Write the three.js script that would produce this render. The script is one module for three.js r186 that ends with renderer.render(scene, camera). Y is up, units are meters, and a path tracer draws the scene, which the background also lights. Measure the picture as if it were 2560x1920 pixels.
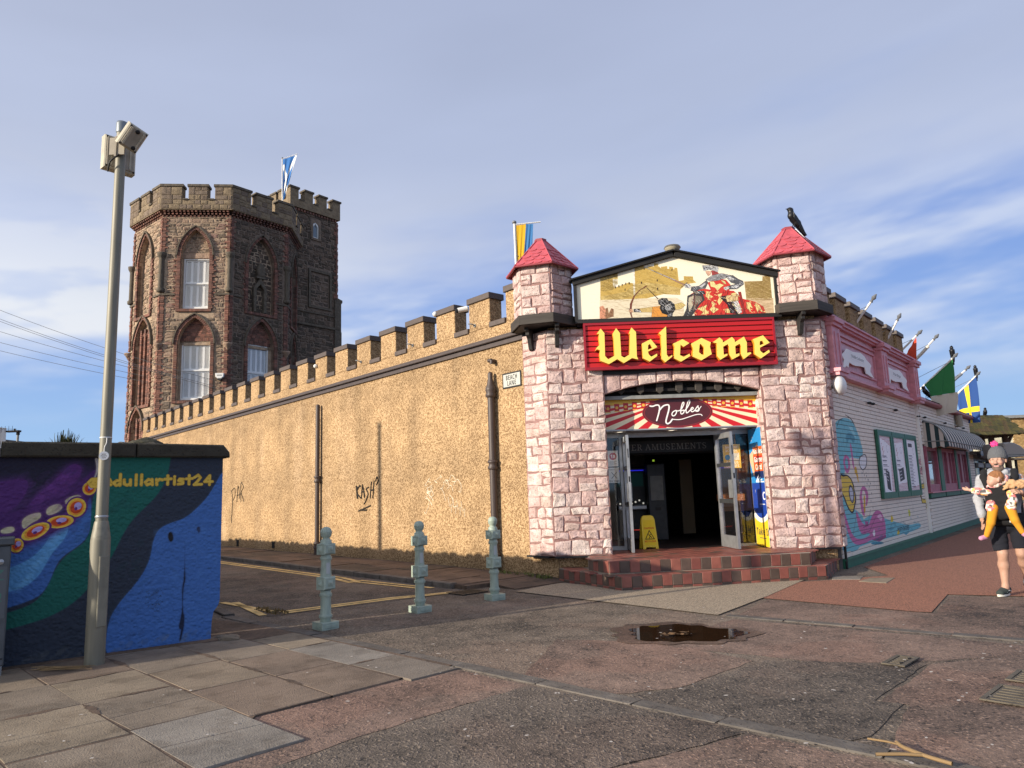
import * as THREE from 'three';
import { mergeGeometries } from 'three/addons/utils/BufferGeometryUtils.js';

// ---------------------------------------------------------------- camera, sky, sun, exposure
const R = Math.PI / 180;
const scene = new THREE.Scene();
const camera = new THREE.PerspectiveCamera(56.32, 4 / 3, 0.05, 900);
camera.position.set(0, 1.42, 0);
camera.rotation.set(8.69 * R, 0, -1.945 * R, 'YXZ');
const renderer = new THREE.WebGLRenderer({ antialias: true });
renderer.toneMapping = THREE.LinearToneMapping;
renderer.toneMappingExposure = 1.42;
renderer.shadowMap.enabled = true;
const SUN_DIR = new THREE.Vector3(-Math.cos(16 * R) * Math.sin(60 * R), Math.sin(16 * R), Math.cos(16 * R) * Math.cos(60 * R));
const sun = new THREE.DirectionalLight(new THREE.Color(1, 0.885, 0.73), 4.3);
sun.name = 'sun';
sun.target.position.set(0, 3, -14);
sun.position.copy(sun.target.position).addScaledVector(SUN_DIR, 80);
sun.castShadow = true;
sun.shadow.mapSize.set(4096, 4096);
Object.assign(sun.shadow.camera, { left: -40, right: 40, bottom: -30, top: 30, near: 1, far: 200 });
scene.add(sun, sun.target);

// ---- noise
let seed = 7;
const reseed = (s) => { seed = s; };
const rnd = () => { seed = (seed + 0x6d2b79f5) | 0; let t = Math.imul(seed ^ (seed >>> 15), 1 | seed); t = (t + Math.imul(t ^ (t >>> 7), 61 | t)) ^ t; return ((t ^ (t >>> 14)) >>> 0) / 4294967296; };
const rr = (a, b) => a + (b - a) * rnd();
const clamp = (x, a = 0, b = 1) => Math.min(b, Math.max(a, x));
const sstep = (a, b, x) => { const t = clamp((x - a) / (b - a)); return t * t * (3 - 2 * t); };
const mix = (a, b, t) => a + (b - a) * t;
const TAB = new Float32Array(65536); for (let i = 0; i < 65536; i++) TAB[i] = rnd();
const h2 = (x, y) => TAB[((x * 157 + y * 4391) & 65535)];
const h3 = (x, y, z) => TAB[((x * 157 + y * 4391 + z * 9173) & 65535)];
function n2(x, y, px = 0, py = px) {                                // value noise, periodic when px, py are given
  let xi = Math.floor(x), yi = Math.floor(y), fx = x - xi, fy = y - yi, x1 = xi + 1, y1 = yi + 1;
  if (px) { xi = ((xi % px) + px) % px; x1 = ((x1 % px) + px) % px; yi = ((yi % py) + py) % py; y1 = ((y1 % py) + py) % py; }
  fx = fx * fx * (3 - 2 * fx); fy = fy * fy * (3 - 2 * fy);
  const a = h2(xi, yi), b = h2(x1, yi), c = h2(xi, y1), d = h2(x1, y1);
  return a + (b - a) * fx + (c - a) * fy + (a - b - c + d) * fx * fy;
}
function n3(x, y, z) {
  const xi = Math.floor(x), yi = Math.floor(y), zi = Math.floor(z); let fx = x - xi, fy = y - yi, fz = z - zi;
  fx = fx * fx * (3 - 2 * fx); fy = fy * fy * (3 - 2 * fy); fz = fz * fz * (3 - 2 * fz);
  const l = (a, b, t) => a + (b - a) * t;
  return l(l(l(h3(xi, yi, zi), h3(xi + 1, yi, zi), fx), l(h3(xi, yi + 1, zi), h3(xi + 1, yi + 1, zi), fx), fy),
    l(l(h3(xi, yi, zi + 1), h3(xi + 1, yi, zi + 1), fx), l(h3(xi, yi + 1, zi + 1), h3(xi + 1, yi + 1, zi + 1), fx), fy), fz);
}
const fb3 = (x, y, z, o = 5) => { let s = 0, a = 0.5, t = 0; for (let i = 0; i < o; i++) { s += a * n3(x, y, z); t += a; x *= 2.03; y *= 2.03; z *= 2.03; a *= 0.55; } return s / t; };
const fb2 = (x, y, o, p) => { let s = 0, a = 0.5, t = 0; for (let i = 0; i < o; i++) { s += a * n2(x, y, p); t += a; x *= 2; y *= 2; if (p) p *= 2; a *= 0.55; } return s / t; };
const s2l = (c) => { c /= 255; return c <= 0.04045 ? c / 12.92 : ((c + 0.055) / 1.055) ** 2.4; };
const L3 = (r, g, b) => [s2l(r), s2l(g), s2l(b)];

// ---- the sky: thin air-blue, a lavender veil of high cloud that breaks into streaks, computed all round
{
  const W = 3072, H = 1536, D = new Float32Array(W * H * 4), k = 1 / 1.42;
  const ramp = (stops, e) => { for (let i = 1; i < stops.length; i++) if (e <= stops[i][0] || i === stops.length - 1) { const t = clamp((e - stops[i - 1][0]) / (stops[i][0] - stops[i - 1][0])); return [0, 1, 2].map((j) => mix(stops[i - 1][1][j], stops[i][1][j], t)); } };
  const AIR = [[0, L3(178, 212, 244)], [5, L3(158, 195, 238)], [11, L3(144, 178, 234)], [18, L3(130, 163, 226)], [26, L3(138, 167, 224)], [90, L3(104, 132, 198)]];
  const VEIL = [[0, L3(226, 232, 242)], [9, L3(242, 244, 248)], [14, L3(230, 235, 244)], [20, L3(200, 209, 231)], [26, L3(183, 194, 221)], [38, L3(174, 184, 211)], [90, L3(170, 179, 203)]];
  const CIR = L3(226, 233, 246), GND = L3(120, 112, 104);
  for (let j = 0; j < H; j++) {
    const lat = ((j + 0.5) / H - 0.5) * Math.PI, y = Math.sin(lat), e = lat / R, cy = Math.cos(lat);
    const air = ramp(AIR, Math.max(e, 0)), veil = ramp(VEIL, Math.max(e, 0));
    for (let i = 0; i < W; i++) {
      const lon = ((i + 0.5) / W - 0.5) * 2 * Math.PI, x = Math.cos(lon) * cy, z = Math.sin(lon) * cy, o = (j * W + i) * 4;
      let c = air;
      if (e > -1) {
        const a = Math.atan2(x, -z), left = 0.5 - 0.5 * Math.tanh(4 * Math.sin(a + 0.31)), yt = y - 0.11 * x;
        const f = fb3(x * 2.2 + 5, yt * 9, z * 2.2 + 3, 5), g = fb3(x * 5 + 9, yt * 26 + 4, z * 5, 5);
        const eth = 14.3 + 5 * Math.tanh(4 * Math.sin(a + 0.31)) + (f - 0.5) * mix(16, 8, left), soft = mix(8, 0.9, left);
        const w3 = fb3(x * 9 + 2, yt * 34, z * 9 + 7, 5); const v = sstep(eth - soft * 0.5, eth + soft, e) * mix(0.93, 0.99, left) - 0.5 * sstep(0.5, 0.72, w3) * sstep(26, 14, e) * left;
        const cir = clamp(sstep(0.41, 0.66, g * 0.5 + f * 0.25 + w3 * 0.25) * sstep(5, 9, e) * sstep(28, 17, e) * (0.62 + 0.38 * Math.cos(2 * a)) * 0.85);
        const va = clamp(v), sh = 1 + (fb3(x * 3, yt * 11, z * 3 + 8, 4) - 0.5) * 0.16;
        c = [0, 1, 2].map((q) => mix(mix(air[q], veil[q] * sh, va), CIR[q], cir * (1 - va * 0.72)));
        if (e < 0) c = c.map((q, n) => mix(GND[n], q, e + 1));
        const d = x * SUN_DIR.x + y * SUN_DIR.y + z * SUN_DIR.z, glow = 0.6 * Math.exp((d - 1) * 16) + 0.55 * Math.exp((d - 1) * 4.5);
        c = c.map((q, n) => q + glow * [1, 0.9, 0.72][n]);
      } else c = GND;
      D[o] = c[0] * k; D[o + 1] = c[1] * k; D[o + 2] = c[2] * k; D[o + 3] = 1;
    }
  }
  const t = new THREE.DataTexture(D, W, H, THREE.RGBAFormat, THREE.FloatType);
  t.mapping = THREE.EquirectangularReflectionMapping; t.magFilter = t.minFilter = THREE.LinearFilter; t.needsUpdate = true; t.name = 'sky';
  scene.background = t; scene.environment = t;
}

// ---------------------------------------------------------------- helpers
const V = (x, y, z) => new THREE.Vector3(x, y, z);
const C = (r, g, b) => new THREE.Color().setRGB(r / 255, g / 255, b / 255, THREE.SRGBColorSpace);
function tex(w, h, f, srgb = false, size = 1) {                      // f(u, v, x, y) -> grey or [r, g, b], 0..1
  const D = new Uint8Array(w * h * 4);
  for (let y = 0; y < h; y++) for (let x = 0; x < w; x++) {
    const c = f(x / w, y / h, x, y), o = (y * w + x) * 4, g = typeof c === 'number';
    D[o] = clamp(g ? c : c[0]) * 255; D[o + 1] = clamp(g ? c : c[1]) * 255; D[o + 2] = clamp(g ? c : c[2]) * 255; D[o + 3] = 255;
  }
  const t = new THREE.DataTexture(D, w, h); t.wrapS = t.wrapT = THREE.RepeatWrapping; t.magFilter = t.minFilter = THREE.LinearFilter;
  if (srgb) t.colorSpace = THREE.SRGBColorSpace; t.repeat.set(1 / size, 1 / (size * h / w)); t.needsUpdate = true; return t;
}
function paint(w, h, draw) {                                          // a canvas print; uv 0..1
  const c = document.createElement('canvas'); c.width = w; c.height = h; const g = c.getContext('2d'); draw(g, w, h);
  const t = new THREE.CanvasTexture(c); t.colorSpace = THREE.SRGBColorSpace; t.magFilter = t.minFilter = THREE.LinearFilter; return t;
}
const css = (r, g, b, a = 1) => `rgba(${r},${g},${b},${a})`;
function mat(color, o = {}) {
  const { phys, ...rest } = o;
  return new (phys ? THREE.MeshPhysicalMaterial : THREE.MeshStandardMaterial)({ color, roughness: 0.85, ...rest, side: THREE.DoubleSide });
}
const used = {};
const numbered = (n) => { const k = (used[n] = (used[n] ?? -1) + 1); return k ? n + '_' + String(k).padStart(3, '0') : n; };
function clean(g) {                                                    // non-indexed, with position, normal, uv (and colour) only
  g = g.index ? g.toNonIndexed() : g;
  for (const k of Object.keys(g.attributes)) if (!['position', 'normal', 'uv', 'color'].includes(k)) g.deleteAttribute(k);
  if (!g.attributes.normal) g.computeVertexNormals();
  if (!g.attributes.uv) boxUV(g);
  return g;
}
function boxUV(g) {
  const p = g.attributes.position, n = p.count, uv = new Float32Array(n * 2), a = V(), b = V(), c = V();
  for (let i = 0; i < n; i += 3) {
    a.fromBufferAttribute(p, i); b.fromBufferAttribute(p, i + 1); c.fromBufferAttribute(p, i + 2);
    const N = b.clone().sub(a).cross(c.clone().sub(a)), ax = Math.abs(N.x), ay = Math.abs(N.y), az = Math.abs(N.z);
    [a, b, c].forEach((q, k) => { const t = (i + k) * 2; if (az >= ax && az >= ay) { uv[t] = q.x; uv[t + 1] = q.y; } else if (ax >= ay) { uv[t] = q.z; uv[t + 1] = q.y; } else { uv[t] = q.x; uv[t + 1] = q.z; } });
  }
  g.setAttribute('uv', new THREE.BufferAttribute(uv, 2)); return g;
}
const merge = (a) => { a = a.map(clean); const col = a.some((g) => g.attributes.color); return a.length === 1 ? a[0] : mergeGeometries(col ? a.map((g) => { if (!g.attributes.color) g.setAttribute('color', new THREE.BufferAttribute(new Float32Array(g.attributes.position.count * 3).fill(1), 3)); return g; }) : a); };
function mesh(name, g, m) { const o = new THREE.Mesh(Array.isArray(g) ? merge(g) : clean(g), m); o.name = name; o.castShadow = o.receiveShadow = true; return o; }
function part(name, g, m, parent, label, kind) { const o = mesh(name, g, m); if (label) o.userData.label = label; if (kind) o.userData.kind = kind; parent.add(o); return o; }
function sub(name, parent) { const o = new THREE.Group(); o.name = name; parent.add(o); return o; }
function tag(o, label, category, group) { o.userData.label = label; o.userData.category = category; if (group) o.userData.group = group; return o; }
function thing(name, label, category, pos = [0, 0, 0], group) { const o = new THREE.Group(); o.name = numbered(name); o.position.set(...pos); scene.add(o); return tag(o, label, category, group); }
function solo(name, g, m, label, category, group) { const o = mesh(numbered(name), g, m); scene.add(o); return tag(o, label, category, group); }
function struct(name, g, m, label) { const o = mesh(numbered(name), g, m); o.userData.kind = 'structure'; if (label) o.userData.label = label; scene.add(o); return o; }
function frame(ox, oz, ang) {                                          // local x along the wall, z out of it
  const m = new THREE.Matrix4().makeRotationY(ang).setPosition(ox, 0, oz);
  return { m, P: (x, y, z) => V(x, y, z).applyMatrix4(m) };
}
const on = (f, ...gs) => gs.flat().map((g) => { g = clean(g); g.applyMatrix4(f.m); return g; });
// geometry makers (local metres)
const B = (x0, x1, y0, y1, z0, z1) => { const g = new THREE.BoxGeometry(x1 - x0, y1 - y0, z1 - z0).toNonIndexed(); g.translate((x0 + x1) / 2, (y0 + y1) / 2, (z0 + z1) / 2); return boxUV(g); };
function prism(pts, z0, z1, bevel = 0, holes = []) {                   // xy outline extruded along z
  const s = new THREE.Shape(pts.map((p) => new THREE.Vector2(p[0], p[1])));
  for (const h of holes) s.holes.push(new THREE.Path(h.map((p) => new THREE.Vector2(p[0], p[1]))));
  const g = new THREE.ExtrudeGeometry(s, { depth: z1 - z0 - 2 * bevel, bevelEnabled: bevel > 0, bevelSize: bevel, bevelThickness: bevel, bevelOffset: -bevel, bevelSegments: 1, curveSegments: 6 });
  g.translate(0, 0, z0 + bevel); return boxUV(clean(g));
}
const CB = (x0, x1, y0, y1, z0, z1, b = 0.01) => prism([[x0, y0], [x1, y0], [x1, y1], [x0, y1]], z0, z1, b);   // chamfered box
const tube = (pts, r, seg = 6, n) => clean(new THREE.TubeGeometry(new THREE.CatmullRomCurve3(pts.map((p) => V(...p)), false, 'catmullrom', 0.3), n ?? Math.max(2, (pts.length - 1) * 4), r, seg, false));
function bar(a, b, r, r2 = r, seg = 8) { const A = V(...a), D = V(...b).sub(A), g = new THREE.CylinderGeometry(r2, r, D.length(), seg); g.applyQuaternion(new THREE.Quaternion().setFromUnitVectors(V(0, 1, 0), D.clone().normalize())); g.translate(...A.addScaledVector(D, 0.5).toArray()); return clean(g); }
const lathe = (pts, seg = 20) => clean(new THREE.LatheGeometry(pts.map((p) => new THREE.Vector2(p[0], p[1])), seg));
const ball = (x, y, z, r, sx = 1, sy = 1, sz = 1, n = 12) => { const g = new THREE.SphereGeometry(r, n, Math.round(n * 0.7)); g.scale(sx, sy, sz); g.translate(x, y, z); return clean(g); };
function sheet(pts, y, ragged = 0) { if (ragged) { const o = []; pts.forEach((p, i) => { const q = pts[(i + 1) % pts.length], l = Math.hypot(q[0] - p[0], q[1] - p[1]), n = Math.min(40, Math.max(1, Math.round(l / 0.12))); for (let k = 0; k < n; k++) { const t = k / n; o.push([mix(p[0], q[0], t) + (k ? rr(-ragged, ragged) : 0), mix(p[1], q[1], t) + (k ? rr(-ragged, ragged) : 0)]); } }); pts = o; } const g = new THREE.ShapeGeometry(new THREE.Shape(pts.map((p) => new THREE.Vector2(p[0], -p[1])))); g.rotateX(-Math.PI / 2); g.translate(0, y, 0); return boxUV(clean(g)); }
function quad(x0, x1, y0, y1, z) { const g = new THREE.PlaneGeometry(x1 - x0, y1 - y0); g.translate((x0 + x1) / 2, (y0 + y1) / 2, z); return clean(g); }
function unitUV(g, x0, x1, y0, y1) { g = clean(g); const p = g.attributes.position, u = g.attributes.uv; for (let i = 0; i < p.count; i++) u.setXY(i, (p.getX(i) - x0) / (x1 - x0), (p.getY(i) - y0) / (y1 - y0)); return g; }
function stone(poly, z0, depth, jit, inset = 0.02) {                   // a rough block: jittered outline, chamfer ring, uneven face
  const P = [], n = poly.length;
  for (let i = 0; i < n; i++) { const a = poly[i], b = poly[(i + 1) % n], l = Math.hypot(b[0] - a[0], b[1] - a[1]); P.push(a); if (l > 0.11) P.push([(a[0] + b[0]) / 2 + rr(-jit, jit) * 0.6, (a[1] + b[1]) / 2 + rr(-jit, jit) * 0.6]); }
  const cx = P.reduce((s, p) => s + p[0], 0) / P.length, cy = P.reduce((s, p) => s + p[1], 0) / P.length, m = P.length;
  const out = P.map((p) => [p[0] + rr(-jit, jit) * 0.7, p[1] + rr(-jit, jit) * 0.7, z0]);
  const rim = out.map((p) => { const d = Math.hypot(cx - p[0], cy - p[1]) || 1, k = Math.min(inset * rr(0.7, 1.6) / d, 0.4); return [p[0] + (cx - p[0]) * k, p[1] + (cy - p[1]) * k, z0 + depth * rr(0.62, 0.95)]; });
  const inn = rim.map((p) => [mix(p[0], cx, 0.45), mix(p[1], cy, 0.45), z0 + depth * rr(0.8, 1.25)]), top = [cx, cy, z0 + depth * rr(0.85, 1.2)];
  const v = [], q = (a, b, c) => v.push(...a, ...b, ...c);
  for (let i = 0; i < m; i++) { const k = (i + 1) % m; q(out[i], out[k], rim[k]); q(out[i], rim[k], rim[i]); q(rim[i], rim[k], inn[k]); q(rim[i], inn[k], inn[i]); q(inn[i], inn[k], top); }
  const g = new THREE.BufferGeometry(); g.setAttribute('position', new THREE.Float32BufferAttribute(v, 3)); g.computeVertexNormals(); boxUV(g);
  const uo = rnd() * 9, vo = rnd() * 9, U = g.attributes.uv; for (let i = 0; i < U.count; i++) U.setXY(i, U.getX(i) + uo, U.getY(i) + vo); return g;
}
function rubble(x0, x1, y0, y1, o) {                                   // coursed rubble: list of stone outlines, o.block(y) gives barred [a, b] spans
  const out = [], gap = o.gap ?? 0.012; let y = y0;
  while (y < y1 - 0.03) {
    let h = rr(o.h[0], o.h[1]); if (y + h > y1 - o.h[0] * 0.5) h = y1 - y;
    let spans = [[x0, x1]];
    for (const f of o.block ?? []) for (const yy of [y + 0.005, y + h * 0.5, y + h - 0.005]) { const b = f(yy); if (!b) continue; spans = spans.flatMap(([a, c]) => b[1] <= a || b[0] >= c ? [[a, c]] : [[a, b[0]], [b[1], c]].filter((s) => s[1] - s[0] > 0.03)); }
    for (const [a, c] of spans) {
      let x = a;
      while (x < c - 0.02) {
        let w = rr(o.w[0], o.w[1]); if (x + w > c - o.w[0] * 0.6) w = c - x;
        const box = (p, q, r, s) => { const j = o.jit ?? 0.01, e = gap / 2, J = () => rr(-j, j); out.push([[p + e + (p > a ? J() : 0), r + e + J()], [q - e + (q < c ? J() : 0), r + e + J()], [q - e + (q < c ? J() : 0), s - e + J()], [p + e + (p > a ? J() : 0), s - e + J()]]); };
        if (h > o.h[1] * 0.72 && rnd() < (o.split ?? 0.3)) { const m = y + h * rr(0.4, 0.6); box(x, x + w, y, m); if (w > 0.3 && rnd() < 0.5) { const k = x + w * rr(0.4, 0.6); box(x, k, m, y + h); box(k, x + w, m, y + h); } else box(x, x + w, m, y + h); } else box(x, x + w, y, y + h);
        x += w;
      }
    }
    y += h;
  }
  return out;
}
const pick = (a) => a[Math.floor(rnd() * a.length) % a.length];
// ---------------------------------------------------------------- textures and materials (own colours; the bar-side roughcast also holds shade)
const T = {};
reseed(11);
{
  const grain = new Float32Array(2048 * 2048); for (let i = 0; i < grain.length; i++) grain[i] = rnd();
  const G = (x, y, n) => grain[((y % n + n) % n) * 2048 + ((x % n + n) % n)];
  const asph = (sp, chipAt, patch) => tex(2048, 2048, (u, v, x, y) => {
    const big = fb2(u * 5 + sp, v * 5, 4, 5), mid = fb2(u * 40, v * 40 + sp, 3, 40), g = G(x + sp * 31, y, 2048), fine = fb2(u * 360, v * 360 + sp, 2, 360), chip = n2(x / 3.1 + sp * 7, y / 3.1, 661), c2 = n2(x / 5.3, y / 5.3 + 40, 387);
    let k = 0.5 + (big - 0.5) * 0.55 + (mid - 0.5) * 0.45 + (fine - 0.5) * 0.34 + (g - 0.5) * 0.42;
    if (chip > chipAt) k += (chip - chipAt) * 3.0; if (c2 < 0.2) k -= 0.2;
    const w = sstep(0.5, 0.62, fb2(u * 9 + 3, v * 9 + sp, 4, 9)) * patch;
    return [k * (1 + w * 0.24), k * (1 + w * 0.03), k * (1 - w * 0.03)];
  }, false, 8);
  T.asphA = asph(3, 0.7, 0.35); T.asphB = asph(17, 0.74, 0.45);
  T.grit = tex(512, 512, (u, v, x, y) => 0.5 + (n2(x / 3, y / 3, 171) - 0.5) * 0.8 + (G(x, y, 512) - 0.5) * 0.4, false, 1.1);
  T.cast = tex(1024, 1024, (u, v, x, y) => {                            // roughcast of small tan and cream pebbles
    const a = n2(u * 156, v * 156, 156), b = n2(u * 77 + 9, v * 77, 77), g = fb2(u * 4, v * 4, 3, 4), d = G(x, y, 1024);
    const k = a * 0.62 + b * 0.25 + d * 0.13, t = sstep(0.26, 0.72, k), s = 0.86 + (g - 0.5) * 0.4;
    return [mix(0.4, 1.04, t) * s, mix(0.33, 1.0, t) * s, mix(0.25, 0.95, t) * s];
  }, false, 2.1);
  T.castB = tex(1024, 1024, (u, v, x, y) => n2(u * 156, v * 156, 156) * 0.65 + n2(u * 77 + 9, v * 77, 77) * 0.3 + G(x, y, 1024) * 0.05, false, 2.1);
  T.rock = tex(512, 512, (u, v, x, y) => { const f = fb2(u * 8, v * 8, 5, 8), p = n2(u * 64, v * 64, 64); const k = 0.78 + (f - 0.5) * 0.55 + (G(x, y, 512) - 0.5) * 0.16 - (p < 0.15 ? 0.26 : 0); return [k, k * (0.97 + f * 0.05), k * (0.95 + f * 0.07)]; }, false, 0.8);
  T.rockB = tex(512, 512, (u, v) => fb2(u * 10, v * 10, 5, 10) - (n2(u * 64, v * 64, 64) < 0.17 ? 0.45 : 0), false, 0.8);
  T.blot = tex(1024, 1024, (u, v, x, y) => { const f = fb2(u * 6, v * 6, 6, 6), s = sstep(0.55, 0.66, fb2(u * 14 + 5, v * 14, 4, 14)); const st = fb2(u * 60, v * 16 + 7, 3, 0), k = 0.82 + (f - 0.5) * 0.7 + (st - 0.5) * 0.4 - s * 0.16 + (G(x, y, 1024) - 0.5) * 0.22; return [k, k * 0.985, k * 0.96]; }, false, 2.4);
  T.slab = tex(1024, 1024, (u, v, x, y) => { const f = fb2(u * 5, v * 5, 6, 5), st = fb2(u * 90, v * 22 + 7, 3, 0), s = sstep(0.54, 0.68, fb2(u * 12 + 5, v * 12, 5, 12)), sp = n2(x / 2.7, y / 2.7, 379) > 0.86 ? 0.16 : 0; const k = 0.83 + (f - 0.5) * 0.55 + (st - 0.5) * 0.28 - s * 0.17 + sp + (G(x, y, 1024) - 0.5) * 0.3; return [k * (1 + s * 0.02), k * 0.985, k * (0.965 - s * 0.02)]; }, false, 2.2);
  T.wood = tex(512, 512, (u, v, x, y) => 0.72 + (fb2(u * 3, v * 70, 4, 0) - 0.5) * 0.7 + (G(x, y, 512) - 0.5) * 0.1, false, 1);
  T.metal = tex(512, 512, (u, v, x, y) => 0.82 + (fb2(u * 9, v * 9, 5, 9) - 0.5) * 0.4 + (G(x, y, 512) - 0.5) * 0.07, false, 0.7);
  T.knob = tex(1024, 1024, (u, v) => fb2(u * 52, v * 74, 3, 0) * 0.6 + n2(u * 120, v * 120, 120) * 0.4, false, 1.2);
}
const M = {
  asphalt: mat(C(146, 130, 113), { map: T.asphA, bumpMap: T.asphA, bumpScale: 0.008, roughness: 0.93 }),
  asphaltLane: mat(C(136, 121, 106), { map: T.asphA, bumpMap: T.asphA, bumpScale: 0.006, roughness: 0.93 }),
  asphaltRed: mat(C(152, 126, 110), { map: T.asphB, bumpMap: T.asphB, bumpScale: 0.007, roughness: 0.93 }),
  asphaltPink: mat(C(158, 132, 115), { map: T.asphB, bumpMap: T.asphB, bumpScale: 0.006, roughness: 0.93 }),
  asphaltDark: mat(C(136, 122, 108), { map: T.asphA, bumpMap: T.asphA, bumpScale: 0.01, roughness: 0.95 }),
  redTar: mat(C(196, 134, 106), { map: T.grit, bumpMap: T.grit, bumpScale: 0.003, roughness: 0.95 }),
  apron: mat(C(208, 188, 160), { map: T.grit, bumpMap: T.grit, bumpScale: 0.003, roughness: 0.95 }),
  dirt: mat(C(108, 90, 76), { map: T.blot, bumpMap: T.rockB, bumpScale: 0.01, roughness: 1 }),
  yellow: mat(C(244, 208, 138), { map: T.blot, roughness: 0.9 }),
  cast: mat(C(203, 174, 135), { map: T.cast, bumpMap: T.castB, bumpScale: 0.008, roughness: 0.95 }),
  castShade: mat(C(176, 150, 112), { map: T.cast, bumpMap: T.castB, bumpScale: 0.008, roughness: 0.95 }),  // same roughcast as the lane wall, with shade put into its colour
  brown: mat(C(82, 70, 66), { map: T.metal, roughness: 0.5 }),
  brownCap: mat(C(92, 80, 74), { map: T.metal, roughness: 0.6 }),
  darkWood: mat(C(72, 66, 60), { map: T.wood, roughness: 0.75 }),
  blackWood: mat(C(42, 40, 39), { map: T.wood, roughness: 0.7 }),
  pinkMortar: mat(C(166, 128, 122), { map: T.rock, bumpMap: T.rockB, bumpScale: 0.01 }),
  roofRed: mat(C(204, 92, 102), { map: T.metal, roughness: 0.5 }),
  roofTrim: mat(C(146, 60, 68), { roughness: 0.5 }),
  alu: mat(C(186, 188, 190), { map: T.metal, roughness: 0.38, metalness: 0.6 }),
  aluDark: mat(C(92, 94, 96), { map: T.metal, roughness: 0.4, metalness: 0.5 }),
  glass: mat(C(255, 255, 255), { phys: true, transmission: 1, thickness: 0, roughness: 0.03, ior: 1.5 }),
  white: mat(C(226, 226, 222), { roughness: 0.5 }), whiteMatt: mat(C(236, 236, 232), { roughness: 0.8 }),
  black: mat(C(22, 22, 23), { roughness: 0.55 }), blackMatt: mat(C(16, 16, 17), { roughness: 0.95 }),
  dark: mat(C(34, 32, 33), { roughness: 0.9 }),
  grey: mat(C(150, 152, 150), { map: T.metal, roughness: 0.6 }),
};
M.pinkStone = [[232, 206, 199], [226, 197, 190], [236, 214, 206], [220, 187, 180], [230, 203, 196], [239, 221, 212], [224, 192, 186], [228, 200, 189]].map((c) => mat(C(...c), { map: T.rock, bumpMap: T.rockB, bumpScale: 0.02, roughness: 0.9 }));
M.towerStone = [[168, 144, 124], [148, 128, 112], [182, 154, 132], [138, 122, 106], [160, 134, 116], [172, 150, 128], [154, 124, 110], [130, 114, 98]].map((c) => mat(C(...c), { map: T.rock, bumpMap: T.rockB, bumpScale: 0.02, roughness: 0.95 }));
M.towerMortar = mat(C(188, 164, 138), { map: T.rock, bumpMap: T.rockB, bumpScale: 0.012 });
M.towerDark = mat(C(108, 98, 84), { map: T.rock, bumpMap: T.rockB, bumpScale: 0.02 });
M.towerStoneDark = [[112, 96, 82], [96, 84, 74], [124, 106, 90], [90, 80, 68], [104, 88, 78], [116, 102, 86]].map((c) => mat(C(...c), { map: T.rock, bumpMap: T.rockB, bumpScale: 0.02, roughness: 0.95 })); M.towerMortarDark = mat(C(140, 122, 106), { map: T.rock, bumpMap: T.rockB, bumpScale: 0.012 });  // darker stone and mortar tones for the right-hand faces and stair turret
M.parapet = mat(C(150, 132, 106), { map: T.rock, bumpMap: T.rockB, bumpScale: 0.02 });
M.brick = [[142, 98, 82], [126, 88, 76], [156, 108, 92], [110, 80, 70], [136, 100, 86]].map((c) => mat(C(...c), { map: T.rock, bumpMap: T.rockB, bumpScale: 0.008 }));
M.slab = [[140, 127, 111], [144, 129, 110], [134, 124, 112], [150, 136, 116], [134, 117, 101], [146, 139, 129]].map((c) => mat(C(...c), { map: T.slab, bumpMap: T.grit, bumpScale: 0.003, roughness: 0.9 }));
M.kerb = [[112, 105, 97], [104, 98, 92], [120, 112, 103]].map((c) => mat(C(...c), { map: T.rock, bumpMap: T.rockB, bumpScale: 0.008, roughness: 0.85 }));

// ---------------------------------------------------------------- ground, lane, paving
const LW = frame(0.648, -12.088, -48.69 * R), FA = frame(0.648, -12.088, 0), PW = frame(5.257, -12.088, 49.95 * R);
const lw = (s, w) => { const p = LW.P(s, 0, w); return [p.x, p.z]; };
struct('ground', sheet([[-300, 60], [300, 60], [300, -500], [-300, -500]], 0), M.asphalt, 'worn dark tarmac around the corner of the lane');
struct('road', sheet([lw(-1.2, 1.7), lw(-48, 1.95), lw(-48, 5.4), lw(-10.4, 5.4), [-4.35, -10.85], [-3.15, -9.3], [-0.75, -11.05]], 0.004), M.asphaltLane, 'narrow lane surface behind the bollards');
struct('promenade', sheet([[4.1, -10.82], [3.07, -9.42], [4.3, -8.1], [4.43, -8.03], [5.3, -9.2], [6.0, -8.86], [16, -5.5], [40, -24], [26, -40], [17, -25.5], [5.8, -12.4], [5.6, -11.2], [4.6, -10.9]], 0.008), M.redTar, 'smooth red tarmac in front of the white brick wall');
struct('forecourt', sheet([[-0.05, -10.8], [0.66, -11.62], [1.2, -11.1], [4.4, -11.2], [4.12, -10.83], [3.2, -9.56], [2.2, -8.29]], 0.012), M.apron, 'pale concrete wedge at the foot of the tiled steps');
const pv = (t, n) => [t * 0.72 + n * 0.695, t * 0.695 - n * 0.72];      // paving grid: t along the kerb line, n towards the lane
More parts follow.
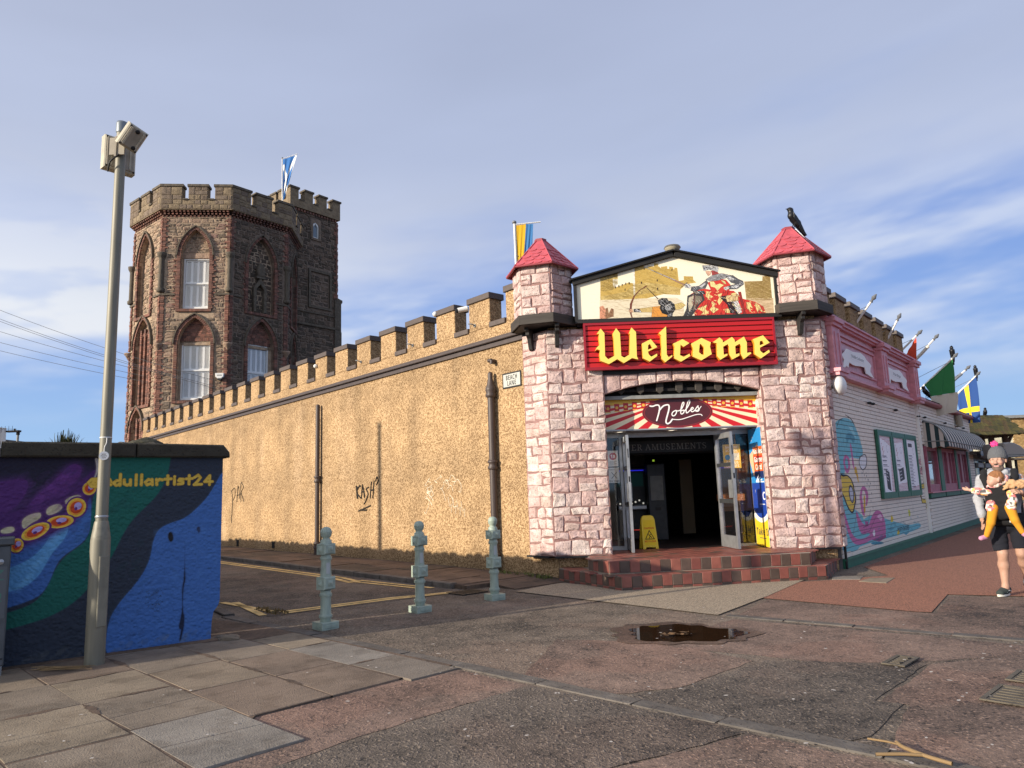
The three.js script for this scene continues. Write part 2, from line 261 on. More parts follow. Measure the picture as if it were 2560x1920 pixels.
// patches of other tarmac
struct('tarmac_patch', sheet([pv(-4.82, 3.1), pv(-4.85, 4.08), pv(-3.85, 4.08), pv(-3.9, 3.2)], 0.003, 0.014), M.asphaltPink, 'reddish tarmac beside the stone slabs');
struct('tarmac_patch', sheet([pv(-4.1, 1.75), pv(-4.8, 2.4), pv(-4.8, 3.1), pv(-3.9, 3.2), pv(-3.9, 2.5), pv(-3.8, 1.6)], 0.003, 0.014), M.asphaltRed, 'brown red strip of tarmac along the slab edge');
struct('tarmac_patch', sheet([pv(-3.82, 1.2), pv(-3.88, 4.08), pv(-2.15, 4.08), pv(-2.45, 3.1), pv(-2.9, 2.4), pv(-2.6, 1)], 0.0045, 0.014), M.asphaltDark, 'dark chippings tarmac before the kerb line');
struct('tarmac_patch', sheet([pv(-2.12, 4.08), pv(-2.42, 3.1), pv(-2.9, 2.3), pv(-2.6, 0.8), pv(1.5, 0.8), pv(1.5, 4.08)], 0.0045, 0.014), M.asphaltPink, 'brown tarmac in the lower right corner');
struct('tarmac_patch', sheet([[0.35, -7.3], [-0.02, -5.8], [0.5, -5.28], [1.13, -5.44], [1.9, -6.15], [1.3, -7.0]], 0.003, 0.014), M.asphaltPink, 'pinkish worn tarmac before the puddle');
struct('tarmac_patch', sheet([[1.15, -5.42], [0.62, -5.2], [1.7, -4.2], [1.95, -4.3], [2.44, -4.87], [2.3, -4.96], [3.15, -5.85], [2.0, -6.15]], 0.0045, 0.014), M.asphaltDark, 'dark rectangle of tarmac between red ones');
struct('tarmac_patch', sheet([[3.17, -5.85], [2.33, -4.94], [2.47, -4.85], [1.9, -4.02], [3.2, -2.6], [9, -4], [7.5, -7.2], [5.2, -5.8], [4.6, -6.2]], 0.003, 0.014), M.asphaltPink, 'pinkish tarmac around the iron covers');
struct('tarmac_patch', sheet([[3.1, -9.3], [2.36, -8.2], [3.2, -7.38], [4.4, -6.5], [6.5, -7.0], [5.95, -8.8], [5.28, -9.1], [4.45, -7.98]], 0.0015, 0.014), M.asphaltRed, 'dark red tarmac between kerb line and red promenade');
struct('tarmac_patch', sheet([[2.3, -8.05], [1.2, -6.9], [2.6, -5.9], [4.6, -6.1], [3.6, -7.0]], 0.0015, 0.014), M.asphaltRed, 'worn red tarmac right of the puddle');

// flush kerbs, stone by stone
reseed(21);
function kerbLine(a, b, w, label, up = 0.01, h = 0.2) {
  const o = new THREE.Group(); o.name = numbered('kerb'); o.userData = { kind: 'structure', label }; scene.add(o);
  const L = Math.hypot(b[0] - a[0], b[1] - a[1]), f = frame(a[0], a[1], -Math.atan2(b[1] - a[1], b[0] - a[0])); let x = 0;
  while (x < L) { const l = Math.min(rr(0.62, 0.95), L - x); if (l > 0.08) { const y = up + rr(-0.003, 0.003); part('kerb_stone', on(f, prism([[x + 0.006, -h], [x + l - 0.006, -h], [x + l - 0.006 + rr(-0.01, 0.004), y + rr(-0.004, 0.004)], [x + 0.006 + rr(-0.004, 0.01), y]], -w / 2 + rr(-0.005, 0.005), w / 2, 0.008)), pick(M.kerb), o); } x += l; }
  return o;
}
kerbLine([-3.72, -9.42], [2.75, -3.2], 0.15, 'flush line of worn grey kerb stones crossing the foreground');
kerbLine([2.3, -8.28], [6.6, -4.75], 0.13, 'flush grey kerb stones running past the puddle');
kerbLine(lw(-40, 1.72), lw(-0.6, 1.66), 0.14, 'low kerb of the pavement under the roughcast wall', 0.085);
kerbLine([-4.9, -11.2], [-3.68, -9.42], 0.13, 'kerb stones at the corner of the painted wall', 0.03);
// the pavement along the wall
{
  const o = new THREE.Group(); o.name = numbered('pavement'); o.userData = { kind: 'structure', label: 'narrow flagstone pavement under the roughcast wall' }; scene.add(o);
  part('bedding', on(LW, B(-40, -0.3, -0.1, 0.06, 0, 1.65)), M.dirt, o);
  part('bedding', on(LW, prism([[-0.3, -0.1], [0.3, -0.1], [0.3, 0.012], [-0.3, 0.058]], 0.0, 1.2)), M.dirt, o);
  let x = -40; while (x < -0.5) { const l = Math.min(rr(0.7, 1.3), -0.45 - x), m = rr(0.7, 0.95); for (const [a, b] of [[0.02, m], [m + 0.015, 1.63]]) part('slab', on(LW, CB(x + 0.008, x + l - 0.008, 0, 0.076 + rr(-0.008, 0.008), a, b, 0.008)), mat(pick([C(112, 92, 78), C(98, 84, 72), C(122, 100, 84)]), { map: T.blot, bumpMap: T.rockB, bumpScale: 0.012 }), o); x += l; }
}
// stone slabs in the foreground, left of the kerb
{
  const o = new THREE.Group(); o.name = numbered('pavement'); o.userData = { kind: 'structure', label: 'worn sandstone paving slabs in the left foreground' }; scene.add(o);
  part('bedding', sheet([pv(-12, -1.2), pv(-12, 3.4), pv(-8.2, 4.1), pv(-4.8, 4.14), pv(-4.8, 2.4), pv(-4.08, 1.75), pv(-4, -1.2)], 0.0155), M.dirt, o);
  const rows = [[-0.9, -0.25, -3.6], [-0.25, 0.4, -3.7], [0.4, 1.05, -3.9], [1.05, 1.72, -4.1], [1.72, 2.36, -4.1], [2.36, 3.0, -4.8], [3.0, 3.6, -4.8], [3.6, 4.09, -4.68]];
  const grit = []; rows.forEach(([a, b, end], i) => {
    let t = end + (i > 3 ? 0 : 0.0), stop = [-12, -12, -12, -12, -9.3, -8.1, -7.9, -7.35][i];
    while (t > stop) {
      const l = rr(0.82, 1.08), y = 0.0175 + rr(-0.001, 0.002), t0 = Math.max(t - l, stop);
      const p = [[t0 + 0.012, a + 0.01], [t - 0.006, a + 0.006], [t - 0.006, b - 0.01], [t0 + 0.012, b - 0.008]].map(([q, n]) => [q + rr(-0.014, 0.014), n + rr(-0.014, 0.014)]);
      const uo = rr(0, 9), vo = rr(0, 9), mk = (pp) => { const g = prism(pp.map(([q, n]) => { const k = pv(q, n); return [k[0], -k[1]]; }).reverse(), -0.06, y, 0.003); g.rotateX(-Math.PI / 2); boxUV(g); const U = g.attributes.uv; for (let q = 0; q < U.count; q++) { const x = U.getX(q), z = U.getY(q); U.setXY(q, x * 0.72 + z * 0.695 + uo, x * 0.695 - z * 0.72 + vo); } return g; };
      if (t - t0 > 0.1) {
        if (rnd() < 0.2) { const c = mix(t0, t, rr(0.35, 0.65)), k = rr(-0.12, 0.12), m = pick(M.slab); part('slab', mk([p[0], [c - k - 0.004, a + 0.008], [c + k - 0.004, b - 0.009], p[3]]), m, o); part('slab', mk([[c - k + 0.004, a + 0.008], p[1], p[2], [c + k + 0.004, b - 0.009]]), m, o); }
        else part('slab', mk(p), pick(M.slab), o);
      }
      if (t - t0 > 0.3) for (const [e, w] of [[0, 0.55], [1, 0.5]]) if (rnd() < w) {           // grit washed over the joints
        const s0 = rr(0, 0.4), s1 = s0 + rr(0.3, 0.6), W = rr(0.015, 0.045), top = [], bot = []; for (let q = 0; q <= 10; q++) { const f = mix(s0, s1, q / 10), h = W * Math.sin(Math.PI * q / 10) ** 0.6; const P2 = (o2) => (e ? pv(t0 + o2, mix(a, b, f)) : pv(mix(t0, t, f), a + o2)); top.push(P2(h * rr(0.5, 1.2) + 0.002)); bot.unshift(P2(-h * rr(0.5, 1.2) - 0.002)); }
        grit.push(sheet([...top, ...bot], 0.0205 + rnd() * 0.0008));
      }
      t = t0;
    }
  });
  part('grit', grit, M.dirt, o, null, 'stuff');
}
{
  const o = new THREE.Group(); o.name = numbered('pavement'); o.userData = { kind: 'structure', label: 'two odd paving slabs right of the tiled steps' }; scene.add(o);
  for (const [q, m] of [[[[4.87, -10.62], [5.2, -10.95], [5.53, -10.88], [5.13, -10.35]], M.slab[3]], [[[4.62, -10.93], [4.8, -11.3], [5.22, -11.2], [4.99, -10.82]], M.slab[5]]]) { const g = prism(q.map(([x, z]) => [x, -z]), -0.05, 0.014, 0.004); g.rotateX(-Math.PI / 2); part('slab', boxUV(g), m, o); }
}
// double yellow lines
function marking(pts, w, y, label) {
  const n = pts.length, L = [], Rt = [];
  for (let i = 0; i < n; i++) { const a = pts[Math.max(0, i - 1)], b = pts[Math.min(n - 1, i + 1)], l = Math.hypot(b[0] - a[0], b[1] - a[1]), nx = -(b[1] - a[1]) / l, nz = (b[0] - a[0]) / l; L.push([pts[i][0] + nx * w / 2, pts[i][1] + nz * w / 2]); Rt.unshift([pts[i][0] - nx * w / 2, pts[i][1] - nz * w / 2]); }
  struct('road_marking', sheet([...L, ...Rt], y), M.yellow, label);
}
for (const [k, far] of [[0, 'outer'], [0.16, 'inner']]) {
  marking([lw(-45, 2.12 + k), lw(-14, 2.04 + k), lw(-3.6, 1.98 + k), lw(-2.75, 2.12 + k)], 0.1, 0.009, far + ' yellow line along the kerb of the lane');
  marking([lw(-2.9, 2.02 + k * 1.1), lw(-0.9 - k, 1.86 + k)], 0.09, 0.012, far + ' yellow line ending at the drain');
  const q = k * 0.75; marking([[-3.02 - q * 0.7, -9.5 - q], [-1.8 - q * 0.5, -10.46 - q], [-0.85 - q, -10.98 - q * 0.2]], 0.1, 0.009, far + ' yellow line across the lane behind the bollards');
  marking([[-4.3 + k * 1.3, -10.72 + k * 0.3], [-3.24 + k * 0.0, -9.7 + k * 2.0]], 0.1, 0.009, far + ' short yellow line at the corner of the painted wall');
}
// iron covers, drain, puddle, litter
{
  const iron = mat(C(70, 66, 62), { map: T.rock, roughness: 0.6, metalness: 0.4 });
  const d = thing('drain_grate', 'dark iron drain grate at the kerb behind the third bollard', 'drain grate', [-0.76, 0.006, -10.9]);
  part('frame', [B(-0.24, 0.24, 0, 0.012, -0.2, -0.17), B(-0.24, 0.24, 0, 0.012, 0.17, 0.2), B(-0.24, -0.21, 0, 0.012, -0.17, 0.17), B(0.21, 0.24, 0, 0.012, -0.17, 0.17)], iron, d);
  part('well', [B(-0.21, 0.21, 0, 0.003, -0.17, 0.17)], M.blackMatt, d);
  for (let i = 0; i < 7; i++) part('grate_bar', [B(-0.19 + i * 0.06, -0.165 + i * 0.06, 0.003, 0.012, -0.17, 0.17)], iron, d);
  d.rotation.y = 0.75;
  const cover = (x, z, ry, w, l, label, ribs) => {
    const t = thing('manhole_cover', label, 'manhole cover', [x, 0.012, z]); t.rotation.y = ry;
    const m = mat(C(106, 98, 84), { map: T.rock, bumpMap: T.rockB, bumpScale: 0.006, roughness: 0.75 });
    part('frame', [B(-w / 2, w / 2, 0, 0.01, -l / 2, -l / 2 + 0.03), B(-w / 2, w / 2, 0, 0.01, l / 2 - 0.03, l / 2), B(-w / 2, -w / 2 + 0.03, 0, 0.01, -l / 2 + 0.03, l / 2 - 0.03), B(w / 2 - 0.03, w / 2, 0, 0.01, -l / 2 + 0.03, l / 2 - 0.03)], m, t);
    part('plate', [B(-w / 2 + 0.034, w / 2 - 0.034, 0, 0.006, -l / 2 + 0.034, l / 2 - 0.034)], m, t);
    for (let i = 0; i < ribs; i++) { const q = -w / 2 + 0.06 + i * (w - 0.12) / (ribs - 1); part('rib', [B(q - 0.008, q + 0.008, 0.006, 0.012, -l / 2 + 0.05, l / 2 - 0.05)], m, t); }
    for (const k of [-0.25, 0.25]) part('keyhole', lathe([[0, 0.0125], [0.014, 0.0125], [0.014, 0.0065]], 8).translate(k * w, 0, l * 0.2), M.blackMatt, t);
  };
  cover(3.22, -4.9, 0.75, 0.46, 0.36, 'square iron cover with two keyholes, nearest at the right edge', 6);
  cover(3.62, -5.32, 0.75, 0.36, 0.3, 'smaller iron cover behind the square one at the right edge', 5);
  cover(2.99, -5.94, 0.78, 0.36, 0.17, 'small worn rectangular cover in the tarmac right of the puddle', 6);
  const P = []; for (let i = 0; i < 90; i++) { const a = i / 90 * 2 * Math.PI, r = 1 + 0.08 * Math.sin(a * 3 + 1) + 0.06 * Math.sin(a * 5 + 2) + 0.05 * Math.sin(a * 11) + 0.03 * Math.sin(a * 17 + 1); P.push([1.6 + Math.cos(a) * 0.54 * r, -7.36 + Math.sin(a) * 0.43 * r + Math.cos(a) * 0.06]); }
  struct('puddle_rim', sheet(P.map(([x, z]) => [1.56 + (x - 1.6) * 1.28, -7.38 + (z + 7.36) * 1.3]), 0.008, 0.03), mat(C(124, 102, 86), { map: T.asphB, bumpMap: T.asphB, bumpScale: 0.004, roughness: 0.6 }), 'damp brown tarmac round the puddle');
  struct('puddle', sheet(P, 0.012), mat(C(50, 34, 22), { phys: true, roughness: 0.02, ior: 1.33 }), 'dark still puddle in the tarmac');
  reseed(31);
  const leafM = mat(C(112, 84, 54), { roughness: 0.9 });
  solo('leaf_litter', Array.from({ length: 24 }, () => { const g = new THREE.CircleGeometry(rr(0.012, 0.03), 5); g.scale(1.5, 0.7, 1); g.rotateX(-Math.PI / 2 + rr(-0.5, 0.5)); g.rotateY(rr(0, 6)); g.translate(1.5 + rr(-0.13, 0.13), 0.03 + rr(0, 0.02), -7.2 + rr(-0.06, 0.06)); return g; }), leafM, 'small clump of dead leaves in the puddle', 'leaf litter').userData.kind = 'stuff';
  const st = thing('fallen_branch', 'pale forked dry branch lying across the kerb, bottom right', 'branch', [1.98, 0.03, -3.9]);
  const twig = mat(C(160, 132, 92), { map: T.wood, roughness: 0.8 });
  part('stem', tube([[0.12, 0.005, 0.12], [0.05, 0.01, 0.03], [0.0, 0.012, -0.1], [0.0, 0.015, -0.17]], 0.011), twig, st); part('twig', tube([[0.04, 0.01, 0.01], [-0.06, 0.012, -0.01], [-0.18, 0.008, -0.03]], 0.009), twig, st); part('twig', tube([[0.0, 0.012, -0.14], [-0.05, 0.02, -0.17], [-0.12, 0.015, -0.24]], 0.006), twig, st);
  const gs = thing('dry_stalks', 'loose bundle of dry straw stalks at the lamp post foot', 'straw', [-4.02, 0.03, -6.58]);
  for (let i = 0; i < 11; i++) { const a = rr(-0.25, 0.25) + 0.1, l = rr(0.12, 0.3), q = rr(-0.1, 0.1), w = rr(-0.05, 0.05); part('stalk', bar([q - Math.cos(a) * l, rr(0, 0.02), w - Math.sin(a) * l], [q + Math.cos(a) * l, rr(0, 0.03), w + Math.sin(a) * l], 0.004, 0.002, 5), twig, gs); }
  const stn = (x, z, r, n) => { const g = new THREE.IcosahedronGeometry(r, 1), p = g.attributes.position; for (let i = 0; i < p.count; i++) { const k = 0.75 + 0.5 * n3(p.getX(i) * 20 + n, p.getY(i) * 20, p.getZ(i) * 20); p.setXYZ(i, p.getX(i) * k * 1.5, p.getY(i) * k * 0.6, p.getZ(i) * k); } g.computeVertexNormals(); g.translate(x, r * 0.3, z); return g; };
  solo('loose_stone', stn(-3.02, -7.78, 0.08, 1), M.slab[1], 'flat broken stone lying right of the painted wall end', 'stone');
  solo('loose_stone', stn(-3.16, -7.92, 0.05, 5), M.slab[0], 'small stone against the foot of the painted wall end', 'stone');
  reseed(33);
  const weed = (name, cx, cz, n, sx, h, label, col) => { const g = []; for (let i = 0; i < n; i++) { const x = rr(-sx, sx), z = rr(-0.1, 0.1), b = rr(0, 6), hh = rr(0.3, 1) * h; const q = new THREE.PlaneGeometry(0.012 + hh * 0.14, hh, 1, 3), p = q.attributes.position; for (let k = 0; k < p.count; k++) { const t = p.getY(k) / hh + 0.5; p.setXYZ(k, p.getX(k) * (1 - t * 0.9), t * hh, t * t * hh * 0.6); } q.rotateY(b); q.translate(x, 0, z); q.computeVertexNormals(); g.push(q); } const o = solo(name, g, mat(col, { roughness: 0.9 }), label, 'weeds'); o.userData.kind = 'stuff'; o.position.set(cx, 0.03, cz); o.rotation.y = -48.7 * R; return o; };
  { const p = lw(-0.75, 0.22); weed('weeds', p[0], p[1], 260, 0.75, 0.1, 'green weeds growing at the foot of the drainpipe', C(96, 104, 48)); }
  { const p = lw(-5, 0.12); weed('weeds', p[0], p[1], 200, 3.5, 0.06, 'thin moss and weeds along the roughcast wall foot', C(92, 88, 50)); }
  weed('weeds', -3.2, -9.55, 160, 0.35, 0.05, 'dry grass tuft between the yellow lines', C(110, 92, 52));
  reseed(35);
  const chip = []; for (let i = 0; i < 420; i++) { const t = rr(-6, 3), n = rr(0, 8), p = pv(t, n); const g = new THREE.CircleGeometry(rr(0.004, 0.012), 5); g.scale(rr(1, 2), 1, 1); g.rotateX(-Math.PI / 2); g.rotateY(rr(0, 6)); g.translate(p[0], 0.026, p[1]); chip.push(g); }
  solo('litter_specks', chip, mat(C(190, 182, 172)), 'pale flecks of chewing gum and shell scattered on the tarmac', 'litter').userData.kind = 'stuff';
}
// ---------------------------------------------------------------- the arcade: roughcast lane wall, stone-clad corner entrance, turrets
reseed(41);
const arcade = thing('arcade_building', 'low castle-style arcade with tan roughcast wall, battlements and pink stone entrance', 'building', [0.648, 0, -12.088]);
const AP = (name, g, m, parent = arcade, label, kind) => { const gs = (Array.isArray(g) ? g : [g]).map((q) => clean(q).translate(-0.648, 0, 12.088)); return part(name, gs, m, parent, label, kind); };
// lane wall and its merlons (x = 0 at the corner, running back to -26)
AP('wall', on(LW, B(-26.1, 0.02, -0.1, 4.15, -0.35, 0)), M.cast);
{ // weathered render skin: rain streaks under the cornice, damp foot, old patches
  const g = new THREE.PlaneGeometry(25.5, 4.22, 360, 60), p = g.attributes.position, col = new Float32Array(p.count * 3);
  for (let i = 0; i < p.count; i++) {
    const x = p.getX(i) - 13.35, y = p.getY(i) + 2.03; p.setXYZ(i, x, y, 0.003);
    const streak = sstep(0.5, 0.78, fb2(x * 2.6 + 60, y * 0.22 + 9, 3, 0)) * sstep(0.4, 3.8, y), pale = sstep(0.5, 0.75, fb2(x * 1.7 + 40, y * 0.35 + 2, 3, 0)) * sstep(-1, -14, x), pt = fb2(x * 0.5 + 30, y * 0.7 + 5, 4, 0) - 0.5, damp = sstep(0.55 + pt * 0.8, 0.0, y);
    const k = 1 - streak * 0.17 + pale * 0.14 + pt * 0.26 - damp * 0.2; col.set([k, k * (1 + pale * 0.03), k * (1 + pale * 0.12 - damp * 0.06)], i * 3);
  }
  g.setAttribute('color', new THREE.BufferAttribute(col, 3)); const q = g.toNonIndexed(); boxUV(q); const m = M.cast.clone(); m.vertexColors = true; AP('render_coat', on(LW, q), m);
}
AP('parapet', on(LW, B(-25.9, 0.05, 4.3, 4.56, -0.32, -0.01)), M.cast);
AP('cornice', on(LW, [prism([[-26.1, 4.14], [-0.55, 4.14], [-0.55, 4.2], [-26.1, 4.2]], -0.3, 0.05), prism([[-26.1, 4.2], [-0.55, 4.2], [-0.55, 4.235], [-26.1, 4.235]], -0.3, 0.025), prism([[-26.1, 4.235], [-0.55, 4.235], [-0.55, 4.3], [-26.1, 4.3]], -0.3, 0.085, 0.012), prism([[-26.1, 4.3], [-0.55, 4.3], [-0.55, 4.325], [-26.1, 4.325]], -0.3, 0.05)]), M.brown);
for (let i = 0; i < 23; i++) {
  const x0 = -2.21 - (i - 1) * 1.112, x1 = x0 + 0.64; if (i === 0 && x1 > 0) continue;
  const m = AP('merlon', on(LW, CB(x0, x1, 4.56, 5.12, -0.32, -0.01, 0.012)), M.cast);
  part('coping', clean(on(LW, prism([[x0 - 0.03, 5.12], [x1 + 0.03, 5.12], [x1 + 0.03, 5.235], [x0 - 0.03, 5.235]], -0.36, 0.025, 0.008))[0]).translate(-0.648, 0, 12.088), M.brownCap, m);
  if (x1 < -0.7) { const gx = x1 + 1.112 - 0.64; AP('gap_coping', on(LW, prism([[x1 + 0.005, 4.545], [Math.min(gx, -0.6) - 0.005, 4.545], [Math.min(gx, -0.6) - 0.005, 4.645], [x1 + 0.005, 4.645]], -0.36, 0.025, 0.008)), M.brownCap); }
}
// pub-side parapet with its merlons, set back over the pink fascia
AP('wall', on(PW, B(0.2, 8.36, 3.4, 4.66, -0.65, -0.32)), M.castShade, arcade, 'roughcast parapet over the pink fascia, its shade toned into the colour');
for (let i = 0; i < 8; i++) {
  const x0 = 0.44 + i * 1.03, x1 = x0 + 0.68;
  const m = AP('merlon', on(PW, CB(x0, x1, 4.66, 5.14, -0.65, -0.32, 0.012)), M.castShade);
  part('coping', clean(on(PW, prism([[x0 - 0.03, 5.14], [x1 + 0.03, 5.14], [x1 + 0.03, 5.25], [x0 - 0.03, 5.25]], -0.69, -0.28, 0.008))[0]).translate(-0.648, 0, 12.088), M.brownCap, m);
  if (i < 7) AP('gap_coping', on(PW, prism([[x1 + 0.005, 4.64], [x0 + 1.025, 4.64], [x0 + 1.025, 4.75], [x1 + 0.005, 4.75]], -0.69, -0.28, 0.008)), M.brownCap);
}
AP('roof', [prism([lw(-0.3, -0.4), lw(-14, -0.4), [-4, -32], [9.8, -19.0], [5.6, -13.1]].map(([x, z]) => [x, -z]).reverse(), 3.7, 3.85).rotateX(-Math.PI / 2)], M.dark);
// drainpipes on the lane wall
function drainpipe(x, top, r, label) {
  const d = sub('drainpipe', arcade); d.userData.label = label;
  AP('pipe', on(LW, [bar([x, 0.3, 0.1], [x, top, 0.1], r, r, 12)]), M.brown, d);
  for (const y of [0.3, 1.95]) AP('collar', on(LW, lathe([[r, -0.09], [r + 0.028, -0.08], [r + 0.028, -0.03], [r + 0.012, -0.02], [r + 0.012, 0.03], [r + 0.03, 0.04], [r + 0.03, 0.075], [r, 0.09]], 12).translate(x, y, 0.1)), M.brown, d);
  AP('shoe', on(LW, [bar([x, 0.06, 0.1], [x, 0.3, 0.1], r * 1.25, r * 1.25, 12)]), M.brown, d);
  return d;
}
{
  const d1 = drainpipe(-8.5, 3.82, 0.055, 'dark brown cast iron drainpipe half way along the wall'); AP('cap', on(LW, ball(-8.5, 3.82, 0.1, 0.056)), M.brown, d1);
  const d2 = drainpipe(-1.47, 3.36, 0.066, 'dark brown cast iron drainpipe beside the street name'); AP('hopper', on(LW, lathe([[0.066, 3.18], [0.098, 3.2], [0.098, 3.25], [0.084, 3.26], [0.1, 3.32], [0.1, 3.36], [0.07, 3.42], [0.045, 3.55], [0.048, 3.63], [0.03, 3.66], [0, 3.67]], 12).translate(-1.47, 0, 0.1)), M.brown, d2);
  AP('waste_pipe', on(LW, [bar([-1.42, 3.87, 0], [-1.42, 3.87, 0.1], 0.035), bar([-1.42, 3.88, 0.1], [-1.5, 3.88, 0.11], 0.035), bar([-1.42, 3.88, 0.1], [-1.42, 3.81, 0.1], 0.035)]), M.brown, arcade);
  AP('trim', on(LW, [bar([-0.59, 0.38, 0.03], [-0.59, 4.2, 0.03], 0.028)]), M.black);
  for (const [x, y] of [[-14.1, 0.13], [-11.4, 0.16]]) AP('air_brick', on(LW, B(x - 0.09, x + 0.09, y - 0.03, y + 0.16, 0.001, 0.012)), M.blackMatt);
  AP('white_plate', on(LW, B(-15.5, -15.1, 2.9, 3.14, 0.002, 0.012)), M.white);
}
// stone cladding: backing sheets and the stones themselves
function clad(f, x0, x1, y0, y1, z, parent, o = {}) {
  AP('backing', on(f, B(x0, x1, y0, y1, z - (o.thick ?? 0.09), z)), M.pinkMortar, parent);
  for (const p of rubble(x0 + 0.004, x1 - 0.004, y0 + 0.004, y1 - 0.004, { h: [0.13, 0.27], w: [0.15, 0.38], gap: 0.012, jit: 0.018, split: 0.4, ...o })) AP('stone', on(f, stone(p, z - 0.006, rr(0.012, 0.03), 0.016, 0.014)), pick(M.pinkStone), parent);
}
const pillL = sub('pillar', arcade); pillL.userData.label = 'left pink stone pillar of the entrance';
clad(FA, -0.045, 0.9, 0.385, 4.16, 0.1, pillL); clad(LW, -0.555, 0.045, 0.385, 4.16, 0.1, pillL);
const pillR = sub('pillar', arcade); pillR.userData.label = 'right pink stone pillar of the entrance';
clad(FA, 3.56, 4.655, 0.385, 4.2, 0.1, pillR); clad(PW, -0.045, 0.2, 0.385, 4.2, 0.1, pillR);
{ const jamb = { m: new THREE.Matrix4().makeRotationY(-Math.PI / 2).setPosition(0.648 + 3.56, 0, -12.088) }; clad(jamb, -0.62, 0.09, 0.385, 2.45, 0.012, pillR, { thick: 0.04, w: [0.16, 0.3] }); clad(jamb, -0.3, 0.09, 2.45, 3.1, 0.012, pillR, { thick: 0.04, w: [0.16, 0.3] }); }
AP('trim', on(FA, [prism([[-0.04, 0.355], [0.9, 0.355], [0.9, 0.383], [-0.04, 0.383]], -0.1, 0.14), B(3.58, 4.6, 0.355, 0.383, -0.1, 0.13)]), M.black, arcade);
AP('trim', on(LW, B(-0.6, -0.05, 0.355, 0.383, -0.05, 0.14)), M.black, arcade);
// roughcast core behind the cladding, door opening left free
AP('wall', on(FA, [B(0, 0.88, -0.1, 4.3, -0.75, -0.001), B(3.6, 4.6, -0.1, 4.3, -0.75, -0.001), B(0.88, 3.6, 3.05, 4.3, -0.75, -0.22)]), M.cast, arcade, 'roughcast core and plinth of the corner entrance');
AP('wall', on(PW, B(0, 8, -0.1, 3.4, -0.4, -0.06)), M.castShade);
{
  const arch = sub('arch', arcade), ay = (u) => 3.02 + 0.2 * (1 - ((u - 2.22) / 1.33) ** 2);
  const bot = []; for (let i = 0; i <= 20; i++) { const u = 0.9 + 2.66 * i / 20; bot.push([u, ay(u)]); }
  AP('backing', on(FA, prism([...bot, [3.56, 3.45], [0.9, 3.45]], 0.0, 0.05)), M.pinkMortar, arch);
  let x = 0.905; while (x < 3.55) { let w = rr(0.2, 0.36); if (x + w > 3.4) w = 3.555 - x; const a = ay(x) + 0.004, b = ay(x + w) + 0.004, s = Math.min(3.26, a + rr(0.1, 0.2)); if (s - Math.max(a, b) > 0.07) { AP('stone', on(FA, stone([[x + 0.007, a], [x + w - 0.007, b], [x + w - 0.007, s - 0.006], [x + 0.007, s - 0.006]], 0.045, rr(0.02, 0.04), 0.01, 0.014)), pick(M.pinkStone), arch); AP('stone', on(FA, stone([[x + 0.007, s + 0.006], [x + w - 0.007, s + 0.006], [x + w - 0.007, 3.44], [x + 0.007, 3.44]], 0.045, rr(0.02, 0.04), 0.01, 0.014)), pick(M.pinkStone), arch); } else AP('stone', on(FA, stone([[x + 0.007, a], [x + w - 0.007, b], [x + w - 0.007, 3.44], [x + 0.007, 3.44]], 0.045, rr(0.02, 0.04), 0.01, 0.014)), pick(M.pinkStone), arch); x += w; }
  AP('soffit', on(FA, [prism([...bot, ...bot.slice().reverse().map(([u, y]) => [u, y + 0.012])], -0.22, 0.0)]), M.black, arch);
  AP('felt', on(FA, [prism([[0.7, 3.36], [1.3, 3.35], [1.9, 3.385], [2.6, 3.375], [3.7, 3.4], [3.7, 3.43], [0.7, 3.43]], 0.02, 0.1)]), M.black, arch);
  const pc = sub('portcullis', arcade); pc.userData.label = 'dark portcullis with pointed teeth under the arch';
  AP('cross_bar', on(FA, [B(0.9, 3.56, 3.07, 3.12, -0.14, -0.1)]), M.dark, pc);
  AP('cross_bar', on(FA, [B(0.9, 3.56, 2.95, 3.01, -0.16, -0.09)]), M.grey, pc);
  AP('back_board', on(FA, [B(0.9, 3.56, 2.99, 3.3, -0.2, -0.18)]), M.dark, pc);
  for (let i = 0; i < 7; i++) { const u = 1.21 + i * 0.333, t = Math.min(ay(u) + 0.02, 3.22), h = i === 0 || i === 6 ? 0.08 : 0.15; AP('tooth', on(FA, prism([[u - 0.065, t], [u - 0.065, 3.07 + 0.045 - h * 0.3], [u, 3.02], [u + 0.065, 3.07 + 0.045 - h * 0.3], [u + 0.065, t]], -0.09, -0.05, 0.012)), M.darkWood, pc); }
}
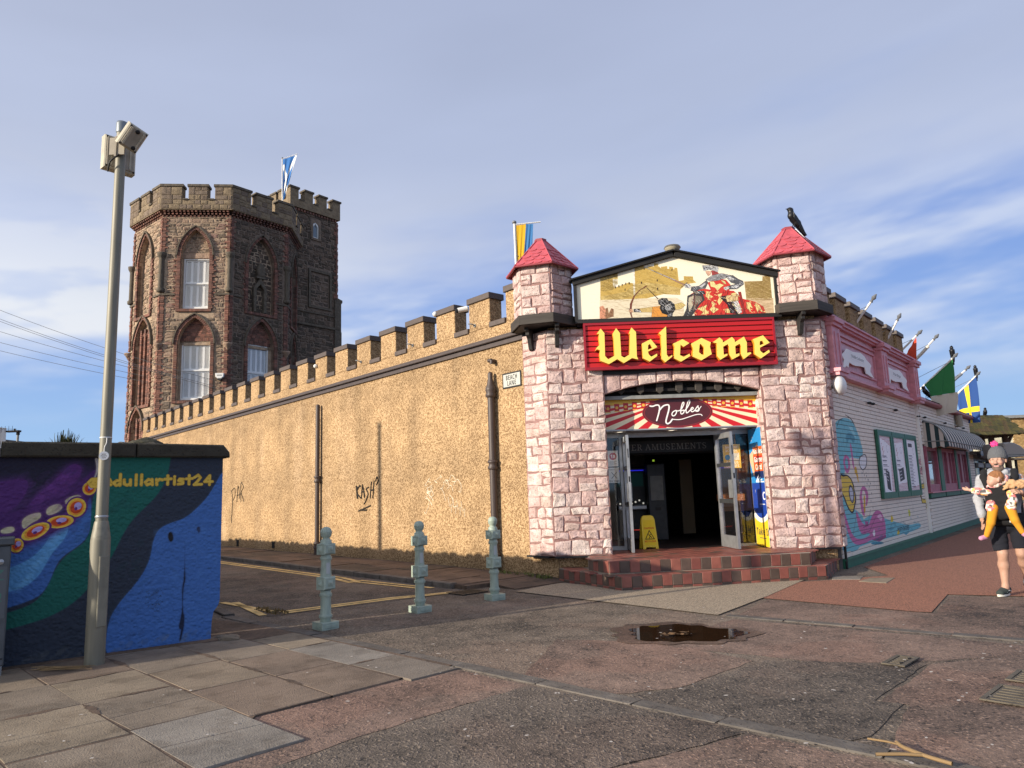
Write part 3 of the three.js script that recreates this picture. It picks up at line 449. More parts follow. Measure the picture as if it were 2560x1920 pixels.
// turrets: half-hexagon oriels on brackets with scalloped red roofs
function turret(cx, cz, y0, label, bracketsAt) {
  const t = sub('turret', arcade); t.userData.label = label;
  const r = 0.55, pt = (k, q) => { const a = (k * 60 + 17) * R; return [cx + Math.cos(a) * q, cz + Math.sin(a) * q]; };
  const ring = (q) => [0, 1, 2, 3, 4, 5].map((k) => pt(k, q));
  const ext = (q, a, b) => prism(ring(q).map(([x, z]) => [x, -z]), a, b).rotateX(-Math.PI / 2);
  AP('core', [boxUV(ext(r - 0.03, y0, y0 + 1.04))], M.pinkMortar, t);
  for (let k = 0; k < 6; k++) {
    const a = pt(k + 1, r - 0.028), b = pt(k, r - 0.028), w = Math.hypot(b[0] - a[0], b[1] - a[1]); if (k === 4) continue;
    const f = frame(a[0], a[1], -Math.atan2(b[1] - a[1], b[0] - a[0]));
    for (const p of rubble(0.005, w - 0.005, y0 + 0.11, y0 + 1.01, { h: [0.13, 0.24], w: [0.14, 0.34], gap: 0.012, jit: 0.012, split: 0.35 })) AP('stone', on(f, stone(p, -0.006, rr(0.02, 0.036), 0.012, 0.014)), pick(M.pinkStone), t);
    AP('skirt_board', on(f, prism([[-0.045, y0 - 0.05], [w + 0.045, y0 - 0.05], [w + 0.045, y0 + 0.115], [-0.045, y0 + 0.115]], 0.02, 0.07, 0.006)), M.darkWood, t);
  }
  AP('base', [boxUV(ext(r + 0.03, y0 - 0.05, y0))], M.blackWood, t);
  const e = r + 0.1, ye = y0 + 0.97, yt = y0 + 1.55, rt = 0.09;
  for (let k = 0; k < 6; k++) {                                         // roof panels, scallops and hips
    const A = pt(k + 1, e), Bp = pt(k, e), c = pt(k, rt), d = pt(k + 1, rt);
    const P = (u, s, lift = 0) => { const lx = mix(A[0], d[0], s), lz = mix(A[1], d[1], s), x2 = mix(Bp[0], c[0], s), z2 = mix(Bp[1], c[1], s); const nx = (A[0] + Bp[0]) / 2 - cx, nz = (A[1] + Bp[1]) / 2 - cz, l = Math.hypot(nx, nz); return [mix(lx, x2, u) + nx / l * lift * 0.65, mix(ye, yt, s) + lift * 0.75, mix(lz, z2, u) + nz / l * lift * 0.65]; };
    const tri = (...v) => { const g = new THREE.BufferGeometry(); g.setAttribute('position', new THREE.Float32BufferAttribute(v.flat(), 3)); g.computeVertexNormals(); return boxUV(g); };
    const q4 = (a, b, c2, d2) => tri(a, b, c2, a, c2, d2);
    AP('roof_panel', [q4(P(0, 0), P(1, 0), P(1, 1), P(0, 1)), q4(P(0, 0, -0.03), P(1, 0, -0.03), P(1, 0), P(0, 0))], M.roofRed, t);
    AP('hip', [bar(P(0, -0.005, 0.004), P(0, 1, 0.004), 0.014, 0.012, 6)], M.roofRed, t);
    AP('eaves', [bar(P(0, 0, -0.014), P(1, 0, -0.014), 0.02, 0.02, 6)], M.roofTrim, t);
    if (k === 4) continue;
    for (let row = 0; row < 6; row++) {
      const s0 = 0.08 + row * 0.135, wd = mix(1, rt / e, s0) * e, n = Math.max(1, Math.round(wd / 0.17));
      for (let j = 0; j < n; j++) {
        const off = (row % 2) * 0.5, u0 = (j + off) / n, u1 = (j + 1 + off) / n; if (u1 > 1.01) continue; if (u0 < 0.04 && row % 2) continue;
        const v = []; for (let i = 0; i < 7; i++) { const a0 = Math.PI * i / 7, a1 = Math.PI * (i + 1) / 7, pp = (a) => P(mix(u0, u1, 0.5 - 0.5 * Math.cos(a)), s0 - 0.075 * Math.sin(a), 0.012); const m0 = P((u0 + u1) / 2, s0 + 0.1, 0.001); v.push(...pp(a0), ...pp(a1), ...m0); const dn = (a) => P(mix(u0, u1, 0.5 - 0.5 * Math.cos(a)), s0 - 0.075 * Math.sin(a), 0.001); v.push(...dn(a0), ...dn(a1), ...pp(a1), ...dn(a0), ...pp(a1), ...pp(a0)); }
        const g = new THREE.BufferGeometry(); g.setAttribute('position', new THREE.Float32BufferAttribute(v, 3)); g.computeVertexNormals(); AP('shingle', boxUV(g), M.roofRed, t);
      }
    }
  }
  AP('roof_cap', [boxUV(prism(ring(rt + 0.02).map(([x, z]) => [x, -z]), yt - 0.02, yt + 0.03).rotateX(-Math.PI / 2))], M.roofTrim, t);
  for (const [bx, bz, ang] of bracketsAt) { const f = frame(bx, bz, ang); AP('bracket', on(f, prism([[-0.02, y0 - 0.05], [0.24, y0 - 0.05], [0.24, y0 - 0.1], [0.19, y0 - 0.13], [0.19, y0 - 0.17], [0.12, y0 - 0.22], [0.08, y0 - 0.33], [0.06, y0 - 0.4], [-0.02, y0 - 0.42]], -0.035, 0.035, 0.006)), M.blackWood, t); }
  return t;
}
turret(0.648 - 0.06, -12.2, 4.27, 'left turret with pink stone sides and scalloped red roof', [[0.648 + 0.14, -11.94, -Math.PI / 2], [0.36, -12.2, -Math.PI * 0.62]]);
turret(0.648 + 4.34, -12.2, 4.33, 'right turret with pink stone sides and a streaked red roof', [[0.648 + 4.27, -11.94, -Math.PI / 2]]);
{ // droppings streak on the right roof
  const v = []; const g = []; for (let i = 0; i < 9; i++) { const a = rr(-0.04, 0.04); const t1 = rr(0.45, 0.8); const P0 = [5.08 + i * 0.006, 5.86, -12.1 - i * 0.008], P1 = [5.39 + i * 0.012, 5.305, -11.86 - i * 0.022]; g.push(bar(P0, P0.map((q, j) => mix(q, P1[j], t1)), 0.007, 0.004, 4)); }
  AP('streak', g, M.whiteMatt, arcade, 'white streaks down the right turret roof', 'stuff');
}
// doorway: frame, doors, side lights, ceiling, interior
{
  const f = FA, z0 = -0.72;
  AP('door_frame', on(f, [B(0.9, 0.95, 0.385, 2.42, z0 - 0.06, z0), B(1.22, 1.27, 0.385, 2.34, z0 - 0.06, z0), B(2.95, 3.0, 0.385, 2.34, z0 - 0.06, z0), B(3.54, 3.59, 0.385, 2.42, z0 - 0.06, z0), B(0.95, 3.54, 2.34, 2.42, z0 - 0.06, z0), B(0.95, 1.22, 0.385, 0.45, z0 - 0.06, z0), B(3.0, 3.54, 0.385, 0.43, z0 - 0.06, z0)]), M.alu, arcade);
  AP('side_light', on(f, [B(0.95, 1.22, 0.45, 2.34, z0 - 0.035, z0 - 0.029)]), M.glass, arcade); AP('side_light', on(f, [B(3.0, 3.54, 0.43, 2.34, z0 - 0.035, z0 - 0.029)]), M.glass, arcade);
  AP('soffit', on(f, [B(0.88, 3.6, 2.425, 2.445, -0.72, -0.2)]), M.alu, arcade);
  const door = (hx, side, label) => {
    const d = sub('door', arcade); d.userData.label = label; const W = 0.78, H = 1.93;
    const m4 = new THREE.Matrix4().makeRotationY(side * -86 * R).setPosition(0.648 + hx, 0.4, -12.088 + z0 + 0.01), df = { m: m4 };
    const q = (g) => on(df, g), s = side;                              // local x runs from hinge to leading edge
    const X = (a, b) => (s > 0 ? [a, b] : [-b, -a]);
    const bx = (a, b, y0, y1, w = 0.022) => B(...X(a, b), y0, y1, -w, w);
    AP('stile', q([bx(0, 0.06, 0, H)]), M.alu, d); AP('stile', q([bx(W - 0.06, W, 0, H)]), M.alu, d);
    AP('rail', q([bx(0.06, W - 0.06, 0, 0.2)]), M.alu, d); AP('rail', q([bx(0.06, W - 0.06, 0.74, 0.81)]), M.aluDark, d); AP('rail', q([bx(0.06, W - 0.06, 1.36, 1.42)]), M.aluDark, d); AP('rail', q([bx(0.06, W - 0.06, H - 0.09, H)]), M.alu, d);
    for (const [a, b] of [[0.2, 0.74], [0.81, 1.36], [1.42, H - 0.09]]) AP('pane', q([bx(0.06, W - 0.06, a, b, 0.003)]), M.glass, d);
    AP('push_plate', q([B(...X(W - 0.2, W - 0.02), 0.83, 1.13, 0.03, 0.036)]), M.alu, d); AP('push_plate', q([B(...X(W - 0.2, W - 0.02), 0.83, 1.13, -0.036, -0.03)]), M.alu, d);
    AP('lock', q([B(...X(W, W + 0.004), 1.15, 1.24, -0.012, 0.012), B(...X(W, W + 0.004), 1.55, 1.7, -0.007, 0.007)]), M.black, d);
  };
  door(1.3, -1, 'left aluminium door leaf standing open'); door(2.93, 1, 'right aluminium door leaf standing open');
  // interior hall
  const room = sub('hall', arcade); room.userData.label = 'dark arcade hall behind the open doors';
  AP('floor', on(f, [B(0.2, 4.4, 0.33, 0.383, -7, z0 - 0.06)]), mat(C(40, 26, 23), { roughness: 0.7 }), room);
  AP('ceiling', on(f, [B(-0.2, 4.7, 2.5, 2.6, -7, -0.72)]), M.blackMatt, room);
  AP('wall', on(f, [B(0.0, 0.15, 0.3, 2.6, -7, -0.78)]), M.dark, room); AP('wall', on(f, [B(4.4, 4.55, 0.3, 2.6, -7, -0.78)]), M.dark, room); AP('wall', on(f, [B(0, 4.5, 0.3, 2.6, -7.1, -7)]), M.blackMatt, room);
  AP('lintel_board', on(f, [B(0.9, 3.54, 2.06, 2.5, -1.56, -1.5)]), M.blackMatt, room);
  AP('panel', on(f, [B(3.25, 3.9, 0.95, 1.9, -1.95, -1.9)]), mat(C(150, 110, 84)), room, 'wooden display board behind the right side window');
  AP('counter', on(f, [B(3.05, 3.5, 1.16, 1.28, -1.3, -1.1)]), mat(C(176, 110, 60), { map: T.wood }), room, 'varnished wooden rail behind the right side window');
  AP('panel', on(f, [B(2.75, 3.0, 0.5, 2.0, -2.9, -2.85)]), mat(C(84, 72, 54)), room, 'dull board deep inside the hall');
}
// tiled steps
{
  reseed(52);
  const st = thing('entrance_steps', 'two steps of red and dark quarry tiles in front of the open doors', 'steps');
  const tr = [[146, 86, 74], [134, 78, 68], [154, 94, 80]].map((c) => mat(C(...c), { map: T.metal, roughness: 0.45 })), td = [[92, 76, 66], [100, 82, 72]].map((c) => mat(C(...c), { map: T.metal, roughness: 0.45 })), grout = mat(C(150, 136, 122));
  const low = [[0.66, -11.9], [1.46, -10.5], [4.6, -11.06], [5.45, -12.5], [5.2, -12.4], [0.7, -12.2]], upp = [[1.1, -11.45], [1.34, -10.86], [4.42, -11.16], [4.8, -11.9], [4.6, -12.2], [1.1, -12.2]];
  const fill = (pts, y0, y1) => { const g = prism(pts.map(([x, z]) => [x, -z]).reverse(), y0, y1); g.rotateX(-Math.PI / 2); return boxUV(g); };
  part('mortar_bed', [fill(low, -0.05, 0.19)], grout, st); part('mortar_bed', [fill([...upp.slice(0, 4), [4.62, -12.84], [1.2, -12.84]], 0.19, 0.373)], grout, st);
  const edge = (a, b, y0, y1, cut, alt0) => {                          // riser tiles between two plan points
    const L = Math.hypot(b[0] - a[0], b[1] - a[1]), n = Math.round(L / 0.152), w = L / n, f = frame(a[0], a[1], -Math.atan2(b[1] - a[1], b[0] - a[0]));
    for (let i = 0; i < n; i++) { part('tile', on(f, CB(i * w + 0.003, (i + 1) * w - 0.003, y0 + 0.002, y1 - 0.003, 0, 0.014 + rr(-0.002, 0.002), 0.004)), pick((i + alt0) % 2 ? tr : td), st); if (cut) part('tile', on(f, CB(i * w + 0.003 + rr(0, 0.002), (i + 1) * w - 0.003, y0 - cut, y0 - 0.004, 0, 0.012, 0.003)), pick((i + alt0) % 2 ? td : tr), st); }
  };
  edge(low[0], low[1], 0.045, 0.2, 0.05, 0); edge(low[1], low[2], 0.045, 0.2, 0.05, 1); edge(low[2], low[3], 0.045, 0.2, 0.05, 0);
  edge(upp[0], upp[1], 0.212, 0.385, 0, 0); edge(upp[1], upp[2], 0.212, 0.385, 0, 1); edge(upp[2], upp[3], 0.212, 0.385, 0, 1);
  const inside = (p, poly) => { let c = false; for (let i = 0, j = poly.length - 1; i < poly.length; j = i++) { const [xi, zi] = poly[i], [xj, zj] = poly[j]; if (zi > p[1] !== zj > p[1] && p[0] < (xj - xi) * (p[1] - zi) / (zj - zi) + xi) c = !c; } return c; };
  const tread = (poly, hole, y, x0, x1, zMin, zMax, cap) => {           // tiles parallel to the front edge; cut pieces kept where most of the tile lies inside
    const dir = [0.9845, -0.1755], nr = [0.1755, 0.9845], o = poly[1]; let n = 0;
    for (let j = 0; j < 20; j++) for (let i = -8; i < 34; i++) {
      const C4 = [[i, j], [i + 1, j], [i + 1, j + 1], [i, j + 1]].map(([a, b]) => [o[0] + dir[0] * a * 0.152 - nr[0] * (b * 0.152 + 0.0), o[1] + dir[1] * a * 0.152 - nr[1] * (b * 0.152 + 0.0)]);
      const c = [(C4[0][0] + C4[2][0]) / 2, (C4[0][1] + C4[2][1]) / 2];
      if (!inside(c, poly) || (hole && inside(c, hole)) || n > cap) continue; n++;
      const q = C4.map(([a, b]) => [c[0] + (a - c[0]) * 0.96, -(c[1] + (b - c[1]) * 0.96)]).reverse();
      const g = prism(q[0][0] === q[1][0] ? q : q, y - 0.02, y + rr(-0.0015, 0.0015), 0.003); g.rotateX(-Math.PI / 2); part('tile', boxUV(g), rnd() < 0.86 ? pick(tr) : pick(td), st);
    }
  };
  tread(low, upp, 0.201, 0, 0, 0, 0, 200); tread([...upp.slice(0, 4), [4.3, -12.84], [1.5, -12.84]], null, 0.386, 0, 0, 0, 0, 300);
}
const ART_MURAL = [
  ['30,27,48', [-19,193,68,194,63,166,53,146,-14,124]],
  ['24,98,86', [68,208,129,209,126,178,122,164,114,150,97,133,87,118,77,92,57,62,40,48,18,39,-27,32,-28,45,7,52,19,59,26,71,31,87,39,98,50,106,55,111,58,123,58,153,64,166]],
  ['66,108,172', [184,186,206,152,210,-28,171,-22,76,-10,76,29,84,47,103,69,112,88,114,108,119,119,130,124,144,128,157,140,168,153]],
  ['64,106,172', [57,157,58,123,55,113,48,106,35,97,30,87,26,72,17,59,-28,50,-32,111,10,111,34,124,53,144]],
  ['92,154,206', [40,128,38,115,28,103,23,92,18,81,6,70,-29,65,-30,83,7,93,21,108,25,119]],
  ['88,42,112', [2,140,11,154,24,167,35,182,42,186,48,182,47,173,37,161,24,144,9,137]],
  ['80,38,104', [-34,153,-35,165,-1,172,5,169,4,159,-4,143,-33,129]],
  ['72,34,96', [-33,131,2,143,24,151,47,167,58,180,62,177,58,165,54,151,53,146,40,128,22,118,3,109,-31,106]],
  ['196,186,150', [1,135,16,141,17,134,9,130,3,123]],
  ['196,186,150', [20,144,32,148,34,141,21,135]],
  ['186,178,146', [34,151,46,156,50,152,37,144]],
  ['196,186,150', [-14,126,-4,128,-3,122,-14,121]],
  ['186,176,170', [58,191,61,191,63,184,61,175,58,166,56,166,60,175,60,184]],
  ['28,26,30', [128,114,131,115,133,108,131,104,128,108]],
  ['40,50,80', [155,118,158,119,159,114,157,112]],
  ['24,34,60', [144,110,144,110,145,74,146,65,144,59,144,36,146,28,146,19,143,4,142,4,144,19,143,16,141,18,143,28,144,36,143,59,145,67]],
];
const ART_RINGS = [
  ['r', [55,161,60,161]],
  ['r', [45,143,53,143]],
  ['r', [32,130,42,135]],
  ['r', [13,122,22,128]],
  ['r', [-1,110,3,110]],
  ['t', [61,169,172,170,78,184]],
];
const ART_GABLE = [
  ['222,196,118', [93,507,124,518,122,491,113,481,92,479]],
  ['198,166,84', [93,501,114,501,114,484,141,493,150,491,151,520,169,522,169,517,179,521,186,520,187,526,194,525,193,520,195,520,198,516,198,519,209,520,209,515,212,515,212,519,219,518,219,514,221,514,221,517,226,516,227,493,236,494,236,501,252,500,252,494,257,489,240,487,228,477,148,459,91,464]],
  ['206,180,110', [150,490,173,492,204,487,229,480,228,468,172,473,120,463,91,464,91,470,135,477]],
  ['170,142,90', [339,488,370,488,371,496,384,497,384,454,340,455]],
  ['226,214,184', [90,464,220,464,233,456,232,431,88,427]],
  ['214,188,150', [341,458,386,457,385,430,371,428]],
  ['240,236,222', [150,520,153,520,151,468,148,472]],
  ['238,236,226', [114,500,122,500,122,488,114,484]],
  ['216,150,118', [89,452,95,454,99,447,101,430,88,427]],
  ['150,110,78', [99,449,103,450,104,440,109,449,113,447,112,434,99,431]],
  ['206,54,40', [246,469,264,479,278,476,303,474,320,472,333,458,354,452,368,443,372,429,311,430,289,431,267,429,250,430]],
  ['236,214,140', [273,472,282,473,277,468,284,463,276,459,271,464]],
  ['236,214,140', [291,467,300,470,297,463,300,457,293,448,290,455,294,461]],
  ['236,214,140', [280,454,287,451,284,445,292,441,282,434,276,441,281,446]],
  ['236,214,140', [255,443,274,450,269,442,275,434,260,432,265,437]],
  ['236,214,140', [304,442,312,440,309,433,302,435]],
  ['236,214,140', [339,452,346,451,350,440,345,443,346,434,339,441]],
  ['236,214,140', [354,449,361,446,367,432,360,437,358,431,355,440]],
  ['236,214,140', [314,468,323,469,327,462,319,462,318,456]],
  ['206,58,44', [276,488,293,495,308,492,315,483,312,472,291,467,282,472]],
  ['240,222,150', [280,490,287,490,290,484,297,486,304,483,298,479,292,473,288,479,281,481]],
  ['238,222,150', [299,492,306,490,308,484,303,486]],
  ['140,140,140', [273,494,285,501,301,504,317,500,308,495,293,491,279,491]],
  ['88,88,92', [308,498,320,500,329,493,337,489,338,483,326,475,312,475,304,477,311,481,324,484,316,487]],
  ['205,205,205', [309,497,317,498,323,493,320,490,313,492]],
  ['196,196,198', [317,481,330,484,334,486,326,477,315,477]],
  ['214,210,200', [303,479,311,481,313,477,307,473,303,476]],
  ['88,88,92', [248,482,261,483,275,493,277,488,272,478,260,476,253,473,246,475]],
  ['206,206,206', [261,482,272,489,274,486,264,479]],
  ['206,206,206', [236,487,244,487,248,483,245,479,237,481]],
  ['170,70,66', [284,509,292,510,297,503,285,501]],
  ['226,180,150', [274,509,284,508,282,502,278,500,275,505]],
  ['190,192,194', [269,519,281,519,294,520,297,513,295,506,286,510,279,511,271,509,270,514]],
  ['84,86,90', [271,517,281,515,277,511,271,512]],
  ['236,236,236', [281,519,291,519,288,513,282,515]],
  ['60,58,58', [240,466,252,471,267,468,269,458,259,449,249,435,243,429,230,430,237,444]],
  ['196,186,160', [242,463,251,467,249,450,241,437,240,450]],
  ['130,122,104', [253,467,264,464,265,457,254,448,248,438,250,452]],
  ['40,36,36', [250,475,269,474,271,468,251,469]],
  ['30,26,26', [294,463,305,464,317,453,326,441,324,431,311,433,307,448]],
  ['214,212,206', [316,456,325,455,329,444,331,434,324,431,319,443]],
  ['222,196,140', [305,464,326,466,327,454,307,453]],
  ['150,44,36', [327,470,332,470,337,430,333,430]],
  ['168,128,110', [169,520,172,519,237,487,235,485]],
  ['238,236,230', [172,519,222,495,221,494,172,518]],
  ['60,54,50', [229,481,241,490,242,489,230,481]],
  ['112,54,36', [171,487,172,485,159,478,150,468,145,456,143,444,143,436,145,429,143,429,140,440,141,455,148,469,158,479]],
  ['204,176,110', [147,446,159,447,179,449,181,439,158,440,147,441]],
  ['40,34,32', [147,446,157,446,160,440,147,441]],
  ['228,176,140', [138,445,144,447,146,441,140,440]],
  ['222,150,60', [179,449,193,450,205,434,202,429,176,429]],
  ['26,24,24', [189,460,197,464,205,463,208,457,196,450,190,453]],
  ['214,190,120', [217,452,229,455,236,450,227,443,217,442]],
  ['24,24,24', [191,446,194,453,202,459,211,458,217,452,218,443,212,435,203,434,195,437]],
  ['120,120,118', [201,451,209,454,213,449,209,441,202,441,200,445]],
  ['30,28,28', [204,437,213,438,212,429,203,430]],
  ['110,80,60', [133,447,141,447,141,446,133,447]],
  ['60,50,40', [172,483,190,463,189,462,171,483]],
  ['70,54,34', [190,497,191,497,191,493,189,494]],
  ['70,54,34', [189,482,191,482,191,478,189,478]],
  ['70,54,34', [162,494,164,494,164,490,162,490]],
  ['70,54,34', [162,476,163,476,163,472,162,472]],
  ['70,54,34', [134,483,135,483,135,479,133,479]],
  ['70,54,34', [216,515,218,515,217,511,216,511]],
  ['70,54,34', [169,519,170,519,170,515,168,515]],
  ['70,54,34', [129,491,131,491,130,487,129,487]],
  ['70,54,34', [135,493,137,493,136,489,135,489]],
  ['70,54,34', [141,494,143,494,143,490,141,490]],
  ['70,54,34', [123,489,125,489,125,485,123,485]],
  ['70,54,34', [117,487,119,487,119,483,117,484]],
];
const ART_PUB = [
  ['118,186,198', [45,240,65,250,107,258,149,257,181,243,203,216,213,191,172,183,118,189,73,157,61,108,142,88,176,77,135,21,22,26]],
  ['118,186,198', [176,77,244,81,333,66,456,51,506,45,635,45,626,30,316,30,139,30,21,23,24,48,89,57]],
  ['84,150,168', [108,227,140,233,168,224,157,211,130,222,108,209]],
  ['150,206,214', [127,245,156,243,174,224,165,224]],
  ['84,150,168', [152,64,182,61,150,60,112,56]],
  ['70,140,160', [190,30,244,30,298,23,269,22,214,25]],
  ['84,150,168', [356,50,386,45,353,43,331,46]],
  ['84,150,168', [455,31,508,30,479,26]],
  ['196,112,160', [154,112,163,126,186,136,209,129,217,115,201,99,188,96,199,111,195,126,179,128,168,114,176,94,179,78,159,83]],
  ['196,112,160', [78,181,90,191,107,190,119,182,116,168,101,157,85,159,77,171]],
  ['118,186,198', [86,176,97,186,107,181,105,169,93,164]],
  ['200,116,164', [127,210,135,214,142,196,141,168,150,166,147,164,132,168,132,185]],
  ['196,112,160', [213,72,238,83,268,88,301,81,319,61,310,32,257,28,205,36,152,31,98,33,73,45,53,69,43,103,50,101,70,68,96,45,143,40,202,44,191,50,145,47,127,63,120,86,128,92,148,71,170,63,196,62]],
  ['230,180,206', [259,75,286,80,301,72,287,65]],
  ['150,78,126', [205,35,312,37,310,32,257,28]],
  ['236,236,236', [216,46,229,53,236,45,226,38]],
  ['170,90,140', [174,71,195,69,195,60,173,62]],
  ['30,30,40', [54,159,66,155,95,156,124,145,134,114,126,103,105,85,79,94,54,121,40,124]],
  ['226,196,80', [56,156,65,151,94,154,119,144,128,114,120,104,102,88,83,97,59,122,45,126,55,136]],
  ['60,60,70', [92,132,106,139,124,130,121,111,108,103,92,113]],
  ['190,194,204', [96,130,108,135,119,128,116,113,107,106,96,115]],
  ['20,20,24', [173,177,181,188,201,192,228,195,235,184,222,169,199,162,181,167]],
  ['226,226,228', [176,177,185,187,202,191,226,193,231,184,219,170,199,164,185,168]],
  ['214,170,60', [141,168,155,171,158,159,162,140,157,140,149,155,139,158]],
  ['214,170,60', [181,115,191,119,192,103,177,80,175,94]],
  ['226,196,60', [360,63,371,75,382,68,382,59,360,59]],
  ['206,206,70', [523,77,533,79,544,72,534,62,521,64]],
  ['226,196,60', [400,34,411,42,424,39,422,31,404,31]],
  ['30,30,36', [118,264,156,259,176,246,173,245,152,258,117,263]],
  ['40,44,60', [188,160,192,159,189,156]],
  ['40,44,60', [200,156,204,155,201,152]],
  ['40,44,60', [216,154,220,154,217,150]],
  ['40,44,60', [223,147,227,146,224,143]],
  ['40,44,60', [204,149,207,148,205,145]],
  ['40,44,60', [213,140,217,139,215,136]],
  ['40,44,60', [228,134,232,134,229,130]],
  ['40,44,60', [237,140,241,139,238,136]],
  ['40,44,60', [237,121,240,121,238,117]],
  ['40,44,60', [227,107,231,106,228,103]],
  ['40,44,60', [236,94,240,93,237,90]],
  ['40,44,60', [196,162,199,161,197,158]],
  ['40,44,60', [215,160,218,159,216,156]],
];
const ART_PIPE = [
  ['40,36,20', [707,173,719,174,737,167,743,150,733,129,719,121,675,120,675,115,677,98,721,96,730,91,730,73,709,74,712,85,673,87,661,104,664,127,676,131,712,133,723,150,715,164,708,161]],
  ['224,196,84', [715,172,731,166,738,150,728,129,714,122,671,122,670,114,672,97,716,95,724,90,722,73,714,74,717,87,678,88,667,104,670,126,680,130,717,132,728,150,720,165]],
];
const LETTERS = [
  ['W', [87,411,93,403,92,364,97,358,108,364,108,392,107,401,107,402,113,411,119,402,119,363,124,360,133,365,136,400,134,401,139,411,146,403,145,362,147,356,137,359,123,351,112,358,98,350,84,356,83,366,84,374,79,376,76,373,79,379,84,383,83,396,84,402,80,402]],
  ['e', [155,383,170,390,180,376,164,369,165,364,169,360,179,365,179,361,166,352,155,358,155,374]],
  ['eh', [165,380,168,382,172,375,164,372]],
  ['l', [184,400,197,411,195,363,198,358,204,362,204,359,192,350,186,356,188,396]],
  ['c', [207,381,223,388,234,381,224,375,219,379,217,361,223,358,233,363,234,359,218,350,207,356,209,376]],
  ['o', [237,380,255,389,270,381,268,374,270,361,252,351,238,358,240,371]],
  ['oh', [251,378,253,379,258,373,257,360,253,361,249,365]],
  ['m', [273,381,285,389,290,384,290,380,306,389,310,384,310,380,326,389,330,379,329,361,335,362,336,360,323,351,319,358,320,373,318,377,310,373,310,359,316,361,316,357,304,351,300,358,300,373,298,377,290,373,290,359,296,361,296,358,284,351,279,357,280,379]],
  ['e', [341,384,358,390,368,377,351,369,351,364,356,359,366,365,367,361,351,351,342,358,343,377]],
  ['eh', [352,380,356,381,359,376,351,373]],
];
const PLAQUE = [
  ['a', [101,372,117,378,130,386,147,386,168,385,193,387,228,390,253,386,263,381,289,376,297,372,288,366,285,359,306,348,281,349,264,351,252,351,244,363,215,362,183,359,158,359,140,361,136,356,131,350,119,352,110,348,97,347,103,354,109,362,99,368]],
];
// ---------------------------------------------------------------- signs and fittings on the entrance
const pairs = (a) => { const o = []; for (let i = 0; i < a.length; i += 2) o.push([a[i] / 100, a[i + 1] / 100]); return o; };
function artist(g, x0, y1, k) {                                         // metres on the wall -> canvas pixels
  const X = (x) => (x - x0) * k, Yc = (y) => (y1 - y) * k;
  return { X, Y: Yc, fill(col, pts, smooth) { g.fillStyle = `rgb(${col})`; g.beginPath(); const P = pts.map(([x, y]) => [X(x), Yc(y)]); if (smooth) { const n = P.length; g.moveTo((P[n - 1][0] + P[0][0]) / 2, (P[n - 1][1] + P[0][1]) / 2); for (let i = 0; i < n; i++) { const q = P[(i + 1) % n]; g.quadraticCurveTo(P[i][0], P[i][1], (P[i][0] + q[0]) / 2, (P[i][1] + q[1]) / 2); } } else P.forEach(([x, y], i) => (i ? g.lineTo(x, y) : g.moveTo(x, y))); g.closePath(); g.fill(); } };
}
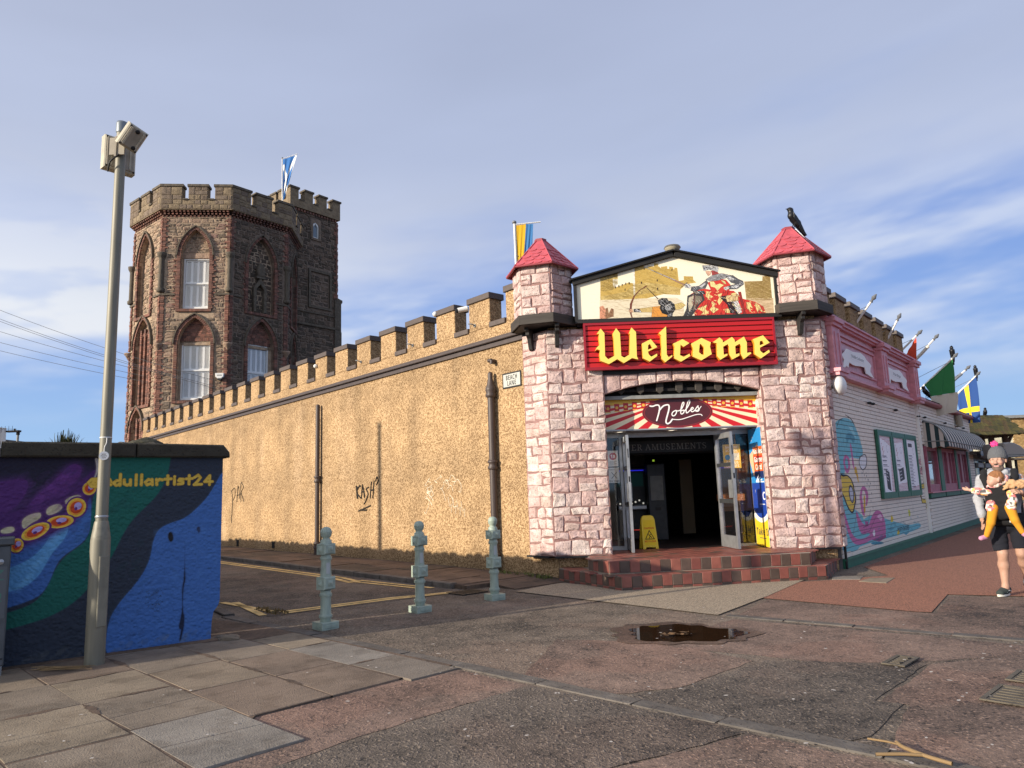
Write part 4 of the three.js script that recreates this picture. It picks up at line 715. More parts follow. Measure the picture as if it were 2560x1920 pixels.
{ // gable with the painted knight
  const t = thing('gable_sign', 'painted gable board of a red-caped knight and archer before a castle', 'sign', [0.648, 0, -12.0]);
  const P = (n, g, m) => part(n, (Array.isArray(g) ? g : [g]), m, t);
  const poly = [[0.5, 4.26], [3.92, 4.26], [3.92, 4.95], [2.2, 5.37], [0.5, 4.93]];
  const map = paint(2048, 704, (g, w, h) => {
    const k = 2048 / 3.42, a = artist(g, 0.5, 5.4, k);
    g.fillStyle = css(246, 238, 212); g.fillRect(0, 0, w, h);
    for (const [col, p] of ART_GABLE) a.fill(col, pairs(p));
    reseed(5);
    const hatch = (i, col, n, len, lw, ang, curve = 0) => { const P = pairs(ART_GABLE[i][1]); g.save(); g.beginPath(); P.forEach(([x, y], j) => (j ? g.lineTo(a.X(x), a.Y(y)) : g.moveTo(a.X(x), a.Y(y)))); g.closePath(); g.clip(); const xs = P.map((q) => a.X(q[0])), ys = P.map((q) => a.Y(q[1])), x0 = Math.min(...xs), x1 = Math.max(...xs), y0 = Math.min(...ys), y2 = Math.max(...ys); g.strokeStyle = `rgba(${col})`; g.lineWidth = lw; for (let k = 0; k < n; k++) { const x = rr(x0, x1), y = rr(y0, y2), t = ang + rr(-0.25, 0.25), l = len * rr(0.5, 1.3); g.beginPath(); g.moveTo(x, y); g.quadraticCurveTo(x + Math.cos(t) * l * 0.5 + curve * l, y + Math.sin(t) * l * 0.5, x + Math.cos(t) * l, y + Math.sin(t) * l); g.stroke(); } g.restore(); };
    for (const i of [0, 1, 2, 3]) { hatch(i, '110,84,36,0.5', 700, 18, 2, 0); hatch(i, '246,226,160,0.4', 320, 14, 3, 0); hatch(i, '90,70,30,0.4', 320, 9, 2, 1.57); hatch(i, '130,100,40,0.16', 90, 120, 14, 0.4); }
    for (const i of [4, 5]) hatch(i, '150,120,80,0.3', 320, 50, 3, 0.1); for (const i of [8, 9]) hatch(i, '90,60,36,0.5', 60, 20, 4, 1.2);
    hatch(10, '120,20,18,0.6', 170, 60, 4, 1.9, 0.3); hatch(10, '246,226,150,0.9', 60, 24, 6, 0.6, 0.6); hatch(10, '70,12,12,0.6', 60, 70, 3, 2.0, 0.2);
    ART_GABLE.forEach(([col], i) => { if (i < 20) return; const c = col.split(',').map(Number), mx = Math.max(...c); if (c[0] === c[1] || Math.abs(c[0] - c[2]) < 14) { hatch(i, '20,20,22,0.55', 40, 30, 3, 0.7, 0.2); hatch(i, '250,250,250,0.7', 26, 24, 3, 0.8, 0.2); } else hatch(i, '40,24,16,0.4', 26, 22, 2, 0.9, 0.3); });
    for (let i = 0; i < 2600; i++) { const x = rr(0, w), y = rr(h * 0.25, h), v = rnd(); g.fillStyle = v < 0.5 ? css(120, 96, 50, 0.05) : css(255, 246, 220, 0.06); g.fillRect(x, y, rr(3, 26), rr(2, 6)); }
    g.lineWidth = 2; for (const [col, p] of ART_GABLE.slice(13, 60)) { g.strokeStyle = css(30, 20, 18, 0.55); g.beginPath(); pairs(p).forEach(([x, y], i) => (i ? g.lineTo(a.X(x), a.Y(y)) : g.moveTo(a.X(x), a.Y(y)))); g.closePath(); g.stroke(); }
  });
  P('painted_board', unitUV(prism(poly, 0.06, 0.09), 0.5, 3.92, 5.4 - 704 / 2048 * 3.42, 5.4), mat(0xffffff, { map, roughness: 0.5 }));
  const beam = (a, b, w, z0, z1) => { const l = Math.hypot(b[0] - a[0], b[1] - a[1]), n = [-(b[1] - a[1]) / l * w, (b[0] - a[0]) / l * w]; return prism([a, b, [b[0] + n[0], b[1] + n[1]], [a[0] + n[0], a[1] + n[1]]], z0, z1, 0.005); };
  P('barge_board', [beam([0.46, 4.9], [2.2, 5.355], 0.09, 0.05, 0.15)], M.blackWood); P('barge_board', [beam([2.2, 5.355], [3.95, 4.925], 0.09, 0.05, 0.15)], M.blackWood);
  P('roof_edge', [beam([0.4, 4.975], [2.2, 5.445], 0.03, -0.05, 0.19), beam([2.2, 5.445], [3.98, 5.01], 0.03, -0.05, 0.19)], M.black);
  P('bottom_rail', [B(0.46, 3.96, 4.235, 4.3, 0.04, 0.14)], M.blackWood); P('side_rail', [B(0.46, 0.51, 4.3, 4.91, 0.05, 0.13)], M.blackWood); P('side_rail', [B(3.89, 3.94, 4.3, 4.94, 0.05, 0.13)], M.blackWood);
  P('back_board', [prism([[0.5, 4.2], [3.92, 4.2], [3.92, 4.97], [2.2, 5.4], [0.5, 4.96]], -0.1, 0.055)], M.dark);
  const fl = thing('floodlight', 'round dull floodlight sitting on the gable peak', 'lamp', [0.648 + 2.22, 5.46, -12.0]);
  part('bowl', lathe([[0, 0.0], [0.07, 0.01], [0.12, 0.045], [0.14, 0.09]], 20), mat(C(176, 168, 146), { roughness: 0.4 }), fl); part('lid', lathe([[0.145, 0.088], [0.13, 0.12], [0.07, 0.14], [0, 0.145]], 20), mat(C(120, 116, 106), { roughness: 0.4, metalness: 0.4 }), fl); part('stem', bar([0, -0.05, 0], [0, 0.02, 0], 0.02), M.black, fl);
}
{ // Welcome
  const t = thing('welcome_sign', 'red slatted board with big yellow blackletter word Welcome', 'sign', [0.648, 0, -11.985]);
  const red = mat(C(186, 26, 30), { roughness: 0.42 }), trim = mat(C(150, 26, 40), { roughness: 0.45 }), gap = mat(C(60, 12, 16));
  part('back_board', B(0.62, 3.8, 3.44, 4.21, 0.05, 0.08), gap, t);
  for (let i = 0; i < 8; i++) { const y = 3.465 + i * 0.0925; part('plank', prism([[0.62, y], [3.795, y], [3.795, y + 0.076], [0.62, y + 0.076]], 0.08, 0.098, 0.005), red, t); }
  part('frame', [B(0.59, 0.622, 3.42, 4.23, 0.05, 0.125)], trim, t); part('frame', [B(3.79, 3.822, 3.42, 4.23, 0.05, 0.125)], trim, t); part('frame', [prism([[0.622, 3.42], [3.79, 3.42], [3.79, 3.47], [0.622, 3.47]], 0.05, 0.125)], trim, t); part('frame', [B(0.622, 3.79, 4.19, 4.23, 0.05, 0.125)], trim, t);
  const face = mat(C(248, 220, 106), { roughness: 0.4 }), side = mat(C(232, 152, 42), { roughness: 0.5 });
  const lt = []; for (const [k, p] of LETTERS) { if (k.length === 1) lt.push([k, pairs(p), []]); else lt[lt.length - 1][2].push(pairs(p)); }
  for (const [k, p, h] of lt) { const l = part('letter', prism(p, 0.1, 0.2, 0, h), side, t); part('letter_face', prism(p.map((q) => q), 0.2005, 0.212, 0, h), face, l); }
}
{ // Nobles
  const t = thing('fascia_sign', 'red and cream striped fascia with white script Nobles on a brown oval', 'sign', [0.648, 0, -12.288]);
  const map = paint(1536, 300, (g, w, h) => {
    const k = w / 2.68; g.fillStyle = css(240, 226, 190); g.fillRect(0, 0, w, h); const cx = w * 0.475, cy = h * 0.02;
    for (let i = 0; i < 40; i += 2) { const a0 = -0.3 + i * 0.0985 * 1.02, a1 = a0 + 0.1; g.fillStyle = css(200, 30, 38); g.beginPath(); g.moveTo(cx, cy); g.lineTo(cx + Math.cos(a0) * 2600, cy + Math.sin(a0) * 900); g.lineTo(cx + Math.cos(a1) * 2600, cy + Math.sin(a1) * 900); g.closePath(); g.fill(); }
    g.fillStyle = css(236, 190, 60); g.beginPath(); g.moveTo(0, 0); g.lineTo(w, 0); g.lineTo(w, h * 0.2); g.quadraticCurveTo(w * 0.75, h * 0.12, cx, 0); g.quadraticCurveTo(w * 0.25, h * 0.12, 0, h * 0.2); g.fill();
    for (let i = 0; i < 18; i++) { const x = 20 + i * 88, sag = h * (0.02 + 0.15 * Math.abs((x - cx) / (w / 2)) ** 1.4); g.fillStyle = css(186, 32, 36); g.beginPath(); g.moveTo(x, sag); g.lineTo(x + 52, sag); g.lineTo(x + 48, sag + h * 0.24); g.lineTo(x + 4, sag + h * 0.24); g.fill(); g.fillStyle = css(236, 180, 70); g.beginPath(); g.arc(x + 26, sag + h * 0.13, 15, 0, 7); g.fill(); g.fillRect(x - 1, sag + h * 0.24, 54, 8); }
    g.fillStyle = css(160, 30, 40); g.beginPath(); g.ellipse(cx, h * 0.48, w * 0.227, h * 0.52, 0, 0, 7); g.fill(); g.fillStyle = css(84, 34, 40); g.beginPath(); g.ellipse(cx, h * 0.48, w * 0.222, h * 0.505, 0, 0, 7); g.fill(); g.strokeStyle = css(190, 50, 54); g.lineWidth = 3; g.beginPath(); g.ellipse(cx, h * 0.48, w * 0.213, h * 0.475, 0, 0, 7); g.stroke();
    g.lineCap = g.lineJoin = 'round'; const S = (pts) => { const P = pts.map(([x, y]) => [(x - 45) / 1405 * w, (y - 110) / 292 * h]); g.beginPath(); g.moveTo(...P[0]); for (let i = 1; i < P.length - 1; i++) g.quadraticCurveTo(P[i][0], P[i][1], (P[i][0] + P[i + 1][0]) / 2, (P[i][1] + P[i + 1][1]) / 2); g.lineTo(...P[P.length - 1]); g.stroke(); };
    const strokes = [[14, [[468, 180], [490, 188], [520, 172], [548, 172], [556, 200], [545, 250], [520, 326]]], [15, [[548, 230], [580, 185], [620, 172], [642, 176], [638, 220], [612, 300], [600, 345], [615, 364], [640, 350], [662, 318]]], [9, [[662, 318], [720, 330], [800, 305], [880, 278], [925, 278], [932, 292]]],
      [11, [[700, 232], [675, 240], [658, 268], [668, 288], [690, 280], [706, 250], [700, 232], [715, 240], [740, 232]]], [11, [[740, 232], [765, 200], [780, 160], [768, 150], [752, 190], [738, 262], [752, 274], [775, 250], [768, 228], [752, 238]]], [11, [[775, 240], [805, 210], [834, 150], [828, 132], [812, 150], [792, 220], [790, 262], [806, 258], [826, 236]]], [11, [[826, 236], [852, 228], [860, 212], [846, 206], [832, 228], [840, 254], [862, 246], [878, 226]]], [11, [[876, 228], [906, 186], [898, 206], [914, 230], [896, 252], [870, 240]]], [8, [[870, 240], [900, 240], [930, 200]]]];
    for (const [dx, dy, col, add] of [[4, 5, css(40, 12, 16), 2], [0, 0, css(250, 248, 244), 0]]) { g.save(); g.translate(dx, dy); g.strokeStyle = col; for (const [lw2, p] of strokes) { g.lineWidth = lw2 + add; S(p); } g.restore(); }
  });
  part('printed_face', unitUV(prism([[0.91, 2.445], [3.585, 2.445], [3.585, 2.955], [0.91, 2.955]], -0.02, 0.0), 0.91, 3.585, 2.445, 2.955), mat(0xffffff, { map, roughness: 0.35 }), t);
  part('frame', [B(0.9, 3.59, 2.42, 2.444, -0.04, 0.015)], M.alu, t); part('frame', [B(0.9, 3.59, 2.956, 2.98, -0.04, 0.015)], M.alu, t); part('back_board', [B(0.9, 3.59, 2.445, 2.955, -0.05, -0.022)], M.dark, t);
  for (const [u, l] of [[1.2, 'leftmost'], [2.1, 'middle'], [3.02, 'rightmost']]) {
    const d = thing('downlight', l + ' of the three round downlights under the striped fascia', 'lamp', [0.648 + u, 2.424, -12.49], 'downlights over the door'); part('rim', lathe([[0.06, 0.002], [0.1, 0.002], [0.1, -0.012], [0.06, -0.01]], 18), M.white, d);
    part('lens', lathe([[0, -0.006], [0.06, -0.006]], 18), mat(C(255, 246, 226), { emissive: C(255, 240, 214), emissiveIntensity: 1.6 }), d);
    const s = new THREE.SpotLight(new THREE.Color(1, 0.92, 0.8), 0.3, 5, 1.1, 0.6); s.position.set(0, -0.03, 0); s.target.position.set(0, -2, 0); s.name = 'downlight_glow'; s.castShadow = true; d.add(s, s.target);
  }
}
function flat(name, label, category, f, x0, x1, y0, y1, z, pw, ph, draw, o = {}) {   // a printed sheet or plate with a real edge
  const t = thing(name, label, category), map = paint(pw, ph, draw);
  const g = on(f, unitUV(quad(x0, x1, y0, y1, z + 0.004), x0, x1, y0, y1)); part('print', g, mat(0xffffff, { map, roughness: o.rough ?? 0.5 }), t);
  part(o.edge ?? 'sheet', on(f, B(x0 - (o.rim ?? 0), x1 + (o.rim ?? 0), y0 - (o.rim ?? 0), y1 + (o.rim ?? 0), z - 0.004, z + 0.002)), o.edgeMat ?? M.white, t); return t;
}
const words = (g, s, x, y, px, col, font = 'sans-serif', w = '', al = 'center') => { g.fillStyle = col; g.font = `${w} ${px}px ${font}`; g.textAlign = al; g.textBaseline = 'middle'; g.fillText(s, x, y); };
flat('street_sign', 'white street name plate reading BEACH LANE beside the pink pillar', 'sign', LW, -1.22, -0.72, 3.32, 3.59, 0.014, 512, 276, (g, w, h) => { g.fillStyle = css(186, 186, 178); g.fillRect(0, 0, w, h); g.strokeStyle = css(10, 10, 10); g.lineWidth = 34; g.strokeRect(4, 4, w - 8, h - 8); for (const [s, y, k] of [['BEACH', 88, 1], ['LANE', 194, 1]]) { g.save(); g.translate(w / 2, y); g.scale(0.92, 1.15); g.letterSpacing = '3px'; words(g, s, 0, 0, 108, css(4, 4, 6), 'sans-serif', 'bold'); g.restore(); } }, { edge: 'plate', rim: 0.006, edgeMat: M.black });
const Z1 = -0.74;
flat('poster', 'yellow back to school bonus credits poster inside the right side window', 'poster', FA, 3.08, 3.39, 1.74, 2.16, -0.8, 256, 348, (g, w, h) => { g.fillStyle = css(222, 178, 50); g.fillRect(0, 0, w, h); g.strokeStyle = css(240, 205, 90); g.lineWidth = 10; g.strokeRect(6, 6, w - 12, h - 12); words(g, 'BACK TO', w / 2, 42, 44, css(250, 240, 214), 'sans-serif', 'bold'); words(g, 'SCHOOL', w / 2, 92, 46, css(250, 240, 214), 'sans-serif', 'bold'); g.fillStyle = css(244, 232, 200); g.fillRect(90, 124, 146, 110); g.fillStyle = css(60, 130, 170); g.beginPath(); g.ellipse(62, 190, 38, 40, 0.4, 0, 7); g.fill(); for (let i = 0; i < 5; i++) { g.fillStyle = css(90, 110, 120); g.fillRect(100, 138 + i * 19, 120 - i * 9, 7); } words(g, 'BONUS', w / 2, 268, 52, css(252, 246, 230), 'sans-serif', 'bold'); words(g, 'CREDITS', w / 2, 318, 50, css(252, 246, 230), 'sans-serif', 'bold'); });
flat('notice', 'white over 18 notice in the left side window', 'notice', FA, 1.02, 1.2, 1.84, 2.12, -0.8, 160, 250, (g, w, h) => { g.fillStyle = css(214, 212, 210); g.fillRect(0, 0, w, h); g.fillStyle = css(170, 50, 66); g.beginPath(); g.arc(w / 2, 90, 58, 0, 7); g.fill(); words(g, '18', w / 2, 92, 74, css(240, 236, 236), 'sans-serif', 'bold'); g.fillStyle = css(120, 120, 124); for (let i = 0; i < 4; i++) g.fillRect(24, 168 + i * 18, 112 - (i % 2) * 30, 6); });
flat('notice', 'white sorry no dogs notice under the over 18 notice', 'notice', FA, 1.02, 1.21, 1.55, 1.82, -0.8, 160, 230, (g, w, h) => { g.fillStyle = css(206, 206, 204); g.fillRect(0, 0, w, h); words(g, 'Sorry', 52, 30, 34, css(60, 60, 64)); g.strokeStyle = css(70, 70, 74); g.lineWidth = 9; g.beginPath(); g.moveTo(40, 70); g.lineTo(120, 165); g.moveTo(120, 70); g.lineTo(40, 165); g.stroke(); words(g, 'No Dogs', w / 2, 202, 38, css(30, 30, 32), 'sans-serif', 'bold'); });
flat('window_vinyl', 'blue and yellow printed panel at the right end of the doorway', 'poster', { m: new THREE.Matrix4().makeRotationY(-Math.PI / 2).setPosition(0.648 + 3.555, 0, -12.088) }, -0.7, -0.05, 0.4, 2.4, 0.03, 360, 1286, (g, w, h) => {
  g.fillStyle = css(44, 140, 206); g.fillRect(0, 0, w, h); g.fillStyle = css(28, 66, 160); g.fillRect(0, h * 0.47, w, h * 0.35);
  g.fillStyle = css(240, 238, 226); g.beginPath(); g.moveTo(0, h * 0.7); g.quadraticCurveTo(w * 0.5, h * 0.82, w, h * 0.72); g.lineTo(w, h); g.lineTo(0, h); g.fill(); g.fillStyle = css(28, 66, 160); g.beginPath(); g.ellipse(w * 0.5, h * 0.62, w * 0.52, h * 0.125, 0, 0, 7); g.fill();
  g.fillStyle = css(236, 200, 40); g.beginPath(); g.moveTo(0, h * 0.765); g.quadraticCurveTo(w * 0.5, h * 0.84, w, h * 0.77); g.lineTo(w, h); g.lineTo(0, h); g.fill();
  g.save(); g.translate(w * 0.5, h * 0.27); g.rotate(-0.42); g.fillStyle = css(240, 190, 150); g.fillRect(-170, -130, 300, 250); g.restore(); g.fillStyle = css(206, 96, 40); g.fillRect(w * 0.28, h * 0.16, w * 0.72, h * 0.22); g.fillStyle = css(190, 30, 36); g.fillRect(w * 0.34, h * 0.24, w * 0.6, h * 0.06); words(g, 'Nobles', w * 0.64, h * 0.2, 76, css(252, 250, 246), 'sans-serif', 'bold'); words(g, 'Game', w * 0.64, h * 0.27, 80, css(252, 250, 246), 'sans-serif', 'bold'); words(g, 'Card', w * 0.64, h * 0.335, 80, css(252, 250, 246), 'sans-serif', 'bold'); g.fillStyle = css(24, 44, 96); g.fillRect(w * 0.28, h * 0.37, w * 0.72, h * 0.06);
  g.strokeStyle = css(250, 250, 250); g.lineWidth = 12; for (let i = 0; i < 4; i++) { g.beginPath(); g.moveTo(w * 0.35, h * 0.46); g.lineTo(w * (0.6 + i * 0.12), h * (0.4 + i * 0.02)); g.stroke(); }
  words(g, 'C', w * 0.86, h * 0.58, 120, css(250, 250, 250), 'sans-serif', 'bold'); g.fillStyle = css(220, 228, 240); g.fillRect(w * 0.5, h * 0.645, w * 0.4, 10); words(g, 'Take It', w * 0.55, h * 0.88, 104, css(40, 48, 70), 'sans-serif', 'bold'); g.fillStyle = css(90, 90, 80); g.fillRect(w * 0.3, h * 0.93, w * 0.5, 8);
});
flat('amusements_sign', 'dim grey lettering TOWER AMUSEMENTS over the inner doorway', 'sign', FA, 1.2, 3.1, 2.1, 2.32, -1.485, 1024, 118, (g, w, h) => { g.fillStyle = css(14, 13, 13); g.fillRect(0, 0, w, h); g.letterSpacing = '4px'; words(g, 'TOWER AMUSEMENTS', w * 0.46, h * 0.55, 84, css(120, 116, 110), 'serif'); }, { edgeMat: M.blackMatt });
{ // wet floor sign
  const t = thing('wet_floor_sign', 'yellow folding wet floor sign inside the left door leaf', 'safety sign', [0.648 + 1.66, 0.388, -12.9]); t.rotation.y = 0.12;
  const y = mat(C(222, 190, 40), { roughness: 0.45 }), outl = [[-0.14, 0], [-0.09, 0], [-0.08, 0.03], [0.08, 0.03], [0.09, 0], [0.14, 0], [0.12, 0.5], [0.1, 0.56], [0.06, 0.58], [-0.06, 0.58], [-0.1, 0.56], [-0.12, 0.5]];
  const mp = paint(256, 512, (g, w, h) => { g.fillStyle = css(222, 190, 40); g.fillRect(0, 0, w, h); words(g, 'CAUTION', w / 2, 190, 40, css(190, 40, 30), 'sans-serif', 'bold'); g.strokeStyle = css(20, 20, 20); g.lineWidth = 12; g.beginPath(); g.moveTo(w / 2, 225); g.lineTo(w / 2 + 78, 350); g.lineTo(w / 2 - 78, 350); g.closePath(); g.stroke(); g.lineWidth = 11; g.lineCap = 'round'; g.beginPath(); g.moveTo(112, 285); g.lineTo(136, 308); g.lineTo(118, 335); g.moveTo(136, 308); g.lineTo(162, 330); g.moveTo(120, 296); g.lineTo(148, 284); g.stroke(); g.beginPath(); g.arc(106, 270, 8, 0, 7); g.fillStyle = css(20, 20, 20); g.fill(); words(g, 'WET FLOOR', w / 2, 384, 38, css(190, 40, 30), 'sans-serif', 'bold'); });
  const a = prism(outl, -0.008, 0.008, 0.003).rotateX(-0.17).translate(0, 0, 0.11), b = prism(outl, -0.008, 0.008, 0.003).rotateX(0.17).translate(0, 0, -0.11);
  part('front_leaf', a, y, t); part('rear_leaf', b, y, t); part('print', unitUV(quad(-0.1, 0.1, 0.06, 0.5, 0.0095), -0.13, 0.13, -0.02, 0.58).rotateX(-0.17).translate(0, 0, 0.11), mat(0xffffff, { map: mp }), t); part('handle', bar([-0.05, 0.565, 0], [0.05, 0.565, 0], 0.014), M.black, t);
}
{ // machines in the hall
  const f = (x, z) => [0.648 + x, 0.385, -12.088 + z];
  const neon = (c, k) => mat(c, { emissive: c, emissiveIntensity: k });
  const a = thing('slot_machine', 'dark slot machine with glints at the left inside the hall', 'game machine', f(1.75, -3.4)); part('cabinet', CB(-0.35, 0.35, 0, 1.5, -0.3, 0.3, 0.03), M.black, a); part('top_box', CB(-0.35, 0.35, 1.5, 1.75, -0.2, 0.3, 0.03), M.dark, a); part('strip_light', B(-0.3, 0.3, 1.42, 1.44, 0.3, 0.31), neon(C(40, 40, 220), 0.5), a); part('screen', B(-0.28, 0.28, 1.1, 1.38, 0.3, 0.306), neon(C(16, 40, 40), 0.25), a); part('tray', CB(-0.3, 0.3, 0.62, 0.72, 0.3, 0.5, 0.02), M.alu, a);
  for (let i = 0; i < 7; i++) part('button', ball(-0.24 + i * 0.08, 0.75 + (i % 3) * 0.03, 0.4, 0.02), neon(C(230, 226, 214), 0.35), a);
  part('light_bar', B(-0.1, 0.3, 0.2, 0.212, 0.3, 0.31), neon(C(200, 60, 50), 0.5), a);
  const b = thing('change_machine', 'tall steel change machine standing at the hall centre', 'machine', f(2.25, -3.0)); part('body', CB(-0.19, 0.19, 0, 1.55, -0.2, 0.2, 0.02), mat(C(70, 72, 76), { map: T.metal, roughness: 0.5, metalness: 0.5 }), b); part('panel', CB(-0.13, 0.13, 0.8, 1.3, 0.2, 0.215, 0.004), M.grey, b); part('slot', B(-0.06, 0.06, 0.6, 0.66, 0.2, 0.21), M.black, b); part('sign_light', B(-0.02, 0.02, 1.6, 1.64, 0, 0.03), neon(C(160, 200, 60), 0.4), b);
}
// small fittings
{
  const cam = thing('security_camera', 'small white bullet camera on the battlement near the left turret', 'camera'); const a = LW.P(-2.24, 5.06, 0), b = LW.P(-2.34, 5.02, 0.16), c2 = LW.P(-2.36, 5.0, 0.2);
  part('body', bar(a.toArray(), b.toArray(), 0.055, 0.05, 12), M.white, cam); part('lens', bar(b.toArray(), c2.toArray(), 0.045, 0.04, 12), M.black, cam);
  for (const [s, y, l] of [[-8.8, 4.93, 'round white lamp on the eighth battlement from the turret'], [-3.3, 5.17, 'small pale lamp under the coping third from the turret']]) { const t = thing('dome_lamp', l, 'lamp'), p = LW.P(s, y, 0.03); part('dome', ball(p.x, p.y, p.z, 0.055), M.white, t); part('base', bar(LW.P(s, y, -0.01).toArray(), LW.P(s, y, 0.02).toArray(), 0.04), M.grey, t); }
  for (const [s, l] of [[-2.02, 'nearest to the left turret'], [-4.2, 'second from the left turret'], [-6.45, 'third from the left turret']]) { const t = thing('pipe_stub', 'short bent spout on the parapet, ' + l, 'pipe', [0, 0, 0], 'spouts on the parapet'); const p = (x, y, z) => LW.P(s + x, 4.67 + y, z).toArray(); part('spout', tube([p(0, 0, -0.02), p(0, 0.02, 0.08), p(-0.05, 0.03, 0.12)], 0.014), M.grey, t); part('flange', bar(p(0, 0, -0.012), p(0, 0, 0.01), 0.035), M.grey, t); }
}
// ---------------------------------------------------------------- the old octagonal tower
reseed(61);
{
  const tower = thing('stone_tower', 'old octagonal brick and stone tower with battlements behind the wall', 'tower', [-14.334, 0, -34.421]);
  const TP = (name, g, m, parent = tower, label, kind) => part(name, (Array.isArray(g) ? g : [g]).map((q) => clean(q).translate(14.334, 0, 34.421)), m, parent, label, kind);
  const Rr = 3.826, th = 2.646, vt = (k, r = Rr) => [-14.334 + r * Math.cos(th - k * Math.PI / 4), -34.421 + r * Math.sin(th - k * Math.PI / 4)];
  const fr = (a, b) => frame(a[0], a[1], -Math.atan2(b[1] - a[1], b[0] - a[0]));
  const arcPts = (cx, w, ys, h, n = 8) => { const Rc = (w * w + h * h) / (2 * w), o = []; const a1 = Math.asin(h / Rc); for (let i = 0; i <= n; i++) { const a = a1 * i / n; o.push([cx + w - Rc + Rc * Math.cos(a), ys + Rc * Math.sin(a)]); } return [...o, ...o.slice(0, -1).reverse().map(([x, y]) => [2 * cx - x, y])]; };
  const archShape = (A, e = 0) => [[A.c - A.w - e, A.y0 - e], [A.c + A.w + e, A.y0 - e], ...arcPts(A.c, A.w + e, A.ys, A.h + e)];
  const archSpan = (A, e) => (y) => { if (y < A.y0 - e || y > A.ys + A.h + e) return null; let w = A.w + e; if (y > A.ys) { const W = A.w + e, H = A.h + e, Rc = (W * W + H * H) / (2 * W); w = Math.sqrt(Math.max(0, Rc * Rc - (y - A.ys) ** 2)) - (Rc - W); } return w > 0.02 ? [A.c - w, A.c + w] : null; };
  const stones = [], bricks = M.brick.map(() => []);
  const addB = (f, g) => bricks[Math.floor(rnd() * bricks.length)].push(...on(f, g));
  const ringBricks = (f, A, t, z) => {                                  // two rows of bricks round a pointed arch and down its sides
    const p = [[A.c + A.w, A.y0], ...arcPts(A.c, A.w, A.ys, A.h, 16), [A.c - A.w, A.y0]], L = [0]; for (let i = 1; i < p.length; i++) L.push(L[i - 1] + Math.hypot(p[i][0] - p[i - 1][0], p[i][1] - p[i - 1][1]));
    const at = (s) => { let i = 1; while (i < L.length - 1 && L[i] < s) i++; const k = (s - L[i - 1]) / (L[i] - L[i - 1] || 1), dx = p[i][0] - p[i - 1][0], dy = p[i][1] - p[i - 1][1], l = Math.hypot(dx, dy) || 1; return [mix(p[i - 1][0], p[i][0], k), mix(p[i - 1][1], p[i][1], k), dy / l, -dx / l]; };
    const n = Math.round(L[L.length - 1] / 0.083);
    for (let i = 0; i < n; i++) { const a = at((i + 0.08) / n * L[L.length - 1]), b = at((i + 0.92) / n * L[L.length - 1]); addB(f, prism([[a[0], a[1]], [a[0] + a[2] * t, a[1] + a[3] * t], [b[0] + b[2] * t, b[1] + b[3] * t], [b[0], b[1]]], -0.1, z + rr(-0.008, 0.008))); }
  };
  const course = (f, x0, x1, y0, y1, z, bw = 0.2, bh = 0.078) => { let r = 0; for (let y = y0; y < y1 - 0.03; y += bh, r++) for (let x = x0 - (r % 2) * bw / 2; x < x1; x += bw) { const a = Math.max(x, x0) + 0.005, b = Math.min(x + bw, x1) - 0.005; if (b - a > 0.03) addB(f, B(a, b, y + 0.005, Math.min(y + bh, y1) - 0.005, z - 0.06, z + rr(-0.004, 0.006))); } };
  const quoins = (f, x, dirn, y0, y1, z, w0 = 0.14, w1 = 0.27) => { let r = 0; for (let y = y0; y < y1; y += 0.085, r++) { const w = r % 3 === 2 ? w1 : w0 * rr(0.9, 1.15), a = dirn > 0 ? [x, x + w] : [x - w, x]; addB(f, B(a[0], a[1], y + 0.006, y + 0.079, -0.05, z + rr(-0.01, 0.025))); } };
  const shutter = (f, x0, x1, y0, y1, z, cols, parent) => {
    const w = sub('window', parent), fw = 0.055, ym = (y0 + y1) / 2;
    TP('frame', on(f, [B(x0, x0 + fw, y0, y1, z, z + 0.06), B(x1 - fw, x1, y0, y1, z, z + 0.06), B(x0 + fw, x1 - fw, y1 - fw, y1, z, z + 0.06), B(x0 + fw, x1 - fw, y0, y0 + 0.08, z, z + 0.09), B(x0 + fw, x1 - fw, ym - 0.03, ym + 0.03, z, z + 0.06)]), M.white, w);
    for (const [a, b] of [[y0 + 0.08, ym - 0.03], [ym + 0.03, y1 - fw]]) { TP('pane', on(f, [B(x0 + fw, x1 - fw, a, b, z + 0.02, z + 0.026)]), M.glass, w);
      const cw = (x1 - x0 - 2 * fw) / cols; for (let c = 0; c < cols; c++) { const p = x0 + fw + c * cw, g = [B(p, p + 0.045, a, b, z - 0.06, z - 0.03), B(p + cw - 0.045, p + cw, a, b, z - 0.06, z - 0.03), B(p + 0.045, p + cw - 0.045, a, a + 0.06, z - 0.06, z - 0.03), B(p + 0.045, p + cw - 0.045, b - 0.06, b, z - 0.06, z - 0.03)]; for (let y = a + 0.08; y < b - 0.08; y += 0.052) g.push(new THREE.BoxGeometry(cw - 0.09, 0.05, 0.008).rotateX(0.75).translate(p + cw / 2, y, z - 0.045)); TP('shutter', on(f, g), M.whiteMatt, w); } }
    TP('void', on(f, B(x0, x1, y0, y1, z - 0.2, z - 0.19)), M.dark, w);
  };
  const Ytop = 14.31, inner = 0.22;
